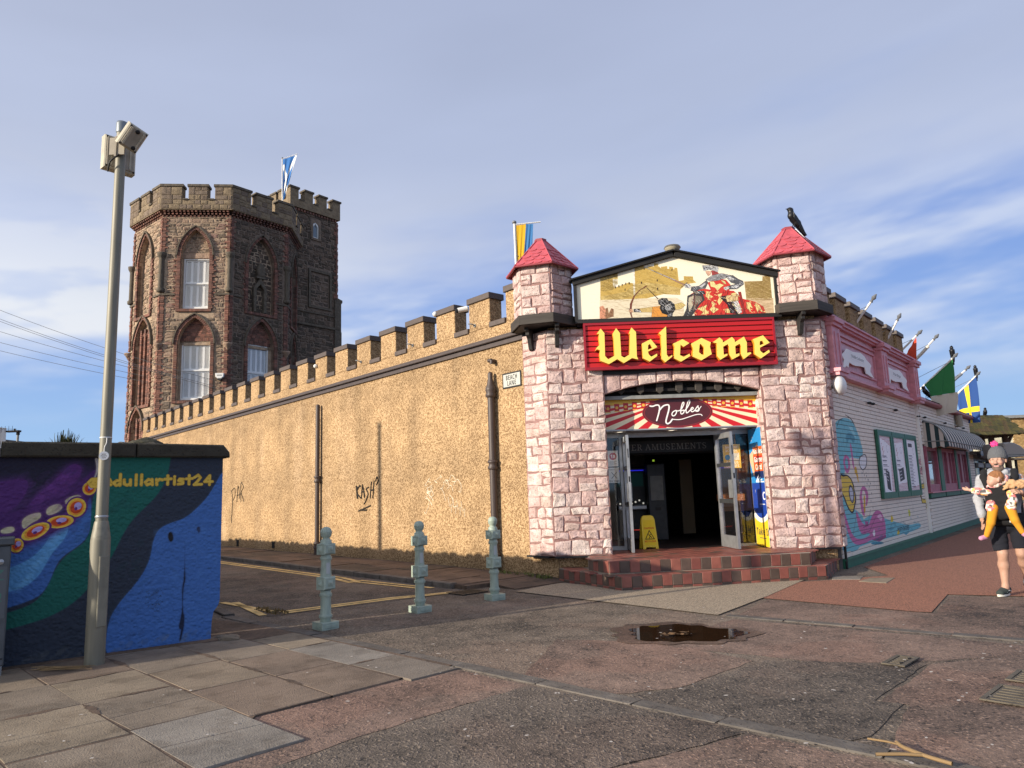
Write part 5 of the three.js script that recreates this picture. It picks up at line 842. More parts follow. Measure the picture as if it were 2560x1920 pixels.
  for (let k = 0; k < 8; k++) {
    const a = vt(k), b = vt(k + 1), f = fr(a, b), W = 2.928, seen = k < 4; f.darkFace = k === 2 || k === 3;  // these two faces get the darker stone tones
    const w = sub('wall_face', tower), holes = [], block = [];
    const specs = { 0: [{ c: 1.3, w: 0.66, y0: 9.98, ys: 12.5, h: 1.32, t: 0.14 }, { c: 1.4, w: 0.78, y0: 5.85, ys: 8.5, h: 1.3, t: 0.14 }, { c: 1.15, w: 0.6, y0: 3.0, ys: 4.7, h: 1.0, t: 0.14 }],
      1: [{ c: 1.43, w: 0.62, y0: 10.0, ys: 12.46, h: 1.22, t: 0.14, win: [0.88, 2.06, 10.06, 12.38] }, { c: 1.5, w: 0.7, y0: 5.9, ys: 8.4, h: 1.2, t: 0.15, win: [0.91, 2.16, 5.95, 8.57], brick: true }],
      2: [{ c: 1.57, w: 0.68, y0: 10.05, ys: 12.3, h: 1.36, t: 0.13, niche: true }, { c: 1.62, w: 0.68, y0: 5.9, ys: 8.4, h: 1.28, t: 0.15, win: [1.03, 2.12, 5.95, 8.58], brick: true }],
      3: [{ c: 1.5, w: 0.6, y0: 9.9, ys: 12.3, h: 1.3, t: 0.14 }, { c: 1.5, w: 0.6, y0: 5.9, ys: 8.3, h: 1.2, t: 0.14 }] }[k] ?? [];
    for (const A of specs) { holes.push(archShape(A)); block.push(archSpan(A, A.t + 0.07)); }
    TP('wall', on(f, prism([[0, -0.1], [W, -0.1], [W, Ytop], [0, Ytop]], -0.4, 0, 0, holes)), k === 2 || k === 3 ? M.towerMortarDark : M.towerMortar, w);
    if (!seen) { continue; }
    for (const A of specs) {
      const infill = archShape(A), z = -inner;
      TP('recess', on(f, A.win ? [B(A.c - A.w, A.win[0], A.y0, A.win[3], z - 0.1, z), B(A.win[1], A.c + A.w, A.y0, A.win[3], z - 0.1, z), B(A.win[0], A.win[1], A.y0 - 0.05, A.win[2], z - 0.1, z), ...(A.ys > A.win[3] ? [B(A.c - A.w, A.c + A.w, A.win[3], A.ys, z - 0.1, z)] : []), prism(arcPts(A.c, A.w, A.ys, A.h), z - 0.1, z)] : prism(infill, z - 0.1, z)), M.towerMortar, w);
      ringBricks(f, A, A.t, 0.07);
      TP('hood_mould', on(f, [0, 1].map((s) => { const p = arcPts(A.c, A.w + A.t, A.ys, A.h + A.t, 8), q = arcPts(A.c, A.w + A.t + 0.05, A.ys, A.h + A.t + 0.06, 8), n = 8; return s ? prism([...p.slice(n), ...q.slice(n).reverse()], -0.02, 0.12) : prism([...p.slice(0, n + 1), ...q.slice(0, n + 1).reverse()], -0.02, 0.12); })), M.towerDark, w);
      const inside = archSpan(A, -0.02), rowsFrom = A.win ? A.win[3] : A.y0;
      if (A.brick) { const top = A.ys + A.h; let r = 0; for (let y = rowsFrom + 0.16; y < top - 0.05; y += 0.08, r++) { const s = inside(y + 0.04); if (s) course(f, s[0], s[1], y, y + 0.08, z + 0.02, 0.2, 0.08); } for (let x = A.win[0] - 0.1; x < A.win[1] + 0.1; x += 0.082) addB(f, B(x, x + 0.074, rowsFrom + 0.005, rowsFrom + 0.155, z - 0.05, z + 0.025)); }
      else {
        const outer = [(y) => { const s = inside(y); return s ? [-9, s[0]] : [-9, 9]; }, (y) => { const s = inside(y); return s ? [s[1], 9] : null; }];
        for (const p of rubble(A.c - A.w, A.c + A.w, rowsFrom + (A.win ? 0.26 : 0.02), A.ys + A.h - 0.08, { h: [0.14, 0.26], w: [0.16, 0.36], gap: 0.03, jit: 0.03, split: 0.3, block: outer })) stones.push([f, p, z, 3]);
        if (A.win) TP('lintel', on(f, B(A.c - A.w + 0.02, A.c + A.w - 0.02, A.win[3] + 0.01, A.win[3] + 0.25, z - 0.05, z + 0.05)), M.towerStone[2], w);
      }
      if (A.win) { shutter(f, ...A.win, z - 0.06, 4, tower); if (!A.brick) for (const s of [-1, 1]) quoins(f, A.c + s * (A.w + 0.02), s, A.y0, A.ys, 0.05, 0.16, 0.28); }
      else if (k !== 2) { for (const s of [-1, 1]) quoins(f, A.c + s * (A.w + 0.02), s, A.y0, A.ys, 0.05, 0.14, 0.22); }
      if (k === 0 && A.y0 < 9) { const n = A.y0 > 5 ? 3 : 2; for (let i = 1; i <= n; i++) { const x = A.c - A.w + 2 * A.w * i / (n + 1), s = A.ys + A.h * 0.62; let r = 0; for (let y = A.y0; y < s; y += 0.09, r++) addB(f, B(x - 0.07 - (r % 2) * 0.012, x + 0.07 + (r % 2) * 0.012, y + 0.006, y + 0.084, z - 0.02, z + 0.17)); } for (let i = 0; i <= n; i++) { const c = A.c - A.w + 2 * A.w * (i + 0.5) / (n + 1); for (const q of arcPts(c, A.w / (n + 1), A.ys + A.h * 0.2, 0.4, 6)) addB(f, B(q[0] - 0.035, q[0] + 0.035, q[1] - 0.04, q[1] + 0.04, z - 0.02, z + 0.13)); } }
      if (A.niche) { TP('niche', on(f, [prism([[1.25, 10.1], [1.38, 10.1], [1.38, 11.2], [1.57, 11.45], [1.76, 11.2], [1.76, 10.1], [1.9, 10.1], [1.9, 11.25], [1.75, 11.5], [1.6, 11.72], [1.54, 11.72], [1.4, 11.5], [1.22, 11.25]], z, z + 0.2, 0.02), prism([[1.42, 11.8], [1.72, 11.8], [1.8, 12.0], [1.76, 12.3], [1.62, 12.45], [1.46, 12.4], [1.38, 12.1]], z, z + 0.25, 0.05), B(1.36, 1.8, 11.72, 11.82, z, z + 0.22)]), M.towerDark, w, 'weathered carved canopy in the blind arch'); for (const s of [-1, 1]) quoins(f, A.c + s * (A.w + 0.02), s, A.y0, A.ys, 0.05, 0.14, 0.22); }
      for (let x = A.c - A.w - A.t; x < A.c + A.w + A.t; x += 0.085) addB(f, B(x, x + 0.076, A.y0 - 0.13, A.y0 - 0.01, -0.1, 0.09));
    }
    // walling stones, string course, corner work
    for (const p of rubble(0.1, W - 0.1, k === 0 ? 2.5 : 5.4, Ytop - 0.06, { h: [0.1, 0.25], w: [0.14, 0.42], gap: 0.022, jit: 0.02, split: 0.35, block: [...block, (y) => (y > 10.72 && y < 14.3) || y < 10.6 ? [-1, 0.22] : [-1, -0.9], (y) => [W - 0.22, W + 1]] })) stones.push([f, p, 0, k === 1 ? 0 : k === 2 ? 1 : 2]);
    TP('string_course', on(f, [prism([[-0.03, 10.62], [0.62, 10.62], [0.62, 10.7], [-0.03, 10.7]], -0.05, 0.08), prism([[W - 0.62, 10.62], [W + 0.03, 10.62], [W + 0.03, 10.7], [W - 0.62, 10.7]], -0.05, 0.08)]), M.towerDark, w);
    for (const [x, s] of [[0, 1], [W, -1]]) { quoins(f, x, s, 12.62, 14.2, 0.04, 0.13, 0.24); quoins(f, x, s, 8.5, 10.55, 0.05, 0.15, 0.18); quoins(f, x, s, 4, 8.2, 0.03, 0.15, 0.27); }
    for (let i = 0; i < 17; i++) { const x = 0.02 + i * 0.172; for (const [yy, dx] of [[14.47, 0], [14.37, 0.0]]) addB(f, B(x + dx, x + dx + 0.085, yy, yy + 0.075, -0.05, yy > 14.4 ? 0.17 : 0.1)); }
    for (let i = 0; i < 17; i++) addB(f, B(0.1 + i * 0.172, 0.19 + i * 0.172, 14.28, 14.35, -0.05, 0.04));
  }
  // pilaster shafts and corbels on the corners
  for (let k = 0; k < 5; k++) { const a = vt(k, Rr + 0.02); TP('shaft', [lathe([[0.1, 10.75], [0.17, 10.78], [0.18, 10.9], [0.12, 10.96], [0.12, 12.3], [0.15, 12.36], [0.2, 12.45], [0.21, 12.58], [0.1, 12.6]], 8).translate(a[0], 0, a[1])], M.towerDark, tower); TP('corbel', [lathe([[0.02, 8.1], [0.08, 8.18], [0.14, 8.3], [0.2, 8.36], [0.2, 8.44], [0.1, 8.45]], 8).translate(a[0], 0, a[1])], M.towerStone[2], tower); }
  // parapet with battlements
  const capO = 0.05;
  for (let k = 0; k < 8; k++) {
    const ro = Rr + 0.24, a = vt(k, ro), b = vt(k + 1, ro), W = Math.hypot(b[0] - a[0], b[1] - a[1]), f = fr(a, b), s = sub('parapet', tower), tn = Math.tan(22.5 * R), wall = (x0, x1, y0, y1, L, Rt, m, n, zo = 0) => TP(n, on(f, boxUV(clean(new THREE.ExtrudeGeometry(new THREE.Shape([new THREE.Vector2(x0 - (L ? zo * tn : 0), zo), new THREE.Vector2(x1 + (Rt ? zo * tn : 0), zo), new THREE.Vector2(x1 - (Rt ? 0.4 * tn : 0), -0.4), new THREE.Vector2(x0 + (L ? 0.4 * tn : 0), -0.4)].map((v) => new THREE.Vector2(v.x, -v.y))), { depth: y1 - y0, bevelEnabled: false })).rotateX(-Math.PI / 2).translate(0, y0, 0))), m, s);
    wall(0, W, 14.55, 15.0, true, true, M.parapet, 'wall');
    const ms = [[0, 0.93], [1.2, W - 1.08], [W - 0.76, W]];
    ms.forEach(([x0, x1], i) => { wall(x0, x1, 15.0, 15.63, i === 0, i === 2, M.parapet, 'merlon'); wall(x0 - (i ? capO : 0), x1 + (i < 2 ? capO : 0), 15.63, 15.74, i === 0, i === 2, M.towerDark, 'merlon_coping', capO); });
    for (const [x0, x1] of [[0.96, 1.18], [W - 1.06, W - 0.78]]) wall(x0, x1, 15.0, 15.06, false, false, M.towerDark, 'gap_coping', 0.06);
    if (k < 4) for (const p of rubble(0.02, W - 0.02, 14.57, 15.62, { h: [0.2, 0.34], w: [0.25, 0.6], gap: 0.02, jit: 0.012, split: 0.2, block: [(y) => (y > 14.98 ? [0.93, 1.2] : null), (y) => (y > 14.98 ? [W - 1.08, W - 0.76] : null)] })) TP('ashlar', on(f, stone(p, 0, 0.022, 0.008, 0.014)), pick([M.parapet, M.towerStone[7], M.towerStone[3]]), s);
  }
  TP('roof', [prism([0, 1, 2, 3, 4, 5, 6, 7].map((k) => { const v = vt(k, Rr - 0.1); return [v[0], -v[1]]; }).reverse(), 14.4, 14.56).rotateX(-Math.PI / 2)], M.dark);
  // square stair turret behind the right side
  {
    const a = vt(3), e = vt(4), P = [a[0] + 0.85 * (e[0] - a[0]), a[1] + 0.85 * (e[1] - a[1])], d0 = vt(2), dl = Math.hypot(a[0] - d0[0], a[1] - d0[1]), dx = (a[0] - d0[0]) / dl, dz = (a[1] - d0[1]) / dl, f = frame(P[0], P[1], -Math.atan2(dz, dx)), s = sub('stair_turret', tower);
    const f2 = { m: f.m.clone().multiply(new THREE.Matrix4().makeTranslation(-0.42, 0, -3.0)).multiply(new THREE.Matrix4().makeRotationY(-Math.PI / 2)) };
    TP('core', on(f, prism([[-0.42, -0.1], [2.46, -0.1], [2.46, 16.62], [-0.42, 16.62]], -3.0, 0, 0, [[[0.92, 15.26], [1.3, 15.26], [1.3, 15.9], [1.26, 16.03], [1.11, 16.13], [0.96, 16.03], [0.92, 15.9]]])), M.towerMortarDark, s);
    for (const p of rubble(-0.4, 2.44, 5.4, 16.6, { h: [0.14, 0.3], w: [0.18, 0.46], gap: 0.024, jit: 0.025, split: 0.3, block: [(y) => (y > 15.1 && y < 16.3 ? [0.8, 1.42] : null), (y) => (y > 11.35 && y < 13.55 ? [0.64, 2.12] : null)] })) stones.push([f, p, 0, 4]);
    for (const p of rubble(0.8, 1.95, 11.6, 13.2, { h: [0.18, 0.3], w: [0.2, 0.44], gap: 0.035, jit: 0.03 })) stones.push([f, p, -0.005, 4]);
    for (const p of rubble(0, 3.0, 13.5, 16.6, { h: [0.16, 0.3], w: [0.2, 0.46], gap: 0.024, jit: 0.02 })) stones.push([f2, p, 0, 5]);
    TP('panel_frame', on(f, [B(0.66, 0.78, 11.4, 13.5, -0.02, 0.1), B(1.98, 2.1, 11.4, 13.5, -0.02, 0.1), B(0.78, 1.98, 13.36, 13.5, -0.02, 0.1), B(0.78, 1.98, 11.4, 11.52, -0.02, 0.1)]), M.towerDark, s);
    TP('window_frame', on(f, prism([[0.92, 15.26], [1.3, 15.26], [1.3, 15.9], [1.26, 16.03], [1.11, 16.13], [0.96, 16.03], [0.92, 15.9]], -0.12, -0.02, 0, [[[0.97, 15.31], [1.25, 15.31], [1.25, 15.88], [1.11, 16.06], [0.97, 15.88]]])), M.white, s); TP('window_pane', on(f, B(0.93, 1.29, 15.27, 16.1, -0.09, -0.085)), mat(C(120, 132, 140), { roughness: 0.1 }), s); TP('surround', on(f, [B(0.8, 0.92, 15.16, 15.95, -0.02, 0.05), B(1.3, 1.42, 15.16, 15.95, -0.02, 0.05), B(0.8, 1.42, 15.12, 15.24, -0.02, 0.07)]), M.towerStone[3], s);
    TP('string_course', on(f, [B(-0.45, 2.6, 10.4, 10.52, -0.1, 0.12), B(-0.45, 2.55, 11.1, 11.18, -0.1, 0.07)]), M.towerDark, s); TP('buttress', on(f, [prism([[2.3, 8.6], [2.75, 8.6], [2.75, 10.3], [2.72, 10.4], [2.72, 11.9], [2.8, 12.0], [2.8, 12.12], [2.5, 12.2], [2.3, 12.0]], -0.5, 0.12, 0.02)]), M.towerDark, s);
    for (let y = 5.5; y < 16.4; y += 0.11) addB(f, B(2.4 - (rnd() < 0.4 ? 0.12 : 0), 2.5 + rr(0, 0.05), y, y + 0.1, -0.2, 0.05));
    for (let i = 0; i < 16; i++) addB(f, B(-0.4 + i * 0.18, -0.3 + i * 0.18, 16.48, 16.6, -0.05, 0.08));
    for (const [ff, x0, x1] of [[f, -0.56, 2.6], [f2, -0.14, 3.14]]) {
      TP('wall', on(ff, B(x0, x1 - (ff === f2 ? 0.4 : 0), 16.62, 17.05, -0.26, 0.14)), M.parapet, s);
      const n = 4, mw = 0.5, st = (x1 - x0 - mw - (ff === f2 ? 0.6 : 0)) / (n - 1);
      for (let i = 0; i < n; i++) { const x = x0 + i * st; TP('merlon', on(ff, B(x, x + mw, 17.05, 17.6, -0.26, 0.14)), M.parapet, s); TP('merlon_coping', on(ff, B(x - 0.05, x + mw + 0.05, 17.6, 17.7, -0.3, 0.19)), M.towerDark, s); if (i < n - 1) TP('gap_coping', on(ff, B(x + mw + 0.06, x + st - 0.06, 17.03, 17.1, -0.3, 0.18)), M.towerDark, s); }
    }
  }
  // lay the stones: the largest in view one by one, the others as one mass
  stones.sort((p, q) => p[3] - q[3]);
  const rest = [[], [], [], [], [], [], [], []];
  stones.forEach(([f, p, z, k], i) => { const g = on(f, stone(p, z - 0.008, rr(0.018, 0.045), 0.02, 0.016)); const dark = k === 1 || k > 3 || f.darkFace; if (i < 300) TP('stone', g, pick(dark ? M.towerStoneDark : M.towerStone)); else rest[Math.floor(rnd() * 4) + (dark ? 4 : 0)].push(...g); });
  rest.forEach((g, i) => g.length && TP('rubble_walling', g, i < 4 ? M.towerStone[i * 2 + (i > 1 ? 1 : 0)] : M.towerStoneDark[i - 4], tower, null, 'stuff'));
  bricks.forEach((g, i) => TP('brickwork', g, M.brick[i], tower, null, 'stuff'));
  // alarm box, flag pole and flag
  const f1 = fr(vt(1), vt(2)), al = thing('alarm_box', 'white alarm box on the tower wall beside the lower window', 'alarm box');
  part('case', on(f1, prism([[2.48, 7.06], [2.84, 7.06], [2.83, 6.9], [2.74, 6.82], [2.58, 6.82], [2.49, 6.9]], 0.05, 0.17, 0.02)), M.white, al); part('base', on(f1, prism([[2.56, 6.83], [2.76, 6.83], [2.72, 6.74], [2.6, 6.74]], 0.06, 0.15, 0.01)), M.black, al); part('print', on(f1, B(2.56, 2.76, 6.94, 6.99, 0.17, 0.172)), M.grey, al);
}
// ---------------------------------------------------------------- the white brick bar with the pink fascia
reseed(71);
{
  const t = thing('brick_bar', 'grey white painted brick bar with pink fascia, green plinth and wall mural', 'building', [5.257, 0, -12.088]);
  const BP = (name, g, m, parent = t, label, kind) => part(name, (Array.isArray(g) ? g : [g]).map((q) => clean(q).translate(-5.257, 0, 12.088)), m, parent, label, kind);
  const S0 = 0.2, S1 = 14.95, YT = 3.3, KX = 138;
  const map = paint(2048, 456, (g, w, h) => {
    const a = artist(g, 0.2, 3.3, KX); g.fillStyle = css(226, 217, 203); g.fillRect(0, 0, w, h);
    reseed(73); for (let i = 0; i < 900; i++) { g.fillStyle = css(...pick([[150, 146, 146], [220, 218, 220], [170, 164, 160]]), 0.06); g.fillRect(rr(0, w), rr(0, h), rr(3, 30), rr(4, 40)); }
    for (const [col, p] of ART_PUB) a.fill(col, pairs(p), p.length > 8);
    for (const [col, p] of ART_PIPE) a.fill(col, pairs(p));
    const L = (col, lw2, pts) => { g.strokeStyle = `rgba(${col})`; g.lineWidth = lw2; g.lineCap = 'round'; g.beginPath(); pts.forEach(([x, y], i) => (i ? g.lineTo(a.X(x), a.Y(y)) : g.moveTo(a.X(x), a.Y(y)))); g.stroke(); };
    for (let i = 0; i < 60; i++) { const x = rr(0.45, 2.0), y = rr(0.9, 2.5); if (y < 1.7 + 0.5 * Math.sin(x * 2)) continue; L('60,120,140,0.35', 1.6, [[x, y], [x + 0.03, y - rr(0.08, 0.25)]]); }
    for (let i = 0; i < 40; i++) { const x = rr(2.3, 6.2), y = rr(0.3, 0.6); L('60,120,140,0.5', 2, [[x, y], [x + 0.08, y + 0.03], [x + 0.16, y]]); }
    L('30,30,40,0.8', 2, [[0.62, 2.4], [0.8, 2.52], [1.0, 2.55]]); L('90,40,80,0.7', 2, [[1.35, 1.2], [1.2, 0.8], [0.9, 0.5]]); L('90,40,80,0.7', 2, [[2.2, 0.9], [1.9, 0.62], [1.6, 0.6]]); L('90,40,80,0.5', 2, [[2.5, 0.75], [2.0, 0.52], [1.4, 0.5]]);
    g.save(); g.translate(a.X(4.62), a.Y(0.4)); g.scale(1.15, 1); words(g, 'PORTY DUCKED', 0, 0, 17, css(20, 20, 26), 'sans-serif', 'bold'); g.restore();
    words(g, 'WE', a.X(6.98), a.Y(1.85), 30, css(180, 70, 100), 'sans-serif', 'bold'); words(g, 'ARE', a.X(6.98), a.Y(1.62), 30, css(180, 70, 100), 'sans-serif', 'bold');
  });
  const brickM = mat(0xffffff, { map, roughness: 0.75, bumpMap: T.rockB, bumpScale: 0.002 }), x1m = 0.2 + 2048 / KX;
  BP('wall', on(PW, unitUV(B(S0, S1, -0.1, YT, -0.06, -0.004), S0, x1m, 3.3 - 456 / KX, 3.3)), mat(C(120, 118, 120)), t);
  const rest = [], bh = 0.0785, bw = 0.29; let n = 0;
  const openings = [[7.4, 13.7, 0.96, 2.24]];
  for (let bx = 0; bx < 52; bx++) for (let by = 0; by < 40; by++) {
    const y0 = 0.16 + by * bh, a = Math.max(S0, S0 + (bx - (by % 2) * 0.5) * bw), b = Math.min(S1, S0 + (bx + 1 - (by % 2) * 0.5) * bw);
    if (b - a < 0.05 || y0 + bh > YT + 0.01 || openings.some((o) => b > o[0] && a < o[1] && y0 + bh > o[2] && y0 < o[3])) continue;
    const z = a > 7.2 ? 0.04 : 0, g = prism([[a + 0.003, y0 + 0.005], [b - 0.003, y0 + 0.005], [b - 0.003, y0 + bh - 0.005], [a + 0.003, y0 + bh - 0.005]], -0.02 + z, 0.008 + z + rr(-0.002, 0.003), 0.004);
    unitUV(g, S0, x1m, 3.3 - 456 / KX, 3.3); on(PW, g);
    if (n < 300 && a < 2.6) { BP('brick', g, brickM); n++; } else rest.push(g);
  }
  BP('brickwork', rest, brickM, t, null, 'stuff');
  const green = mat(C(44, 112, 88), { map: T.metal, roughness: 0.5 }), pink = mat(C(222, 148, 158), { map: T.metal, roughness: 0.5 }), pinkD = mat(C(226, 172, 182), { map: T.metal, roughness: 0.55 });
  BP('plinth', on(PW, [prism([[S0, -0.1], [S1, -0.1], [S1, 0.13], [S0, 0.13]], 0.0, 0.035), B(S0, S1, 0.13, 0.16, 0.0, 0.06)]), green);
  BP('rear_wall', on(PW, B(S1 - 0.1, S1, -0.1, 3.3, -5, -0.06)), M.whiteMatt); BP('corner_board', on(PW, B(7.17, 7.2, 0.16, 3.3, 0, 0.07)), M.whiteMatt);
  // fascia
  const fa = sub('fascia', t); fa.userData.label = 'pink panelled fascia with moulded cornice';
  const X0 = 0.12, X1 = 7.05;
  BP('board', on(PW, B(X0, X1, 3.3, 4.3, -0.3, 0.05)), pinkD, fa);
  BP('cornice', on(PW, [B(X0, X1, 4.2, 4.24, 0.05, 0.12), B(X0, X1, 4.24, 4.3, 0.05, 0.16), B(X0, X1, 4.3, 4.33, -0.3, 0.2)]), pink, fa);
  BP('bottom_moulding', on(PW, [B(X0, X1, 3.27, 3.31, -0.1, 0.16), B(X0, X1, 3.31, 3.35, 0.05, 0.11)]), pink, fa);
  for (const [a, b] of [[0.9, 3.45], [4.1, 6.45]]) { BP('panel_moulding', on(PW, [B(a, b, 3.98, 4.02, 0.05, 0.085), B(a, b, 3.46, 3.5, 0.05, 0.085), B(a, a + 0.04, 3.5, 3.98, 0.05, 0.085), B(b - 0.04, b, 3.5, 3.98, 0.05, 0.085)]), pink, fa); BP('fillet', on(PW, B(a - 0.05, b + 0.05, 4.08, 4.1, 0.05, 0.09)), pink, fa); }
  for (const x of [0.22, 3.55, 6.55]) { const w = 0.46; BP('pilaster', on(PW, [CB(x, x + w, 3.36, 4.12, 0.05, 0.2, 0.008), B(x + 0.1, x + 0.14, 3.45, 4.02, 0.2, 0.215), B(x + w - 0.14, x + w - 0.1, 3.45, 4.02, 0.2, 0.215), B(x - 0.03, x + w + 0.03, 4.12, 4.18, 0.05, 0.24), B(x - 0.05, x + w + 0.05, 4.18, 4.26, 0.12, 0.28), B(x - 0.02, x + w + 0.02, 3.24, 3.3, 0.05, 0.26), B(x - 0.05, x + w + 0.05, 3.3, 3.36, 0.05, 0.29)]), pink, fa); }
  // animal shaped plaques
  const plq = mat(C(234, 232, 230), { roughness: 0.6 });
  for (const [dx, txt, l] of [[0, 'Noble Leisure', 'left white lion shaped plaque with blackletter words Noble Leisure'], [3.12, 'Prize Bingo', 'right white lion shaped plaque with blackletter words Prize Bingo']]) {
    const o = thing('wall_plaque', l, 'sign', [5.257, 0, -12.088], null), p = pairs(PLAQUE[0][1]).map(([x, y]) => [x + dx, y]); delete o.userData.group;
    part('cut_out', on(PW, prism(p, 0.1, 0.118, 0.003)).map((g) => g.translate(-5.257, 0, 12.088)), plq, o);
    const tm = paint(512, 96, (g, w, h) => { g.fillStyle = css(234, 232, 230); g.fillRect(0, 0, w, h); g.save(); g.translate(w / 2, h / 2); g.transform(1, 0, -0.12, 1, 0, 0); words(g, txt, 0, 0, 70, css(70, 66, 68), 'serif', 'bold'); g.restore(); });
    part('lettering', on(PW, unitUV(quad(1.55 + dx, 2.42 + dx, 3.7, 3.81, 0.122), 1.55 + dx, 2.42 + dx, 3.7, 3.81)).map((g) => g.translate(-5.257, 0, 12.088)), mat(0xffffff, { map: tm, roughness: 0.6 }), o);
  }
  // eaves, gutter and roof of the far half
  BP('gutter', on(PW, [bar([7.1, 3.36, 0.14], [15.4, 3.36, 0.14], 0.06, 0.06, 10), B(7.1, 15.35, 3.3, 3.42, -0.05, 0.09)]), mat(C(150, 84, 88), { roughness: 0.5 }));
  BP('roof', on(PW, prism([[-0.02, 3.42], [0.16, 3.44], [-3, 4.1], [-3, 3.9]].map(([z, y]) => [-z, y]), 7.1, 15.4).rotateY(-Math.PI / 2).rotateY(Math.PI).scale(1, 1, 1)), M.dark);
  // windows: pink frames between green posts over green sills
  for (const [a, b, k] of [[7.5, 8.86, 0], [9.42, 11.3, 1], [11.66, 13.36, 1]]) {
    const w = sub('window', t);
    BP('frame', on(PW, [B(a, a + 0.09, 1.12, 2.24, 0, 0.08), B(b - 0.09, b, 1.12, 2.24, 0, 0.08), B(a + 0.09, b - 0.09, 1.12, 1.3, 0, 0.07), B(a + 0.09, b - 0.09, 2.14, 2.24, 0, 0.07), ...(k ? [B((a + b) / 2 - 0.14, (a + b) / 2 + 0.14, 1.3, 2.14, 0, 0.06), B(a + 0.35, a + 0.42, 1.3, 2.14, 0, 0.05), B(b - 0.42, b - 0.35, 1.3, 2.14, 0, 0.05)] : [])]), mat(C(180, 100, 118), { map: T.metal, roughness: 0.5 }), w);
    BP('pane', on(PW, B(a + 0.09, b - 0.09, 1.3, 2.14, 0.01, 0.014)), M.glass, w); BP('void', on(PW, B(a, b, 1.1, 2.24, -0.05, -0.045)), M.blackMatt, w);
  }
  for (const [a, b] of [[8.9, 9.36], [11.32, 11.6], [13.4, 13.68]]) BP('post', on(PW, CB(a, b, 1.12, 2.24, 0, 0.1, 0.01)), green);
  BP('sill', on(PW, B(7.42, 13.72, 1.09, 1.12, 0, 0.14)), pink); for (const [a, b] of [[7.45, 9.3], [9.42, 11.5], [11.62, 13.68]]) BP('sill_panel', on(PW, CB(a, b, 0.97, 1.085, 0, 0.09, 0.008)), green);
  // vent cowl and string light cable
  BP('vent_cowl', on(PW, [bar([12.3, 2.95, 0.16], [12.3, 3.28, 0.16], 0.1, 0.1, 12)]), mat(C(150, 138, 120), { roughness: 0.5 }));
  const cb = thing('festoon_cable', 'thin cable with small black lamp holders along the white brick wall', 'cable');
  const cpts = []; for (let i = 0; i <= 20; i++) cpts.push(PW.P(0.9 + i * 0.65, 2.98 + 0.015 * Math.sin(i * 2.4), 0.05 + (i > 9 ? 0.04 : 0)).toArray()); part('wire', tube(cpts, 0.006, 5, 40), M.whiteMatt, cb);
  for (const s of [2.75, 3.0, 4.9, 7.2, 7.7, 10.4, 12.3, 13.4]) part('lamp_holder', ball(...PW.P(s, 2.96, s > 7.2 ? 0.1 : 0.06).toArray(), 0.035, 1.5, 0.8, 1, 8), M.black, cb);
  for (let s = 1.2; s < 13; s += 1.1) part('hook', bar(PW.P(s, 3.0, 0).toArray(), PW.P(s, 2.99, s > 7.1 ? 0.09 : 0.06).toArray(), 0.008), M.whiteMatt, cb);
  // white box at the corner
  const al = thing('alarm_siren', 'white rounded siren box under the pink fascia at the corner', 'alarm box'), q = (x, y, z) => PW.P(x, y, z).toArray();
  part('case', on(PW, ball(0.34, 3.07, 0.2, 0.17, 1.15, 1, 0.6, 22)), M.white, al); part('back_plate', on(PW, B(0.1, 0.3, 2.9, 3.2, 0.01, 0.03)), M.grey, al); part('arm', bar(q(0.25, 3.05, 0.02), q(0.3, 3.05, 0.14), 0.03), M.grey, al); part('flex', tube([q(0.12, 3.2, 0.02), q(0.06, 3.05, 0.05), q(0.1, 2.86, 0.03), q(0.24, 2.85, 0.06), q(0.26, 2.72, 0.02)], 0.008), M.black, al);
  part; BP('downpipe', on(PW, [bar([0.225, 0, 0.05], [0.225, 3.25, 0.05], 0.022)]), M.black);
  // menu boards
  for (let i = 0; i < 3; i++) {
    const a = 3.05 + i * 1.18, b = a + 1.14, o = thing('menu_board', ['green framed menu, nearest of the three to the mural', 'green framed menu in the middle of the three', 'green framed menu, farthest of the three from the mural'][i], 'menu board', [0, 0, 0], 'green framed menus on the white wall');
    const mp = paint(360, 460, (g, w, h) => {
      g.fillStyle = css(240, 238, 242); g.fillRect(0, 0, w, h); reseed(80 + i);
      const stripes = (pts) => { g.save(); g.beginPath(); pts.forEach(([x, y], j) => (j ? g.lineTo(x * w, y * h) : g.moveTo(x * w, y * h))); g.clip(); for (let y = -20; y < h; y += 11) for (let x = -10; x < w; x += 20) { g.strokeStyle = y % 2 ? css(150, 60, 70) : css(176, 90, 96); g.lineWidth = 3.4; g.beginPath(); g.moveTo(x, y); g.lineTo(x + 10, y + 6); g.lineTo(x + 20, y); g.stroke(); } g.restore(); };
      if (i === 0) { stripes([[0, 0], [1, 0], [1, 0.2], [0.4, 0.09], [0, 0.06]]); stripes([[0.92, 0.2], [1, 0.2], [1, 1], [0.72, 1]]); } if (i === 1) { stripes([[0, 0], [0.9, 0], [0.85, 0.09], [0, 0.13]]); stripes([[0.86, 0], [1, 0], [1, 0.6], [0.9, 0.5]]); stripes([[0, 0.86], [1, 0.82], [1, 1], [0, 1]]); } if (i === 2) { stripes([[0, 0.94], [1, 0.88], [1, 1], [0, 1]]); stripes([[0, 0], [0.05, 0.1], [0.06, 1], [0, 1]]); }
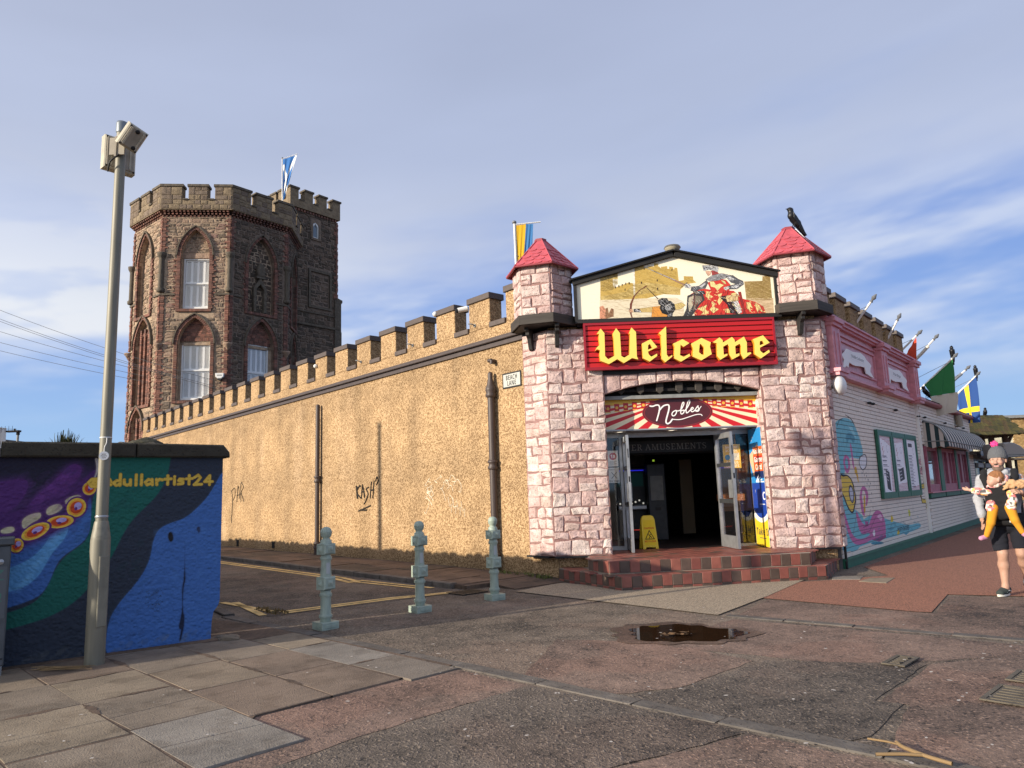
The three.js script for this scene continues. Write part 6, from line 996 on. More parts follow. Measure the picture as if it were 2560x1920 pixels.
      if (i < 2) { g.strokeStyle = css(170, 96, 100); g.lineWidth = 4; for (let k = 0; k < 4; k++) { g.beginPath(); g.arc(w * (0.24 + 0.08 * (k % 2)), h * (0.2 + 0.05 * k), 24 - k * 2, 0.3 * k, 5); g.stroke(); } g.strokeStyle = css(150, 150, 160); g.beginPath(); g.arc(w * 0.66, h * 0.24, 26, 0, 5); g.stroke(); } else { g.fillStyle = css(80, 74, 84); g.fillRect(w * 0.2, h * 0.09, w * 0.42, h * 0.07); g.strokeStyle = css(150, 150, 160); g.lineWidth = 4; g.beginPath(); g.arc(w * 0.72, h * 0.24, 26, 0, 5); g.stroke(); }
      const rows = [5, 3, 11][i], y0 = [0.36, 0.42, 0.32][i], dy = [0.075, 0.08, 0.058][i]; for (let k = 0; k < rows; k++) { g.fillStyle = css(70, 70, 92); g.fillRect(w * 0.16, h * (y0 + k * dy), w * rr(0.22, 0.4), 7); g.fillStyle = css(150, 150, 164); g.fillRect(w * 0.16, h * (y0 + k * dy + 0.028), w * rr(0.3, 0.5), 4); }
      if (i < 2) { g.save(); g.translate(w * (i ? 0.52 : 0.48), h * (i ? 0.68 : 0.78)); g.transform(1, i ? -0.12 : 0.2, 0.05, 1, 0, 0); g.fillStyle = css(50, 50, 58); const bw2 = i ? 170 : 110, bh2 = i ? 100 : 150; g.fillRect(-bw2 / 2, -bh2 / 2, bw2, bh2); g.fillStyle = css(190, 190, 198); for (let k = 0; k < 3; k++) g.fillRect(-bw2 / 2 + 14, -bh2 / 2 + 18 + k * 27, bw2 * 0.45, 9); g.restore(); }
    });
    const fr2 = [B(a, a + 0.1, 1.07, 2.45, 0.01, 0.075), B(b - 0.1, b, 1.07, 2.45, 0.01, 0.075), B(a + 0.1, b - 0.1, 2.36, 2.45, 0.01, 0.075), B(a + 0.1, b - 0.1, 1.07, 1.17, 0.01, 0.075)];
    part('frame', on(PW, fr2), green, o); part('bead', on(PW, [B(a + 0.1, a + 0.125, 1.17, 2.36, 0.01, 0.07), B(b - 0.125, b - 0.1, 1.17, 2.36, 0.01, 0.07), B(a + 0.125, b - 0.125, 2.335, 2.36, 0.01, 0.07), B(a + 0.125, b - 0.125, 1.17, 1.195, 0.01, 0.07)]), green, o);
    part('menu_sheet', on(PW, unitUV(quad(a + 0.1, b - 0.1, 1.17, 2.36, 0.055), a + 0.1, b - 0.1, 1.17, 2.36)), mat(0xffffff, { map: mp, roughness: 0.6 }), o); part('back', on(PW, B(a, b, 1.07, 2.45, 0.011, 0.022)), M.dark, o);
  }
}
{ // awning: a ribbed dutch blind, one strip of cloth per stripe
  const o = thing('awning', 'dark green and cream striped dutch awning over the pink windows', 'awning');
  const gm = mat(C(40, 60, 62), { roughness: 0.9 }), cm = mat(C(196, 186, 176), { roughness: 0.9 }), x0 = 7.62, x1 = 14.3, n = 34;
  const prof = []; for (let i = 0; i <= 8; i++) { const a = i / 8 * 1.35; prof.push([0.07 + 0.47 * Math.sin(a), 2.24 + 0.6 * Math.cos(a)]); }
  const strip = (a, b) => { const v = []; const P = (x, [w, y]) => PW.P(x, y, w).toArray(); for (let i = 0; i < 8; i++) { const sag = (x) => prof[i]; const A = P(a, prof[i]), B2 = P(b, prof[i]), C2 = P(b, prof[i + 1]), D = P(a, prof[i + 1]); v.push(...A, ...D, ...C2, ...A, ...C2, ...B2); } const e = prof[8]; const m = (a + b) / 2, q = [e[0] + 0.012, e[1] - 0.16]; const E = P(a, e), F = P(b, e), G = P(m + (b - a) * 0.32, [q[0], q[1]]), H = P(m - (b - a) * 0.32, [q[0], q[1]]), I = P(b, [q[0], q[1] + 0.04]), J = P(a, [q[0], q[1] + 0.04]); v.push(...E, ...J, ...H, ...E, ...H, ...G, ...E, ...G, ...I, ...E, ...I, ...F); const g = new THREE.BufferGeometry(); g.setAttribute('position', new THREE.Float32BufferAttribute(v, 3)); g.computeVertexNormals(); return boxUV(g); };
  for (let i = 0; i < n; i++) part('stripe', strip(mix(x0, x1, i / n), mix(x0, x1, (i + 1) / n)), i % 2 ? cm : gm, o);
  // side cheek with the broad stripes
  for (let i = 0; i < 6; i++) { const w0 = 0.02 + i * 0.09, w1 = w0 + 0.09, top = (w) => 2.24 + 0.6 * Math.cos(Math.asin(clamp((w - 0.07) / 0.47, 0, 1))) - 0.005; const v = [PW.P(x0, 2.2 + 0.025 * Math.sin(i * 2.1), w0), PW.P(x0, 2.2 + 0.025 * Math.sin(i * 2.1 + 2.1), w1), PW.P(x0, top(w1), w1), PW.P(x0, top(w0), w0)].map((p) => p.toArray()); const g = new THREE.BufferGeometry(); g.setAttribute('position', new THREE.Float32BufferAttribute([...v[0], ...v[1], ...v[2], ...v[0], ...v[2], ...v[3]], 3)); g.computeVertexNormals(); part('cheek_stripe', boxUV(g), i % 2 ? gm : cm, o); }
  part('hoop', tube(prof.map(([w, y]) => PW.P(x0 - 0.01, y, w).toArray()), 0.014, 6), M.grey, o); part('rail', bar(PW.P(x0, 2.34, 0.54).toArray(), PW.P(x1, 2.34, 0.54).toArray(), 0.012), M.grey, o); part('side_rail', bar(PW.P(x0 - 0.01, 2.36, 0.02).toArray(), PW.P(x0 - 0.01, 2.34, 0.54).toArray(), 0.01), M.grey, o); part('header', on(PW, B(x0, x1, 2.82, 2.88, 0, 0.08)), M.dark, o);
}
{ // dark shopfront, log shelter, cream block and canopy beyond
  const d = thing('dark_shopfront', 'dark glazed shopfront beyond the white brick bar', 'shopfront'), D = (n, g, m) => part(n, on(PW, g), m, d), steel = mat(C(70, 70, 74), { roughness: 0.5, metalness: 0.4 }), gl = mat(C(20, 20, 22), { roughness: 0.12 });
  D('roof', [B(14.3, 20, 2.16, 2.26, -4, 0.35)], M.grey); D('beam', [bar([14.2, 2.12, 0.3], [20, 2.12, 0.3], 0.07)], steel); D('frame', [B(14.95, 15.1, 0, 2.1, -0.05, 0.05), B(16.7, 16.8, 0, 2.1, -0.05, 0.05), B(18.4, 18.5, 0, 2.1, -0.05, 0.05), B(19.9, 20, 0, 2.1, -0.05, 0.05), B(15.1, 19.9, 0, 0.12, -0.05, 0.05), B(15.1, 19.9, 1.98, 2.1, -0.05, 0.05)], steel);
  for (const [a, b] of [[15.1, 16.7], [16.8, 18.4], [18.5, 19.9]]) { D('pane', [B(a, b, 0.12, 1.98, -0.02, -0.01)], gl); D('heater', [CB(a + 0.25, b - 0.25, 1.75, 1.92, 0.02, 0.12, 0.02)], M.grey); } D('back', [B(15, 20, 0, 2.16, -4, -3.9)], M.blackMatt);
  const h = thing('log_shelter', 'rustic log shelter with a mossy shingle roof behind the awning', 'shelter', [17.1, 0, -26.6]); h.rotation.y = 0.12;
  const log = mat(C(104, 78, 58), { map: T.wood, roughness: 0.9 }), moss = [[88, 84, 44], [104, 96, 50], [76, 74, 42], [96, 80, 50]].map((c) => mat(C(...c), { map: T.rock, bumpMap: T.rockB, bumpScale: 0.02, roughness: 1 }));
  for (const [x, z] of [[-0.75, 0.5], [0.7, 0.5], [-0.75, -0.6], [0.7, -0.6], [0.15, 0.5]]) part('post', bar([x, 0, z], [x, 3.0, z], 0.11, 0.1), log, h);
  for (const [y, z] of [[3.02, 0.5], [3.02, -0.6], [3.6, -0.05]]) part('beam', bar([-1.1, y, z], [1.05, y, z], 0.1, 0.09), log, h); for (const x of [-0.7, 0.1, 0.95]) for (const s of [1, -1]) part('rafter', bar([x, 3.62, -0.05], [x, 2.93, -0.05 + s * 0.95], 0.06, 0.05), log, h); part('cross_beam', bar([0.75, 2.95, 0.75], [0.75, 2.95, -0.8], 0.09), log, h); part('brace', bar([0.7, 2.5, 0.5], [1.0, 2.95, 0.5], 0.06), log, h);
  reseed(91); for (const s of [1, -1]) for (let r = 0; r < 7; r++) for (let i = 0; i < 13; i++) { const g = B(-0.09, 0.09, -0.012, 0.02, 0, 0.2); g.rotateX(s > 0 ? 0.66 : Math.PI - 0.66); g.translate(-1.25 + i * 0.195 + (r % 2) * 0.09 + rr(-0.01, 0.01), 3.7 - r * 0.11 + rr(-0.008, 0.008), -0.05 + s * (0.02 + r * 0.142)); part('shingle', g, pick(moss), h); }
  const c = thing('cream_block', 'flat roofed cream and buff brick block beyond the shelter', 'building', [32, 0, -45]);
  part('wall', B(-3, 6, 0, 5.05, -8, 0), mat(C(226, 222, 196), { map: T.blot, roughness: 0.9 }), c); part('roof_edge', B(-3.2, 0.05, 5.05, 5.22, -8.2, 0.25), M.grey, c); part('lower_roof', B(0.05, 6.2, 4.98, 5.1, -8.2, 0.2), M.grey, c);
  { const g = [[], [], []]; for (let r = 0; r < 63; r++) for (let i = 0; i < 7; i++) { const x = -0.85 + i * 0.12 + (r % 2) * 0.06; g[Math.floor(rnd() * 3)].push(B(Math.max(-0.85, x), Math.min(-0.02, x + 0.112), r * 0.08 + 0.005, r * 0.08 + 0.074, 0.001, 0.03 + rr(0, 0.006))); } const br = sub('brick_panel', c); br.userData.label = 'buff brick strip'; br.userData.kind = 'stuff'; g.forEach((q, i) => part('brickwork', q, mat(pick([C(196, 160, 104), C(206, 170, 114), C(184, 150, 98)]), { map: T.rock }), br)); part('brick_wall', B(-0.02, 3, 0, 4.98, 0.001, 0.03), mat(C(150, 110, 80), { map: T.rock }), c); }
  const k = thing('canopy', 'grey domed canopy with flat shelves behind the walking man', 'canopy', [14.2, 0, -21]);
  part('hood', prism([[-0.2, 2.02], [0.45, 2.02], [0.4, 2.15], [0.28, 2.28], [0.1, 2.38], [-0.05, 2.4], [-0.2, 2.38]], -0.6, 0.4, 0.03), mat(C(150, 146, 140), { roughness: 0.6 }), k); part('shelf', B(-0.2, 0.5, 1.98, 2.03, -0.6, 0.45), M.grey, k); part('lower_shelf', B(0, 1.2, 1.9, 1.95, -0.6, 0.45), mat(C(176, 160, 130)), k); for (const x of [0.2, 0.55, 0.9]) part('leg', bar([x, 0, 0.2], [x, 1.9, 0.2], 0.035), M.black, k); part('counter', B(-0.2, 1.3, 0.9, 0.96, -0.4, 0.4), M.dark, k);
}
// ---------------------------------------------------------------- left side: painted wall, cabinet, lamp post, bollards
{
  const ang = Math.atan2(7.787 - 6.786, 1.378), MW = frame(-4.635, -6.786, ang);
  const t = thing('painted_wall', 'rendered garden wall painted with blue, green and purple mural', 'wall', [-4.635, 0, -6.786]);
  const WP = (n, g, m) => part(n, on(MW, g).map((q) => q.translate(4.635, 0, 6.786)), m, t);
  const k = 440, x0 = -0.4, x1 = 1.86, y1 = 1.95;
  const map = paint(Math.round((x1 - x0) * k), 860, (g, w, h) => {
    const a = artist(g, x0, y1, k); g.fillStyle = css(46, 54, 68); g.fillRect(0, 0, w, h);
    ART_MURAL.forEach(([col, p], i) => { g.shadowColor = `rgb(${col})`; g.shadowBlur = i > 4 && i < 8 ? 34 : i > 7 && i < 12 ? 10 : 7; a.fill(col, pairs(p), i > 0); if (i > 4 && i < 8) a.fill(col, pairs(p), true); }); g.shadowBlur = 0;
    reseed(101);
    const blur = (col, n, f) => { for (let i = 0; i < n; i++) { const [x, y] = f(); g.fillStyle = `rgba(${col},0.10)`; g.beginPath(); g.ellipse(a.X(x), a.Y(y), rr(8, 30), rr(5, 14), -0.7, 0, 7); g.fill(); } };
    blur('130,70,150', 70, () => [rr(0.0, 0.55), rr(1.35, 1.75)]); blur('40,16,60', 60, () => [rr(0.0, 0.65), rr(1.2, 1.7)]); blur('120,180,220', 40, () => { const q = rnd(); return [0.02 + q * 0.36, 0.68 + q * 0.58 + rr(-0.05, 0.05)]; }); blur('90,140,205', 60, () => [rr(1.1, 1.75), rr(0.2, 1.2)]); blur('120,110,100', 60, () => [rr(0.1, 1.75), rr(0.0, 0.12)]); blur('20,60,60', 40, () => [rr(0.3, 1.1), rr(0.6, 1.8)]); blur('24,28,40', 40, () => [rr(0.4, 1.2), rr(0.1, 0.9)]);
    const rings = ART_RINGS.filter(([q]) => q === 'r').map(([, p]) => pairs(p)), sh = [[0.055, 0.06, 0], [0.075, 0.085, 0.2], [0.105, 0.055, -0.12], [0.11, 0.06, -0.5], [0.05, 0.06, 0]];
    rings.forEach((p, i) => { const [rx, ry, ro] = sh[i]; for (const [s, col] of [[1.25, '90,40,110'], [1.08, '226,190,70'], [0.86, '230,150,50'], [0.68, '196,70,30'], [0.42, '178,160,214']]) { g.fillStyle = `rgb(${col})`; g.beginPath(); g.ellipse(a.X(p[0][0] + (s < 0.5 ? 0.012 : 0)), a.Y(p[0][1] + (s < 0.5 ? 0.014 : 0)), rx * s * k, ry * s * k, ro, 0, 7); g.fill(); } g.fillStyle = css(96, 44, 120); g.beginPath(); g.ellipse(a.X(p[0][0] - 0.004), a.Y(p[0][1] - 0.012), rx * 0.16 * k, ry * 0.2 * k, ro, 0, 7); g.fill(); });
    // lettering, brushed stroke by stroke
    const tp = pairs(ART_RINGS.find(([q]) => q === 't')[1]), lx = tp[0][0] - 0.07, rx = tp[1][0], by = 1.635, X = 0.105;
    const gl = { '@': [[[0.9, 0.7], [0.5, 0.75], [0.35, 0.4], [0.7, 0.25], [0.9, 0.7], [1.0, 0.2], [1.2, 0.5], [0.9, 1.05], [0.3, 1.0], [0.0, 0.5], [0.3, -0.1], [0.9, -0.1]]], e: [[[0.05, 0.5], [0.75, 0.55], [0.6, 0.95], [0.2, 0.9], [0.0, 0.45], [0.3, 0.0], [0.75, 0.12]]], d: [[[0.65, 0.6], [0.3, 0.75], [0.0, 0.4], [0.25, 0.0], [0.62, 0.2]], [[0.62, 1.7], [0.62, 0.0]]], u: [[[0, 0.85], [0.02, 0.2], [0.3, 0.0], [0.6, 0.2]], [[0.6, 0.85], [0.62, 0.0]]], l: [[[0.15, 1.6], [0.15, 0.0]]], a: [[[0.65, 0.7], [0.3, 0.85], [0.0, 0.4], [0.2, 0.0], [0.6, 0.25]], [[0.66, 0.85], [0.72, 0.0]]], r: [[[0, 0.85], [0.05, 0.0]], [[0.05, 0.5], [0.3, 0.85], [0.6, 0.75]]], t: [[[0.3, 1.4], [0.3, 0.0]], [[0.0, 0.85], [0.65, 0.9]]], i: [[[0.15, 0.85], [0.15, 0.0]], [[0.15, 1.2], [0.15, 1.25]]], s: [[[0.55, 0.8], [0.15, 0.85], [0.05, 0.6], [0.5, 0.4], [0.5, 0.1], [0.0, 0.02]]], 2: [[[0.0, 1.2], [0.4, 1.6], [0.65, 1.2], [0.3, 0.5], [0.0, 0.05], [0.8, 0.1]]], 4: [[[0.55, 0.0], [0.55, 1.5], [0.0, 0.5], [0.85, 0.5]]] };
    const adv = { '@': 1.25, e: 0.95, d: 0.95, u: 0.95, l: 0.5, a: 1.05, r: 0.8, t: 0.8, i: 0.5, s: 0.8, 2: 1.05, 4: 1.05 }, txt = '@edullartist24', tot = [...txt].reduce((s, c) => s + adv[c], 0), sc = (rx - lx) / tot;
    g.lineCap = g.lineJoin = 'round'; for (const [col, lw2] of [['170,130,40', 15], ['226,186,74', 11]]) { let x = lx; for (const ch of txt) { g.strokeStyle = `rgb(${col})`; g.lineWidth = lw2; for (const s of gl[ch]) { g.beginPath(); s.forEach(([p, q], i) => { const u = a.X(x + p * sc * 0.95), v = a.Y(by + q * X * 0.62 + (ch === '4' || ch === '2' ? -0.01 : 0)); i ? g.lineTo(u, v) : g.moveTo(u, v); }); g.stroke(); } x += adv[ch] * sc; } }
    g.fillStyle = css(44, 52, 66, 0.9); for (let i = 0; i < 60; i++) g.fillRect(a.X(rr(1.08, 1.25)), a.Y(rr(0.35, 0.6)), rr(1, 5), rr(1, 3));
  });
  const end = [[1.8, 1.92], [1.805, 0.42], [1.79, 0.36], [1.745, 0.3], [1.73, 0.2], [1.725, 0.0]];
  const outl = [[-0.4, -0.1], [1.72, -0.1], ...end.slice().reverse(), [-0.4, 1.92]];
  const fg = prism(outl, -0.3, 0); unitUV(fg, x0, x1, y1 - 860 / k, y1);
  WP('wall', fg, mat(0xffffff, { map, bumpMap: T.knob, bumpScale: 0.016, roughness: 0.85 }));
  WP('wall', prism([[-9, -0.1], [-0.4, -0.1], [-0.4, 1.92], [-9, 1.92]], -0.3, 0), mat(C(40, 34, 58), { bumpMap: T.knob, bumpScale: 0.02 }));
  const cop = mat(C(70, 64, 52), { map: T.rock, bumpMap: T.rockB, bumpScale: 0.012 });
  const prof = (a, b) => { const g = prism([[-0.36, 1.92], [0.06, 1.92], [0.06, 2.0], [0.02, 2.06], [-0.32, 2.06], [-0.36, 2.0]].map(([z, y]) => [-z, y]), a, b, 0.006); g.rotateY(Math.PI / 2); g.scale(1, 1, 1); return g; };
  for (const [a, b] of [[-4, -1.1], [-1.09, -0.19], [-0.18, 0.94], [0.95, 1.86]]) WP('coping_stone', b > 1.8 ? prism([[a, 1.915], [b, 1.915], [b - 0.005, 1.97], [b - 0.07, 2.05], [a, 2.06]], -0.36, 0.06, 0.015) : prism([[a, 1.915], [b, 1.915], [b, 2.06], [a, 2.06]], -0.36, 0.06, 0.015), cop);
  WP('dirt_strip', prism([[-9, -0.02], [1.78, -0.02], [1.78, 0.03], [-9, 0.03]], 0, 0.1, 0.01), M.dirt);
  // the rough wall that runs on beside the lane
  reseed(111);
  const r = thing('rubble_wall', 'mossy rubble wall top showing behind the painted wall', 'wall', [-3.3, 0, -8.0]), f = frame(-3.5, -8.1, -48.69 * R + Math.PI);
  const moss = [[74, 70, 50], [86, 78, 62], [64, 62, 46], [96, 88, 74]].map((c) => mat(C(...c), { map: T.rock, bumpMap: T.rockB, bumpScale: 0.03 }));
  part('wall', on(f, B(0.1, 30, -0.1, 1.98, -0.6, -0.2)).map((g) => g.translate(3.3, 0, 8.0)), M.towerDark, r);
  for (let i = 0; i < 60; i++) { const x = 0.3 + i * 0.27, g = new THREE.IcosahedronGeometry(0.2, 2), p = g.attributes.position; for (let j = 0; j < p.count; j++) { const n = 0.8 + 0.45 * n3(p.getX(j) * 9 + i * 3, p.getY(j) * 9, p.getZ(j) * 9); p.setXYZ(j, p.getX(j) * n * 1.1, p.getY(j) * n * 0.85, p.getZ(j) * n * 1.15); } g.computeVertexNormals(); g.translate(x, 1.94 + 0.02 * Math.sin(i * 1.7) + (i > 1 && i < 6 ? 0.1 : 0), -0.4); part('cope_stone', on(f, clean(g)).map((q) => q.translate(3.3, 0, 8.0)), pick(moss), r); }
}
{ // lamp post with its boxes
  const t = thing('grey_post', 'tall grey steel post with two pale boxes at the top', 'post', [-3.87, 0, -6.79]), st = mat(C(142, 138, 122), { map: T.metal, roughness: 0.55, metalness: 0.15 });
  part('base_tube', lathe([[0.0, -0.02], [0.084, -0.02], [0.084, 1.12], [0.078, 1.17], [0.06, 1.29], [0.052, 1.3]], 28), st, t); part('shaft', bar([0, 1.3, 0], [0, 5.16, 0], 0.052, 0.046, 24), st, t); part('cap', lathe([[0.0, 5.28], [0.05, 5.28], [0.055, 5.26], [0.055, 5.17], [0.047, 5.16]], 20), mat(C(120, 128, 134), { roughness: 0.4, metalness: 0.3 }), t);
  part('access_door', prism([[-0.045, 0.35], [0.045, 0.35], [0.045, 0.98], [-0.045, 0.98]], 0.072, 0.089, 0.006).rotateY(1.0), st, t); part('strap', lathe([[0.052, 1.325], [0.058, 1.33], [0.058, 1.345], [0.052, 1.35]], 20), M.alu, t); part('strap', lathe([[0.052, 2.07], [0.056, 2.074], [0.052, 2.08]], 20), M.white, t);
  const tg = part('paper_tag', clean(new THREE.CylinderGeometry(0.042, 0.042, 0.005, 20).rotateX(Math.PI / 2).rotateY(0.45).translate(0.025, 1.9, 0.062)), M.white, t); const tm = paint(96, 96, (g, w, h) => { g.fillStyle = css(232, 232, 230); g.fillRect(0, 0, w, h); words(g, 'KEEP', 48, 30, 20, css(50, 50, 54), 'sans-serif', 'bold'); words(g, 'PORTY', 48, 50, 20, css(50, 50, 54), 'sans-serif', 'bold'); words(g, 'TIDY', 48, 70, 20, css(50, 50, 54), 'sans-serif', 'bold'); });
  part('tag_print', clean(new THREE.CircleGeometry(0.04, 20).translate(0, 0, 0.0035).rotateY(0.45).translate(0.025, 1.9, 0.062)), mat(0xffffff, { map: tm }), tg); part('tag_string', tube([[0.034, 2.07, 0.042], [0.04, 2.02, 0.056], [0.028, 1.98, 0.064], [0.026, 1.94, 0.063]], 0.004, 5), M.white, t);
  const pale = mat(C(206, 198, 176), { map: T.metal, roughness: 0.5 }), paleD = mat(C(176, 166, 148), { map: T.metal, roughness: 0.6 });
  const box = (name, m4, w, h, d, label) => { const b = sub(name, t); b.userData.label = label; b.applyMatrix4(m4); part('case', CB(-w / 2, w / 2, -h / 2, h / 2, -d / 2, d / 2, 0.012), pale, b); part('cover', CB(-w / 2 + 0.02, w / 2 - 0.02, -h / 2 + 0.02, h / 2 - 0.02, d / 2, d / 2 + 0.012, 0.004), paleD, b); for (const x of [-1, 1]) for (const y of [-1, 1]) part('screw', ball(x * (w / 2 - 0.02), y * (h / 2 - 0.02), d / 2 + 0.004, 0.012, 1, 1, 0.5, 8), M.black, b); for (const x of [-0.3, 0.3]) part('rib', B(x * w - 0.008, x * w + 0.008, -h * 0.4, h * 0.4, d / 2 + 0.012, d / 2 + 0.018), pale, b); return b; };
  box('equipment_box', new THREE.Matrix4().makeRotationY(0.85).setPosition(-0.09, 4.98, -0.12), 0.3, 0.35, 0.11, 'larger pale box behind the post');
  const b2 = box('sensor_box', new THREE.Matrix4().makeRotationFromEuler(new THREE.Euler(0.6, 0.85, -0.3, 'YXZ')).setPosition(0.15, 5.07, 0.08), 0.2, 0.24, 0.08, 'smaller pale box tilted down on the right'); for (const y of [-0.08, 0.08]) part('lens', ball(0.02 - y * 0.3, y, 0.055, 0.022, 1, 1, 0.4, 10), M.black, b2);
  part('bracket', [bar([0.04, 5.0, 0.04], [0.15, 5.04, 0.06], 0.025), B(-0.075, 0.075, 4.9, 5.08, 0.06, 0.075), B(-0.02, 0.0, 4.88, 5.09, 0.07, 0.085)], paleD, t); part('cable', tube([[0.03, 4.9, 0.08], [-0.05, 4.82, 0.09], [-0.1, 4.74, 0.04]], 0.008, 6), M.black, t);
}
{ // utility cabinet at the left edge
  const t = thing('utility_cabinet', 'grey metal street cabinet with green scrawl at the left edge', 'cabinet', [-4.7, 0, -6.44]); t.rotation.y = 0.63;
  const gm = mat(C(88, 92, 96), { map: T.metal, roughness: 0.5 }); part('body', CB(-0.6, 0.2, 0.1, 1.12, -0.16, 0.12, 0.01), gm, t); part('lid', CB(-0.63, 0.22, 1.12, 1.19, -0.19, 0.15, 0.012), gm, t); part('plinth', CB(-0.6, 0.19, -0.05, 0.1, -0.15, 0.11, 0.01), M.grey, t); part('door_seam', B(-0.59, 0.19, 0.155, 0.165, 0.119, 0.123), M.black, t);
  part('lock', lathe([[0.0, 0.012], [0.008, 0.012], [0.008, 0.006], [0.022, 0.006], [0.024, 0]], 14).rotateX(Math.PI / 2).translate(0.13, 0.98, 0.12), M.alu, t);
  const mp = paint(256, 512, (g, w, h) => { g.clearRect(0, 0, w, h); g.fillStyle = css(88, 92, 96); g.fillRect(0, 0, w, h); g.strokeStyle = css(70, 120, 104, 0.85); g.lineWidth = 12; g.lineJoin = 'round'; const L = (p) => { g.beginPath(); p.forEach(([x, y], i) => (i ? g.lineTo(x, y) : g.moveTo(x, y))); g.stroke(); }; L([[120, 40], [225, 40], [150, 130], [235, 130]]); L([[190, 160], [190, 240], [150, 240]]); L([[150, 330], [150, 270], [220, 270], [220, 310], [160, 310], [230, 345]]); g.fillStyle = css(60, 120, 96, 0.8); g.beginPath(); g.moveTo(60, 470); g.lineTo(120, 370); g.lineTo(230, 440); g.lineTo(150, 490); g.fill(); });
  part('scrawl', unitUV(quad(-0.08, 0.18, 0.5, 0.94, 0.1225), -0.08, 0.18, 0.5, 0.94), mat(0xffffff, { map: mp, roughness: 0.5 }), t);
}
{ // bollards
  const gm = mat(C(172, 186, 170), { map: T.metal, roughness: 0.5 }), place = [[-2.175, -8.33, 0.2, 1.11], [-1.244, -9.29, 0.1, 1.12], [-0.334, -10.12, 0.0, 1.12]];
  const lab = ['pale green cast iron bollard nearest the painted wall', 'pale green cast iron bollard between the other two', 'pale green cast iron bollard nearest the tiled steps'];
  let proto; place.forEach(([x, z, ry], i) => {
    let t;
    if (!i) {
      t = proto = thing('bollard', lab[0], 'bollard', [x, 0, z], 'row of bollards closing the lane');
      part('plinth', [CB(-0.115, 0.115, -0.03, 0.085, -0.115, 0.115, 0.008), CB(-0.07, 0.07, 0.02, 0.055, 0.113, 0.122, 0.003), CB(-0.07, 0.07, 0.02, 0.055, -0.122, -0.113, 0.003), B(0.113, 0.12, 0.02, 0.055, -0.07, 0.07), B(-0.12, -0.113, 0.02, 0.055, -0.07, 0.07)], gm, t).rotation.y = 0.6;
      part('shaft', lathe([[0.062, 0.085], [0.066, 0.12], [0.078, 0.13], [0.078, 0.16], [0.064, 0.17], [0.06, 0.36], [0.074, 0.375], [0.074, 0.4], [0.066, 0.41], [0.062, 0.42], [0.062, 0.44]], 22), gm, t);
      part('shaft', lathe([[0.072, 0.6], [0.066, 0.605], [0.056, 0.78], [0.07, 0.8], [0.07, 0.825], [0.06, 0.835], [0.06, 0.86]], 22), gm, t);
      const blk = (y0, y1) => { const b = sub('boss_block', t); b.rotation.y = 0.72; const h = y1 - y0; part('block', CB(-0.085, 0.085, y0, y1, -0.085, 0.085, 0.016), gm, b); for (let s = 0; s < 4; s++) { const g = new THREE.ConeGeometry(0.058, 0.03, 4, 1).rotateY(Math.PI / 4).rotateX(Math.PI / 2); g.translate(0, (y0 + y1) / 2, 0.098); g.rotateY(s * Math.PI / 2); part('stud', [g], gm, b); } return b; };
      blk(0.45, 0.6); blk(0.86, 0.985);
      part('finial', lathe([[0.075, 0.985], [0.066, 1.0], [0.066, 1.02], [0.05, 1.035], [0.042, 1.05], [0.05, 1.06], [0.064, 1.085], [0.068, 1.115], [0.069, 1.12], [0.069, 1.126], [0.066, 1.13], [0.06, 1.15], [0.045, 1.17], [0.02, 1.18], [0, 1.182]], 24), gm, t);
      part('sticker', clean(new THREE.CylinderGeometry(0.0645, 0.0665, 0.13, 10, 1, true, 0.1, 0.75).translate(0, 0.7, 0)), mat(C(176, 180, 178)), t);
    } else { t = proto.clone(); t.name = numbered('bollard'); scene.add(t); t.userData = { ...proto.userData, label: lab[i] }; t.position.set(x, 0, z); }
    t.scale.setScalar(0.945); t.rotation.y = ry;
  });
}
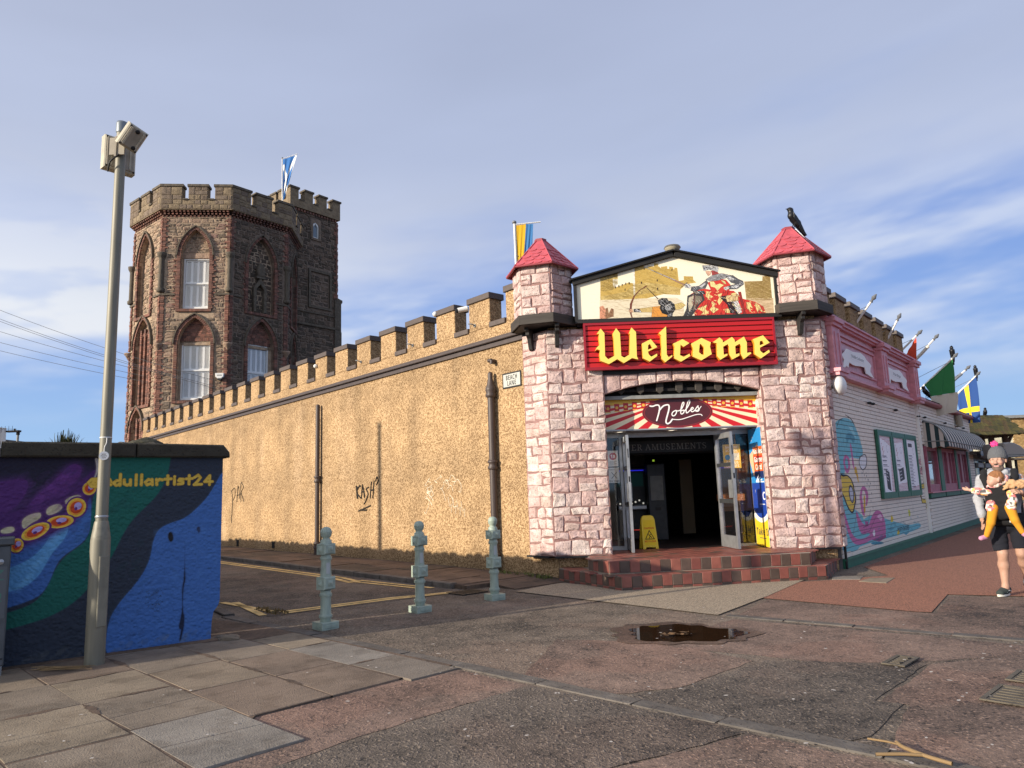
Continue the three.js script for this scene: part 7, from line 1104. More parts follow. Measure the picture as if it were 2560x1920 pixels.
// graffiti on the roughcast wall: paint a few millimetres thick
{
  const spray = (name, label, col, strokes, r) => { const g = []; for (const s of strokes) { const pts = s.map(([x, y]) => LW.P(x, y, 0.006).toArray()); const q = tube(pts, r, 5, (pts.length - 1) * 3); g.push(q); } return solo(name, g, mat(col, { roughness: 0.9 }), label, 'graffiti'); };
  const k = (x, y, p) => p.map((s) => s.map(([a, b]) => [x + a, y + b]));
  spray('graffiti', 'thin black tag on the wall just right of the painted wall', C(60, 52, 40), k(-14.7, 1.35, [[[0, 0.45], [0.1, 0.1], [0.05, -0.35]], [[-0.05, 0.45], [0.25, 0.55], [0.3, 0.3], [0.1, 0.15]], [[0.45, 0.1], [0.55, 0.65], [0.7, 0.2]], [[0.45, 0.3], [0.75, 0.35]], [[0.8, 0.1], [0.75, 0.7], [1.0, 0.55], [0.8, 0.4], [1.05, 0.1]], [[0.02, -0.35], [0.06, -0.55]]]), 0.014);
  spray('graffiti', 'black sprayed letters KASH in the middle of the wall', C(38, 32, 26), k(-6.66, 1.38, [[[0, 0.35], [0.04, 0.05]], [[0.16, 0.36], [0.02, 0.2], [0.2, 0.06]], [[0.24, 0.04], [0.3, 0.38], [0.38, 0.06]], [[0.24, 0.2], [0.38, 0.2]], [[0.58, 0.3], [0.46, 0.26], [0.56, 0.15], [0.44, -0.02], [0.36, -0.08]], [[0.64, 0.04], [0.7, 0.42]], [[0.76, 0.04], [0.82, 0.44]], [[0.66, 0.22], [0.82, 0.24]], [[0.92, 0.34], [1.0, 0.44], [0.94, 0.52], [0.88, 0.42]], [[0.1, -0.24], [0.66, -0.12]], [[0.2, -0.22], [0.5, -0.22]], [[0.02, 0.34], [0.08, 0.04]], [[0.04, 0.3], [0.2, 0.34]], [[0.3, 0.36], [0.4, 0.1]]]), 0.019);
  reseed(121); const sc = []; for (let i = 0; i < 14; i++) { let x = -3.8 + rr(0, 1.0), y = 1.8 - rr(0, 0.4); const p = [[x, y]]; for (let j = 0; j < 5; j++) { x += rr(-0.1, 0.16); y += rr(-0.16, 0.12); p.push([x, y]); } sc.push(p); } for (let i = 0; i < 4; i++) { let x = -3.0 + i * 0.14, y = 1.4 - i * 0.03; sc.push([[x, y], [x + 0.05, y - 0.2], [x + 0.12, y - 0.12], [x + 0.1, y - 0.3]]); }
  spray('graffiti', 'faint white scribble on the wall left of the drainpipe', C(226, 212, 186), sc, 0.006);
}
// ---------------------------------------------------------------- soft bodies: distance fields of tapered capsules meshed with surface nets
function sdfCaps(list, k) {
  return (x, y, z) => {
    let d = 1e9;
    for (const c of list) {
      const [ax, ay, az, ra, bx, by, bz, rb, sx = 1, sz = 1] = c;
      const ux = bx - ax, uy = by - ay, uz = bz - az, px = (x - ax), py = y - ay, pz = z - az, l2 = ux * ux + uy * uy + uz * uz, t = l2 ? clamp((px * ux + py * uy + pz * uz) / l2) : 0;
      const qx = (px - ux * t) / sx, qy = py - uy * t, qz = (pz - uz * t) / sz, e = (Math.sqrt(qx * qx + qy * qy + qz * qz) - mix(ra, rb, t)) * Math.min(1, sx, sz) ** 0.5;
      const h = Math.max(k - Math.abs(d - e), 0) / k; d = Math.min(d, e) - h * h * k * 0.25;
    }
    return d;
  };
}
function netMesh(f, lo, hi, cell, color) {
  const n = [0, 1, 2].map((i) => Math.ceil((hi[i] - lo[i]) / cell) + 1), [nx, ny, nz] = n, F = new Float32Array(nx * ny * nz), id = (i, j, k) => i + nx * (j + ny * k);
  for (let k = 0; k < nz; k++) for (let j = 0; j < ny; j++) for (let i = 0; i < nx; i++) F[id(i, j, k)] = f(lo[0] + i * cell, lo[1] + j * cell, lo[2] + k * cell);
  const vi = new Int32Array(nx * ny * nz).fill(-1), P = [], idx = [];
  for (let k = 0; k < nz - 1; k++) for (let j = 0; j < ny - 1; j++) for (let i = 0; i < nx - 1; i++) {
    let m = 0, sx = 0, sy = 0, sz = 0, c = 0; const v = []; for (let q = 0; q < 8; q++) { const w = F[id(i + (q & 1), j + ((q >> 1) & 1), k + (q >> 2))]; v.push(w); if (w < 0) m |= 1 << q; }
    if (m === 0 || m === 255) continue;
    for (const [a, b] of [[0, 1], [2, 3], [4, 5], [6, 7], [0, 2], [1, 3], [4, 6], [5, 7], [0, 4], [1, 5], [2, 6], [3, 7]]) if ((v[a] < 0) !== (v[b] < 0)) { const t = v[a] / (v[a] - v[b]); sx += mix(a & 1, b & 1, t); sy += mix((a >> 1) & 1, (b >> 1) & 1, t); sz += mix(a >> 2, b >> 2, t); c++; }
    vi[id(i, j, k)] = P.length / 3; P.push(lo[0] + (i + sx / c) * cell, lo[1] + (j + sy / c) * cell, lo[2] + (k + sz / c) * cell);
  }
  for (let k = 1; k < nz - 1; k++) for (let j = 1; j < ny - 1; j++) for (let i = 1; i < nx - 1; i++) {
    const a = F[id(i, j, k)] < 0;
    const q = (w, x, y, z) => { if (w < 0 || x < 0 || y < 0 || z < 0) return; a ? idx.push(w, x, y, w, y, z) : idx.push(w, y, x, w, z, y); };
    if (a !== F[id(i + 1, j, k)] < 0) q(vi[id(i, j - 1, k - 1)], vi[id(i, j, k - 1)], vi[id(i, j, k)], vi[id(i, j - 1, k)]);
    if (a !== F[id(i, j + 1, k)] < 0) q(vi[id(i - 1, j, k - 1)], vi[id(i - 1, j, k)], vi[id(i, j, k)], vi[id(i, j, k - 1)]);
    if (a !== F[id(i, j, k + 1)] < 0) q(vi[id(i - 1, j - 1, k)], vi[id(i, j - 1, k)], vi[id(i, j, k)], vi[id(i - 1, j, k)]);
  }
  const g = new THREE.BufferGeometry(); g.setAttribute('position', new THREE.Float32BufferAttribute(P, 3)); g.setIndex(idx); g.computeVertexNormals();
  if (color) { const C2 = new Float32Array(P.length); for (let i = 0; i < P.length; i += 3) C2.set(color(P[i], P[i + 1], P[i + 2]), i); g.setAttribute('color', new THREE.BufferAttribute(C2, 3)); }
  return g;
}
const rotP = ([x, y, z], yaw, o) => { const c = Math.cos(yaw), s = Math.sin(yaw), dx = x - o[0], dz = z - o[2]; return [o[0] + dx * c + dz * s, y, o[2] - dx * s + dz * c]; };

// ---------------------------------------------------------------- the walking man, the baby in the carrier, the paper bag
{
  const YAW = -38 * R, at = (o) => { o.position.set(5.985, 0.005, -8.97); o.rotation.y = YAW; return o; };
  const skinC = (x, y, z) => { const n = n3(x * 60, y * 60, z * 60) * 0.05; return [0.42 + n, 0.24 + n * 0.8, 0.165 + n * 0.7]; };
  const skin = mat(0xffffff, { vertexColors: true, roughness: 0.6 });
  const man = at(thing('person', 'person in grey hoodie, dark shorts and pink-bobbled beanie walking with a baby carrier', 'person'));
  // head, built facing +z about (hx, 1.6, hz) and turned a little
  const H = [0.005, 1.605, 0.03], hy = -0.16, hp = (p) => rotP([H[0] + p[0], H[1] + p[1], H[2] + p[2]], hy, H), cap = (a, ra, b, rb, sx, sz) => [...hp(a), ra, ...hp(b), rb, sx, sz];
  const headL = [cap([0, 0.045, -0.012], 0.092, [0, 0.05, -0.03], 0.094, 0.9, 1.05), cap([0, -0.02, 0.02], 0.068, [0, -0.075, 0.04], 0.048, 1.0, 1), cap([-0.03, -0.075, 0.03], 0.032, [0.03, -0.075, 0.03], 0.032), cap([0, -0.088, 0.062], 0.022, [0, -0.088, 0.062], 0.022, 1.4, 1), cap([0, 0.022, 0.09], 0.012, [0, -0.016, 0.112], 0.0155), cap([-0.012, -0.022, 0.1], 0.009, [0.012, -0.022, 0.1], 0.009), cap([-0.045, 0.03, 0.078], 0.014, [0.045, 0.03, 0.078], 0.014), cap([-0.04, -0.012, 0.066], 0.028, [-0.035, -0.03, 0.06], 0.024), cap([0.04, -0.012, 0.066], 0.028, [0.035, -0.03, 0.06], 0.024), cap([-0.02, -0.051, 0.084], 0.008, [0.02, -0.051, 0.084], 0.008), cap([-0.018, -0.062, 0.082], 0.009, [0.018, -0.062, 0.082], 0.009), cap([-0.087, 0.0, -0.01], 0.016, [-0.088, 0.03, -0.018], 0.02, 0.5, 1), cap([0.087, 0.0, -0.01], 0.016, [0.088, 0.03, -0.018], 0.02, 0.5, 1)];
  const neck = [0.0, 1.42, -0.02, 0.062, 0.005, 1.53, 0.0, 0.056];
  const hand = (w, dir, up, curl, s = 1) => {                          // wrist, finger direction, thumb side: palm and five fingers
    const D = V(...dir).normalize(), U = V(...up).normalize(), N = D.clone().cross(U).normalize(), o = [], p = (a, b, c) => V(...w).addScaledVector(D, a * s).addScaledVector(U, b * s).addScaledVector(N, c * s).toArray();
    o.push([...p(0, 0, 0), 0.026 * s, ...p(0.035, 0, 0), 0.03 * s]); for (const b of [-0.024, -0.008, 0.008, 0.024]) o.push([...p(0.02, b * 0.7, 0), 0.014 * s, ...p(0.085, b, 0.004), 0.0115 * s]);
    [[0.024, 0.066], [0.008, 0.074], [-0.008, 0.07], [-0.024, 0.054]].forEach(([b, l]) => { const a1 = curl * 0.55, a2 = curl * 1.3; const q = [0.085 + l * 0.5 * Math.cos(a1), b * 1.08, 0.004 + l * 0.5 * Math.sin(a1)], e = [q[0] + l * 0.5 * Math.cos(a2), b * 1.1, q[2] + l * 0.5 * Math.sin(a2)]; o.push([...p(0.085, b, 0.004), 0.0098 * s, ...p(...q), 0.0092 * s], [...p(...q), 0.0092 * s, ...p(...e), 0.0078 * s]); });
    o.push([...p(0.018, 0.026, 0.004), 0.0135 * s, ...p(0.05, 0.05, 0.018), 0.0115 * s], [...p(0.05, 0.05, 0.018), 0.0115 * s, ...p(0.08, 0.052, 0.036), 0.0092 * s]); return o;
  };
  const wristR = [-0.235, 0.93, 0.04], wristL = [0.225, 1.22, 0.26];
  const legs = [[-0.1, 0.9, 0, 0.088, -0.066, 0.5, 0.07, 0.056], [-0.066, 0.5, 0.07, 0.05, -0.075, 0.36, 0.045, 0.06], [-0.075, 0.36, 0.035, 0.058, -0.085, 0.1, 0.055, 0.036], [-0.066, 0.5, 0.085, 0.045, -0.07, 0.45, 0.08, 0.04], [-0.085, 0.1, 0.055, 0.036, -0.1, 0.05, 0.1, 0.034], [0.1, 0.9, -0.02, 0.088, 0.115, 0.5, -0.02, 0.056], [0.115, 0.5, -0.02, 0.05, 0.12, 0.38, -0.12, 0.06], [0.12, 0.38, -0.13, 0.058, 0.125, 0.17, -0.32, 0.036], [0.125, 0.17, -0.32, 0.036, 0.125, 0.08, -0.29, 0.034]];
  const arms = [[-0.2, 1.4, 0, 0.05, -0.262, 1.15, -0.03, 0.042], [-0.262, 1.15, -0.03, 0.04, ...wristR, 0.028], [0.2, 1.4, 0, 0.05, 0.285, 1.15, 0.03, 0.042], [0.285, 1.15, 0.03, 0.04, ...wristL, 0.028]];
  const torso = [[0, 0.92, 0, 0.13, 0, 1.2, -0.01, 0.14, 1.1, 0.8], [0, 1.2, -0.01, 0.14, 0, 1.36, -0.01, 0.13, 1.2, 0.75], [-0.17, 1.4, 0, 0.06, 0.17, 1.4, 0, 0.06]];
  const body = netMesh(sdfCaps([neck, ...torso, ...arms, ...legs], 0.03), [-0.4, -0.03, -0.45], [0.42, 1.56, 0.4], 0.0125, skinC);
  const hd = netMesh(sdfCaps(headL, 0.022), [-0.14, 1.45, -0.13], [0.15, 1.78, 0.2], 0.0045, (x, y, z) => { const [lx, ly, lz] = rotP([x, y, z], -hy, H).map((q, i) => q - H[i]); const n = n3(x * 300, y * 300, z * 300) * 0.06; let c = [0.42 + n, 0.235 + n, 0.16 + n]; const jaw = ly < -0.03 - 0.03 * clamp(1 - Math.abs(lx) / 0.08) && lz > -0.05, lip = Math.abs(ly + 0.054) < 0.009 && Math.abs(lx) < 0.027 && lz > 0.07; const st = (jaw || (ly < -0.028 && Math.abs(lx) < 0.036 && lz > 0.07)) && !lip; if (st) c = c.map((q, i) => mix(q, [0.12, 0.095, 0.08][i], 0.72 + n * 3)); if (lip) c = [0.46, 0.22, 0.19]; if (ly > -0.04 && ly < -0.005 && Math.abs(lx) > 0.025 && lz > 0.05) c = [0.45 + n, 0.225 + n, 0.155 + n]; return c; });
  const hL = netMesh(sdfCaps(hand(wristL, [-0.35, 0.28, 0.75], [-0.5, 0.9, -0.2], 0.9), 0.006), [0.05, 1.15, 0.2], [0.32, 1.4, 0.46], 0.0038, skinC), hR = netMesh(sdfCaps(hand(wristR, [0.12, -0.95, 0.25], [0.5, 0.2, 0.9], 0.4), 0.006), [-0.33, 0.74, -0.06], [-0.12, 0.98, 0.2], 0.0038, skinC);
  part('body', [body, hd, hL, hR].map((g) => { const q = g.toNonIndexed(); return boxUV(q); }), skin, man);
  const soft = (name, caps, k, lo, hi, cell, m, f2, col) => { const s = sdfCaps(caps, k); return part(name, boxUV(netMesh(f2 ? (x, y, z) => f2(s(x, y, z), x, y, z) : s, lo, hi, cell, col).toNonIndexed()), m, man); };
  const fabric = (r, g, b) => mat(C(r, g, b), { roughness: 0.95, bumpMap: T.grit, bumpScale: 0.002 });
  const wr = (x, y, z) => (n3(x * 9, y * 34, z * 9) - 0.5) * 0.013 + (n3(x * 40, y * 60, z * 40) - 0.5) * 0.004;
  soft('hoodie', [[0, 0.95, 0, 0.15, 0, 1.2, -0.01, 0.162, 1.12, 0.82], [0, 1.2, -0.01, 0.162, 0, 1.36, -0.01, 0.15, 1.2, 0.78], [-0.17, 1.4, 0, 0.06, 0.17, 1.4, 0, 0.06], [-0.195, 1.39, 0, 0.06, -0.262, 1.15, -0.035, 0.05], [-0.262, 1.15, -0.035, 0.05, wristR[0], wristR[1] + 0.04, wristR[2], 0.042], [wristR[0], wristR[1] + 0.05, wristR[2], 0.044, wristR[0] + 0.004, wristR[1] + 0.01, wristR[2], 0.04], [0.195, 1.39, 0, 0.06, 0.285, 1.15, 0.03, 0.05], [0.285, 1.15, 0.03, 0.05, wristL[0] + 0.01, wristL[1], wristL[2] - 0.05, 0.042], [-0.09, 1.46, -0.02, 0.05, -0.06, 1.48, 0.05, 0.032], [0.09, 1.46, -0.02, 0.05, 0.07, 1.48, 0.05, 0.032], [-0.08, 1.47, -0.07, 0.06, 0.08, 1.47, -0.07, 0.06], [-0.06, 1.47, 0.06, 0.03, 0, 1.42, 0.1, 0.03], [0.07, 1.47, 0.06, 0.03, 0.01, 1.42, 0.1, 0.03]], 0.03, [-0.42, 0.8, -0.26], [0.42, 1.6, 0.34], 0.011, fabric(164, 166, 172), (d, x, y, z) => Math.max(d + wr(x, y, z), 0.86 - y));
  soft('shorts', [[0, 0.95, 0, 0.145, 0, 0.88, 0, 0.148, 1.2, 0.85], [-0.095, 0.86, 0, 0.1, -0.08, 0.5, 0.06, 0.082], [0.11, 0.86, -0.01, 0.1, 0.125, 0.47, -0.04, 0.082]], 0.012, [-0.32, 0.46, -0.26], [0.32, 1.02, 0.26], 0.011, fabric(24, 26, 36), (d, x, y, z) => Math.max(d + wr(x, y, z) * 0.8, 0.545 - y - x * 0.12 * -1));
  soft('beanie', [[...hp([0, 0.075, -0.02]), 0.1, ...hp([0, 0.1, -0.025]), 0.096, 1.0, 1.04], [...hp([0, 0.05, -0.018]), 0.108, ...hp([0, 0.052, -0.018]), 0.108, 0.97, 1.04]], 0.02, [-0.15, 1.58, -0.17], [0.16, 1.85, 0.17], 0.006, mat(C(92, 94, 98), { roughness: 1, bumpMap: T.grit, bumpScale: 0.004 }), (d, x, y, z) => Math.max(d + 0.002 * Math.sin(Math.atan2(x - H[0], z - H[2]) * 44), 1.638 - (z - 0.05) * -0.16 - y));
  { const p = hp([-0.02, 0.215, -0.02]); soft('pompom', [[...p, 0.036, p[0] + 0.004, p[1], p[2], 0.038]], 0.01, [p[0] - 0.07, p[1] - 0.07, p[2] - 0.07], [p[0] + 0.07, p[1] + 0.07, p[2] + 0.07], 0.006, mat(C(226, 70, 140), { roughness: 1 }), (d, x, y, z) => d + (n3(x * 110, y * 110, z * 110) - 0.5) * 0.03); }
  // face details
  { const dk = mat(C(40, 28, 22), { roughness: 0.9 }), ew = mat(C(214, 208, 202), { roughness: 0.3 }), ir = mat(C(40, 36, 34), { roughness: 0.2 }), g1 = [], g2 = [], g3 = [];
    for (const s of [-1, 1]) { g1.push(bar(hp([s * 0.018, 0.03, 0.095]), hp([s * 0.052, 0.036, 0.08]), 0.0058, 0.004, 6)); g2.push(ball(...hp([s * 0.033, 0.012, 0.079]), 0.0115, 1.2, 0.55, 1, 10)); g3.push(ball(...hp([s * 0.033, 0.012, 0.0895]), 0.0048, 1, 0.9, 0.6, 8)); }
    part('eyebrows', g1, dk, man); part('eyes', g2, ew, man); part('pupils', g3, ir, man); part('moustache', [bar(hp([0, -0.037, 0.098]), hp([-0.03, -0.047, 0.082]), 0.0085, 0.005, 6), bar(hp([0, -0.037, 0.098]), hp([0.03, -0.047, 0.082]), 0.0085, 0.005, 6)], mat(C(70, 54, 46), { roughness: 1 }), man); }
  // shoes
  const shoe = (ox, oy, oz, yaw, pitch) => { const s = sub('shoe', man); s.position.set(ox, oy, oz); s.rotation.set(pitch, yaw, 0, 'YXZ'); const up = sdfCaps([[0, 0.06, -0.06, 0.042, 0, 0.05, 0.02, 0.042], [0, 0.05, 0.02, 0.042, 0, 0.04, 0.11, 0.036, 1.2, 1], [0, 0.075, -0.07, 0.036, 0, 0.09, -0.03, 0.036]], 0.03); part('upper', boxUV(netMesh((x, y, z) => Math.max(up(x, y, z), 0.024 - y), [-0.08, 0, -0.13], [0.08, 0.15, 0.18], 0.006).toNonIndexed()), fabric(52, 60, 58), s); const so = []; for (let i = 0; i < 24; i++) { const a = i / 24 * 2 * Math.PI; so.push([Math.cos(a) * (0.043 + 0.006 * Math.sin(a)), -(0.025 + Math.sin(a) * 0.132)]); } part('sole', prism(so, 0, 0.028, 0.004).rotateX(-Math.PI / 2), mat(C(222, 216, 204), { roughness: 0.7 }), s); for (const q of [-1, 1]) part('side_stripe', tube([[q * 0.043, 0.05, -0.07], [q * 0.05, 0.066, -0.01], [q * 0.047, 0.045, 0.05]], 0.005, 5), M.white, s); for (let i = 0; i < 4; i++) part('lace', bar([-0.026, 0.085 - i * 0.008, 0.0 + i * 0.02], [0.026, 0.085 - i * 0.008, 0.0 + i * 0.02], 0.005), M.white, s); part('tongue', ball(0, 0.1, 0.0, 0.028, 1, 1, 0.7, 10), M.white, s); };
  shoe(-0.1, 0, 0.07, -0.35, 0); shoe(0.125, 0.075, -0.33, 0.1, 0.75);
  // carrier
  const car = at(thing('baby_carrier', 'black padded baby carrier strapped to the chest of the walking person', 'baby carrier')), blk = fabric(24, 24, 27);
  const cs = (name, caps, k, lo, hi, f2) => { const s = sdfCaps(caps, k); part(name, boxUV(netMesh(f2 ? (x, y, z) => f2(s(x, y, z), x, y, z) : s, lo, hi, 0.01).toNonIndexed()), blk, car); };
  cs('pouch', [[-0.06, 1.0, 0.24, 0.09, -0.05, 1.22, 0.235, 0.095, 1.15, 0.8], [0.04, 1.0, 0.24, 0.09, 0.05, 1.22, 0.235, 0.095, 1.15, 0.8], [-0.1, 1.285, 0.25, 0.04, 0.1, 1.285, 0.25, 0.04]], 0.04, [-0.25, 0.86, 0.08], [0.25, 1.38, 0.4], (d, x, y, z) => d + (n3(x * 20, y * 30, z * 10) - 0.5) * 0.014);
  cs('waist_belt', [[-0.18, 0.93, 0.02, 0.045, -0.1, 0.89, 0.15, 0.055], [-0.1, 0.89, 0.15, 0.055, 0.1, 0.89, 0.15, 0.055], [0.1, 0.89, 0.15, 0.055, 0.18, 0.93, 0.02, 0.045], [-0.18, 0.93, 0.02, 0.045, -0.1, 0.95, -0.14, 0.04], [0.18, 0.93, 0.02, 0.045, 0.1, 0.95, -0.14, 0.04], [-0.1, 0.95, -0.14, 0.04, 0.1, 0.95, -0.14, 0.04]], 0.02, [-0.26, 0.8, -0.22], [0.26, 1.02, 0.24]);
  for (const s of [-1, 1]) cs('shoulder_strap', [[s * 0.12, 1.28, 0.18, 0.036, s * 0.16, 1.42, 0.09, 0.04], [s * 0.16, 1.42, 0.09, 0.04, s * 0.155, 1.475, 0.0, 0.04], [s * 0.155, 1.475, 0, 0.04, s * 0.12, 1.4, -0.12, 0.034], [s * 0.12, 1.4, -0.12, 0.034, s * -0.06, 1.1, -0.17, 0.03]], 0.02, [Math.min(s * 0.24, -s * 0.12), 1.03, -0.24], [Math.max(s * 0.24, -s * 0.12), 1.55, 0.26]);
  part('label_patch', CB(-0.035, 0.015, 1.265, 1.32, 0.268, 0.28, 0.003), mat(C(206, 180, 140)), car); part('label_patch', CB(0.055, 0.09, 0.875, 0.905, 0.2, 0.209, 0.003), M.white, car);
  // baby
  const baby = at(thing('baby', 'baby with mustard tights and flowered jacket reaching out from the carrier', 'person')), bh = [-0.028, 1.388, 0.285], by = -1.15, bp = (p) => rotP([bh[0] + p[0], bh[1] + p[1], bh[2] + p[2]], by, bh), bc = (a, ra, b, rb, sx, sz) => [...bp(a), ra, ...bp(b), rb, sx, sz];
  const bHead = [bc([0, 0.018, -0.01], 0.076, [0, 0.012, 0.006], 0.074), bc([0, -0.035, 0.03], 0.05, [0, -0.04, 0.035], 0.046), bc([0, -0.012, 0.079], 0.0095, [0, -0.016, 0.082], 0.0095), bc([-0.026, -0.035, 0.052], 0.03, [-0.026, -0.035, 0.052], 0.03), bc([0.026, -0.035, 0.052], 0.03, [0.026, -0.035, 0.052], 0.03), bc([0, -0.06, 0.055], 0.018, [0, -0.06, 0.055], 0.018), bc([0, -0.042, 0.078], 0.008, [0, -0.042, 0.078], 0.008), bc([0.07, -0.015, -0.012], 0.016, [0.072, 0.002, -0.016], 0.016, 0.6, 1), bc([-0.07, -0.015, -0.012], 0.016, [-0.072, 0.002, -0.016], 0.016, 0.6, 1), [bh[0], 1.33, 0.25, 0.036, bh[0] + 0.005, 1.27, 0.23, 0.04]];
  const bSkin = (x, y, z) => [0.52, 0.31, 0.23];
  const bArm = [[-0.13, 1.24, 0.3, 0.03, -0.22, 1.255, 0.32, 0.024], [-0.22, 1.255, 0.32, 0.024, -0.3, 1.272, 0.32, 0.018]], bLeg = [[-0.085, 1.05, 0.3, 0.05, -0.125, 0.88, 0.31, 0.038], [-0.125, 0.88, 0.31, 0.036, -0.185, 0.73, 0.29, 0.024], [0.085, 1.05, 0.3, 0.05, 0.115, 0.91, 0.31, 0.038], [0.115, 0.91, 0.31, 0.036, 0.17, 0.77, 0.29, 0.024]];
  part('body', [netMesh(sdfCaps([...bHead, [0, 1.05, 0.23, 0.05, 0, 1.24, 0.22, 0.05], [-0.05, 1.24, 0.24, 0.03, -0.13, 1.24, 0.3, 0.026], ...bArm, ...bLeg], 0.018), [-0.36, 0.66, 0.12], [0.24, 1.53, 0.44], 0.008, bSkin), netMesh(sdfCaps(hand([-0.3, 1.272, 0.32], [-1, 0.25, 0.1], [0, 1, 0.2], 0.5, 0.5), 0.004), [-0.4, 1.23, 0.27], [-0.28, 1.34, 0.38], 0.003, bSkin)].map((g) => boxUV(g.toNonIndexed())), skin, baby);
  const bs = (name, caps, k, lo, hi, m, f2, col, cell = 0.008) => { const s = sdfCaps(caps, k); part(name, boxUV(netMesh(f2 ? (x, y, z) => f2(s(x, y, z), x, y, z) : s, lo, hi, cell, col).toNonIndexed()), m, baby); };
  const flower = (x, y, z) => { const a = n3(x * 32, y * 32, z * 32), b = n3(x * 28 + 40, y * 28, z * 28); return a > 0.6 ? [0.72, 0.2, 0.2] : b > 0.62 ? [0.78, 0.46, 0.14] : b < 0.3 ? [0.12, 0.12, 0.12] : [0.8, 0.68, 0.6]; }, fm = mat(0xffffff, { vertexColors: true, roughness: 0.95 });
  bs('sleeve', [[-0.12, 1.24, 0.29, 0.046, -0.21, 1.255, 0.32, 0.04], [-0.21, 1.255, 0.32, 0.04, -0.275, 1.268, 0.32, 0.03]], 0.012, [-0.33, 1.17, 0.22], [-0.06, 1.32, 0.39], fm, (d, x, y, z) => Math.max(d + (n3(x * 40, y * 40, z * 40) - 0.5) * 0.016, -0.285 - x), flower);
  bs('sleeve', [[0.11, 1.22, 0.3, 0.045, 0.13, 1.14, 0.33, 0.042], [0.13, 1.14, 0.33, 0.04, 0.11, 1.09, 0.34, 0.036]], 0.012, [0.04, 1.02, 0.22], [0.2, 1.29, 0.41], fm, null, flower);
  bs('bloomers', [[-0.1, 1.1, 0.3, 0.05, -0.1, 1.05, 0.31, 0.056]], 0.012, [-0.19, 0.96, 0.2], [-0.02, 1.18, 0.4], fm, (d, x, y, z) => d + (n3(x * 40, y * 40, z * 40) - 0.5) * 0.02, flower); bs('bloomers', [[0.095, 1.1, 0.3, 0.05, 0.095, 1.06, 0.31, 0.056]], 0.012, [0.02, 0.97, 0.2], [0.19, 1.18, 0.4], fm, (d, x, y, z) => d + (n3(x * 40, y * 40, z * 40) - 0.5) * 0.02, flower);
  bs('hood', [[0.055, 1.37, 0.24, 0.035, 0.07, 1.42, 0.23, 0.034], [0.055, 1.37, 0.25, 0.036, -0.03, 1.325, 0.29, 0.03], [-0.03, 1.325, 0.29, 0.03, -0.1, 1.3, 0.26, 0.03]], 0.02, [-0.16, 1.25, 0.14], [0.15, 1.49, 0.36], fm, (d, x, y, z) => d + (n3(x * 50, y * 50, z * 50) - 0.5) * 0.02, (x, y, z) => (n3(x * 40, y * 40, z * 40) > 0.5 ? [0.78, 0.36, 0.34] : [0.8, 0.68, 0.6]));
  bs('tights', bLeg.map((c) => c.map((v, i) => (i === 3 || i === 7 ? v + 0.007 : v))), 0.02, [-0.26, 0.68, 0.2], [0.26, 1.1, 0.4], mat(C(204, 142, 36), { roughness: 0.95 }));
  for (const [x, y, yw] of [[-0.205, 0.705, -0.8], [0.185, 0.745, 0.4]]) bs('shoe', [[x, y, 0.275, 0.03, x + Math.sin(yw) * 0.055, y - 0.012, 0.275 + Math.cos(yw) * 0.055, 0.028]], 0.01, [x - 0.11, y - 0.06, 0.2], [x + 0.11, y + 0.06, 0.4], mat(C(196, 140, 168), { roughness: 0.8 }), null, null, 0.006);
  bs('hair', [bc([0, 0.035, -0.022], 0.076, [0, 0.028, -0.01], 0.076), bc([0, -0.02, -0.05], 0.05, [0, -0.03, -0.05], 0.04), bc([-0.04, 0.05, 0.03], 0.026, [0.04, 0.05, 0.03], 0.026)], 0.02, [-0.16, 1.34, 0.16], [0.1, 1.54, 0.42], mat(C(140, 96, 62), { roughness: 0.9 }), (d, x, y, z) => { const [lx, ly, lz] = rotP([x, y, z], -by, bh).map((q, i) => q - bh[i]); return Math.max(d + (n3(lx * 90, ly * 30, lz * 60) - 0.5) * 0.012, lz * 0.8 - ly - 0.002); }, null, 0.005);
  part('eyes', [-1, 1].map((s) => ball(...bp([s * 0.03, 0.0, 0.066]), 0.008, 1, 1, 1, 8)), mat(C(50, 40, 36), { roughness: 0.2 }), baby);
  // paper bag
  const bag = at(thing('paper_bag', 'crumpled brown paper bag held in front of the carrier', 'paper bag')), bf = sdfCaps([[0.06, 1.285, 0.36, 0.02, 0.14, 1.335, 0.36, 0.042, 1, 0.7], [0.14, 1.335, 0.36, 0.042, 0.24, 1.32, 0.34, 0.05, 1, 0.7]], 0.02);
  part('bag', boxUV(netMesh((x, y, z) => bf(x, y, z) + (n3(x * 45, y * 45, z * 45) - 0.5) * 0.034, [0, 1.22, 0.27], [0.33, 1.42, 0.45], 0.007).toNonIndexed()), mat(C(186, 148, 108), { roughness: 0.85 }), bag);
}
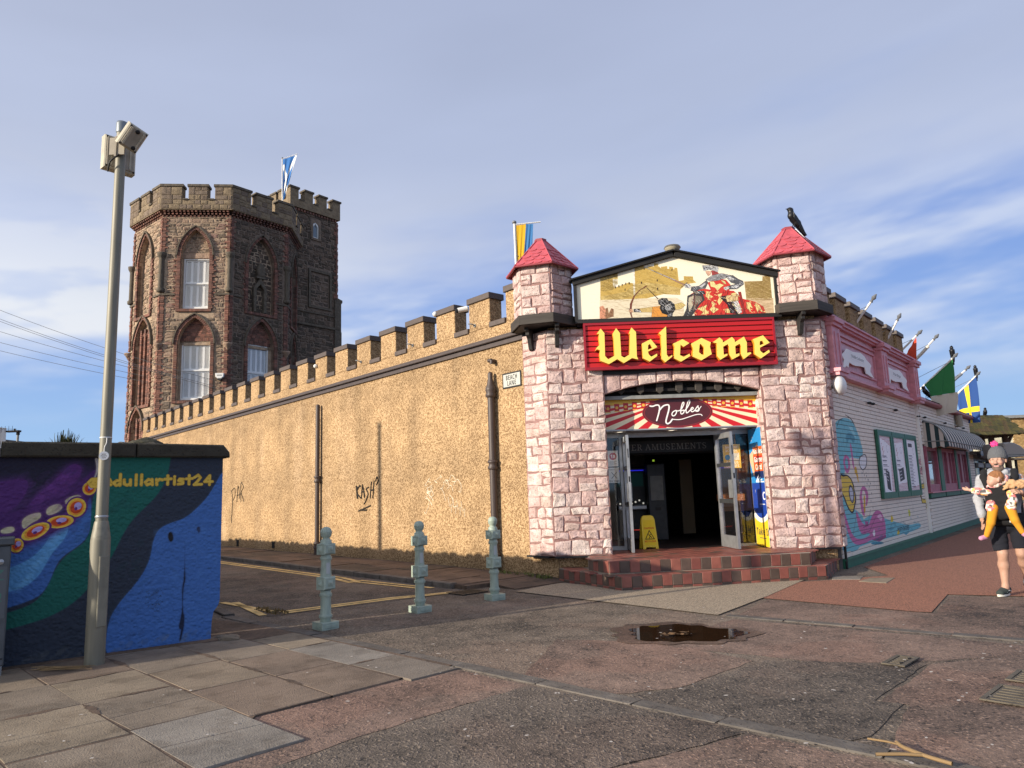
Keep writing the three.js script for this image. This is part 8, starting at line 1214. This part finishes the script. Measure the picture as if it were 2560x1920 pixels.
// ---------------------------------------------------------------- crows
{
  const blk = mat(C(20, 20, 24), { roughness: 0.45 }), leg = mat(C(26, 26, 28));
  const proto = new THREE.Group(); // looks along -x, stands at its own origin
  const bodyF = sdfCaps([[-0.05, 0.2, 0, 0.062, 0.07, 0.12, 0, 0.055, 1, 0.85], [0.07, 0.12, 0, 0.05, 0.14, 0.06, 0, 0.022, 1, 0.9], [-0.06, 0.22, 0, 0.05, -0.085, 0.285, 0, 0.038], [-0.09, 0.3, 0, 0.038, -0.1, 0.302, 0, 0.036], [-0.125, 0.3, 0, 0.014, -0.17, 0.288, 0, 0.005]], 0.03);
  const body = mesh('body', boxUV(netMesh(bodyF, [-0.2, 0, -0.1], [0.2, 0.37, 0.1], 0.008).toNonIndexed()), blk);
  const wing = (s) => { const g = prism([[-0.07, 0.24], [0.0, 0.21], [0.1, 0.13], [0.2, 0.02], [0.18, 0.0], [0.06, 0.08], [-0.04, 0.15]], -0.008, 0.008, 0.004); g.rotateY(s * 0.12); g.translate(0, 0, s * 0.052); return mesh('wing', g, blk); };
  const tail = mesh('tail', prism([[0.1, 0.09], [0.13, 0.1], [0.26, -0.03], [0.235, -0.05], [0.1, 0.05]], -0.028, 0.028, 0.006), blk), beak = mesh('beak', bar([-0.12, 0.3, 0], [-0.18, 0.285, 0], 0.013, 0.003, 8), leg), lg = (s) => mesh('leg', [bar([0.02, 0.1, s * 0.025], [0.0, 0.0, s * 0.03], 0.007), bar([0, 0.004, s * 0.03], [-0.045, 0.002, s * 0.035], 0.005), bar([0, 0.004, s * 0.03], [0.03, 0.002, s * 0.03], 0.005)], leg);
  [body, wing(1), wing(-1), tail, beak, lg(1), lg(-1)].forEach((o) => proto.add(o));
  const crow = (p, ry, label, sc = 1, lean = 0) => { const t = proto.clone(); t.name = numbered('crow'); scene.add(t); t.position.set(...p); t.rotation.set(0, ry, lean, 'YXZ'); t.scale.setScalar(sc); tag(t, label, 'bird', 'crows on the roofs'); };
  crow([5.07, 5.9, -12.2], 0.25, 'black crow standing on the peak of the right turret', 1.12, -0.28);
  crow([11.96, 4.67, -19.15], 1.1, 'black crow on the tip of the green flag pole', 1.0, -0.7);
  crow([15.21, 4.76, -23.25], 1.1, 'black crow on the tip of the blue and yellow flag pole', 1.0, -0.7);
  crow([11.35, 3.62, -19.55], 0.4, 'black crow on the roof edge under the green flag', 1.0);
  crow([17.55, 3.64, -26.6], 1.4, 'black crow on the ridge of the log shelter', 1.0, -0.3);
}
// ---------------------------------------------------------------- flags and poles, cables, distance
{
  const pole = mat(C(226, 224, 218), { roughness: 0.5 }), fin = mat(C(120, 122, 124), { roughness: 0.45, metalness: 0.3 });
  function cloth(n, P, m, wave = 0.03) { const g = new THREE.PlaneGeometry(1, 1, n, n), p = g.attributes.position; for (let i = 0; i < p.count; i++) { const u = p.getX(i) + 0.5, v = 0.5 - p.getY(i); const q = P(u, v), w = Math.sin(u * 14 + v * 3) * wave * (0.3 + v); p.setXYZ(i, q[0] + w * 0.6, q[1], q[2] + w); } g.computeVertexNormals(); return clean(g); }
  const lerp3 = (a, b, t) => a.map((q, i) => mix(q, b[i], t));
  const drape = (a, b, c, d) => (u, v) => lerp3(lerp3(a, b, u), lerp3(c, d, u), v);       // top a-b, bottom c-d
  const roofPole = (b, t, k, label) => { const o = thing('flagpole', label, 'flagpole'); const A = lerp3(b, t, -k), dir = V(...t).sub(V(...b)).normalize(); part('pole', bar(A, t, 0.03, 0.024), pole, o); const q = (s) => V(...t).addScaledVector(dir, s).toArray(); part('finial', [bar(q(0), q(0.04), 0.045, 0.03), bar(q(0.04), q(0.11), 0.02, 0.055), bar(q(0.11), q(0.2), 0.055, 0.012)], fin, o); part('bracket', bar(A, lerp3(A, t, 0.12), 0.05), fin, o); part('stay', bar(lerp3(A, t, 0.9), [A[0] - 0.5, A[1] + 0.25, A[2] + 0.3], 0.006, 0.006, 5), fin, o); return o; };
  const nameF = (name, label, g, m) => solo(name, g, m, label, 'flag');
  roofPole([7.618, 4.9, -15.4], [7.846, 5.27, -15.17], 0.9, 'bare white flagpole, nearest to the right turret'); roofPole([9.404, 4.97, -17.5], [9.57, 5.33, -17.35], 1.2, 'bare white flagpole, second from the right turret');
  roofPole([10.366, 4.861, -18.632], [10.62, 5.15, -18.418], 1.6, 'white flagpole carrying the orange red flag'); nameF('flag', 'orange red flag hanging beside the battlements', cloth(14, drape([10.37, 4.66, -18.6], [10.6, 5.1, -18.42], [10.42, 4.35, -18.5], [10.54, 4.42, -18.44]), null), mat(C(212, 74, 46), { roughness: 0.9, phys: true, transmission: 0.25, thickness: 0 }));
  roofPole([10.94, 4.596, -19.315], [11.369, 5.13, -18.954], 0.7, 'bare white flagpole at the end of the pink fascia'); nameF('rolled_flag', 'pale flag wrapped tightly round the bare pole at the fascia end', [tube([[10.98, 4.64, -19.27], [11.12, 4.8, -19.15], [11.26, 4.98, -19.03]], 0.045, 8)], mat(C(206, 202, 190), { roughness: 0.95 }));
  roofPole([11.275, 3.882, -19.714], [11.936, 4.637, -19.159], 0.25, 'white flagpole carrying the green and white flag');
  nameF('flag', 'green and white flag hanging from its pole over the gutter', [cloth(18, drape([11.36, 4.0, -19.6], [11.93, 4.63, -19.16], [11.42, 3.66, -19.5], [11.95, 3.72, -19.16]), null, 0.03)], mat(C(42, 118, 62), { roughness: 0.9, phys: true, transmission: 0.25, thickness: 0 })); { const f = scene.children[scene.children.length - 1]; part('white_band', [cloth(14, drape([11.42, 3.66, -19.5], [11.95, 3.72, -19.16], [11.45, 3.1, -19.46], [11.93, 3.2, -19.16]), null, 0.04)], mat(C(196, 188, 174), { roughness: 0.9 }), f); }
  roofPole([13.337, 4.087, -22.167], [13.88, 4.69, -21.71], 0.4, 'white flagpole between the green and the blue flag'); nameF('rolled_flag', 'furled dark and white flag on the pole behind the green flag', [tube([[13.55, 4.33, -21.98], [13.66, 4.46, -21.9], [13.8, 4.6, -21.78]], 0.05, 8)], mat(C(110, 116, 128), { roughness: 0.95 }));
  roofPole([14.642, 4.071, -23.72], [15.187, 4.717, -23.262], 0.3, 'white flagpole carrying the blue and yellow cross flag');
  { const mp = paint(256, 256, (g, w, h) => { g.fillStyle = css(38, 74, 136); g.fillRect(0, 0, w, h); g.fillStyle = css(240, 204, 50); g.fillRect(w * 0.42, 0, w * 0.2, h); g.beginPath(); g.moveTo(0, h * 0.5); g.lineTo(w, h * 0.64); g.lineTo(w, h * 0.76); g.lineTo(0, h * 0.66); g.fill(); }); nameF('flag', 'blue flag with yellow cross hanging from the farthest pole', [cloth(18, drape([14.7, 4.1, -23.66], [15.19, 4.68, -23.27], [14.72, 3.2, -23.6], [15.2, 3.2, -23.27]), null, 0.03)], mat(0xffffff, { map: mp, roughness: 0.9 })); }
  const upright = (p, top, arm, label) => { const o = thing('flagpole', label, 'flagpole'); part('pole', bar(p, top, 0.03, 0.025), pole, o); part('arm', bar([top[0], top[1] - 0.03, top[2]], arm, 0.014), pole, o); part('finial', ball(top[0], top[1] + 0.02, top[2], 0.05, 1, 0.8, 1), fin, o); part('clip', [bar([top[0], top[1] - 0.75, top[2]], [top[0] + 0.06, top[1] - 0.75, top[2]], 0.012)], fin, o); };
  upright([0.2, 3.8, -15], [0.17, 7.27, -15], [0.745, 7.28, -15], 'white flagpole with crossbar behind the left turret');
  nameF('flag', 'yellow and blue flag hanging behind the left turret', [cloth(14, drape([0.2, 7.22, -15], [0.42, 7.24, -15], [0.2, 6.2, -15], [0.33, 6.2, -15]), null, 0.006)], mat(C(226, 178, 40), { roughness: 0.9 })); { const f = scene.children[scene.children.length - 1]; part('blue_band', [cloth(14, drape([0.42, 7.24, -15], [0.58, 7.24, -15], [0.33, 6.2, -15], [0.52, 6.4, -15]), null, 0.008)], mat(C(64, 122, 178), { roughness: 0.9 }), f); }
  upright([-11.5, 15.9, -35.05], [-11.54, 19.05, -35.05], [-10.7, 19.2, -34.9], 'white flagpole with crossbar on the tower roof');
  { const mp = paint(256, 512, (g, w, h) => { g.fillStyle = css(52, 110, 176); g.fillRect(0, 0, w, h); g.strokeStyle = css(236, 236, 232); g.lineWidth = 50; g.beginPath(); g.moveTo(w, 0); g.lineTo(0, h); g.moveTo(0, h * 0.15); g.lineTo(w, h); g.stroke(); g.fillStyle = css(236, 236, 232); g.fillRect(w - 18, 0, 18, h * 0.5); }); nameF('flag', 'blue flag with white diagonal cross hanging on the tower roof', [cloth(18, drape([-11.5, 18.98, -35.03], [-10.75, 19.14, -34.92], [-11.48, 16.7, -35.03], [-11.36, 16.9, -35.0]), null, 0.05)], mat(0xffffff, { map: mp, roughness: 0.9 })); }
  // overhead cables
  const wm = mat(C(96, 96, 100)); const cab = (a, b, sag, l) => { const pts = []; for (let i = 0; i <= 8; i++) { const t = i / 8; const q = lerp3(a, b, t); q[1] -= sag * 4 * t * (1 - t); pts.push(q); } solo('overhead_cable', tube(pts, 0.009, 5, 16), wm, l, 'cable', null); };
  cab([-26.5, 12.1, -29.2], [-13.0, 6.75, -30.85], 0.35, 'overhead cable, topmost of six at the left'); cab([-26.5, 11.65, -29.2], [-13.0, 6.5, -30.85], 0.35, 'overhead cable, second from the top at the left'); cab([-26.5, 11.5, -29.2], [-12.95, 6.4, -30.85], 0.32, 'overhead cable, third from the top at the left');
  cab([-26.5, 10.7, -30], [-16.3, 7.35, -31.3], 0.15, 'overhead cable, fourth from the top at the left'); cab([-26.5, 10.0, -30], [-16.3, 7.12, -31.3], 0.12, 'overhead cable, fifth from the top at the left'); cab([-26.5, 9.55, -30], [-16.3, 6.88, -31.3], 0.12, 'overhead cable, lowest of six at the left');
  // far left: house chimney, aerial, street lamp, palm tuft
  const h = thing('house', 'pale house with slate roof and chimney at the far left edge', 'house', [-31, 0, -41]);
  part('wall', B(-4, 2.5, 0, 3.8, -4, 3), M.whiteMatt, h); part('roof', prism([[-4.4, 3.8], [2.7, 3.8], [2.3, 4.9], [-4, 4.9]], -4.2, 3.2), mat(C(90, 84, 80), { map: T.metal }), h); part('roof_ridge', prism([[-4, 4.9], [2.25, 4.9], [1.6, 5.5], [-4, 5.5]], -3, 2), mat(C(90, 84, 80), { map: T.metal }), h); const ch = part('chimney', B(1.6, 2.3, 4.6, 6.05, 0.6, 1.4), M.whiteMatt, h); part('chimney_pot', bar([1.95, 6.05, 1], [1.95, 6.3, 1], 0.16, 0.14), M.brown, ch); part('window', B(0, 1, 1.2, 2.6, 3.0, 3.02), M.dark, h);
  const ae = part('aerial', [bar([2.35, 5.4, 1.2], [2.35, 6.0, 1.2], 0.02), bar([2.35, 5.95, 1.2], [3.3, 5.9, 1.2], 0.012), ...[0.1, 0.3, 0.5, 0.7].map((x) => bar([2.35 + x, 5.75, 1.2], [2.35 + x, 6.1, 1.2], 0.009))], M.dark, h);
  const sl = thing('street_lamp', 'distant grey street lamp with flat head above the painted wall', 'street lamp', [-27.75, 0, -40]); part('column', bar([0, 0, 0], [0, 5.75, 0], 0.09, 0.06), M.grey, sl); part('head', CB(-0.62, 0.1, 5.76, 5.86, -0.14, 0.14, 0.02), M.dark, sl); part('sensor', bar([-0.2, 5.86, 0], [-0.2, 5.96, 0], 0.05), M.dark, sl); part('collar', bar([0, 5.6, 0], [0, 5.8, 0], 0.09), M.dark, sl);
  const os = thing('street_lamp', 'street lamp past the left edge whose shadow falls on the roughcast wall', 'street lamp', [-15.6, 0, -9.06]); part('column', bar([0, 0, 0], [0, 7.2, 0], 0.12, 0.07, 12), M.grey, os); part('cap', lathe([[0.1, 7.2], [0.1, 7.26], [0, 7.28]], 12), M.dark, os);
  reseed(141); const pl = thing('palm_tree', 'small dark palm top showing over the painted wall', 'tree', [-19.1, 0, -30.5]); part('trunk', bar([0, 0, 0], [0, 4.0, 0], 0.16, 0.12), M.darkWood, pl); { const lf = []; for (let i = 0; i < 150; i++) { const a = rr(0, 6.28), e = rr(-0.3, 1.2), l = rr(0.35, 0.7), cx = rr(-0.35, 0.35); const g = new THREE.PlaneGeometry(0.07, l, 1, 4), p = g.attributes.position; for (let k = 0; k < p.count; k++) { const t = p.getY(k) / l + 0.5; p.setXYZ(k, p.getX(k) * (1 - t * 0.8), t * l, -t * t * l * 0.4); } g.rotateX(Math.PI / 2 - e); g.rotateY(a); g.translate(cx, 4.05 + rr(-0.1, 0.1) - Math.abs(cx) * 0.3, 0); g.computeVertexNormals(); lf.push(g); } part('crown', lf, mat(C(62, 66, 36), { roughness: 0.8 }), pl); }
}
renderer.render(scene, camera);
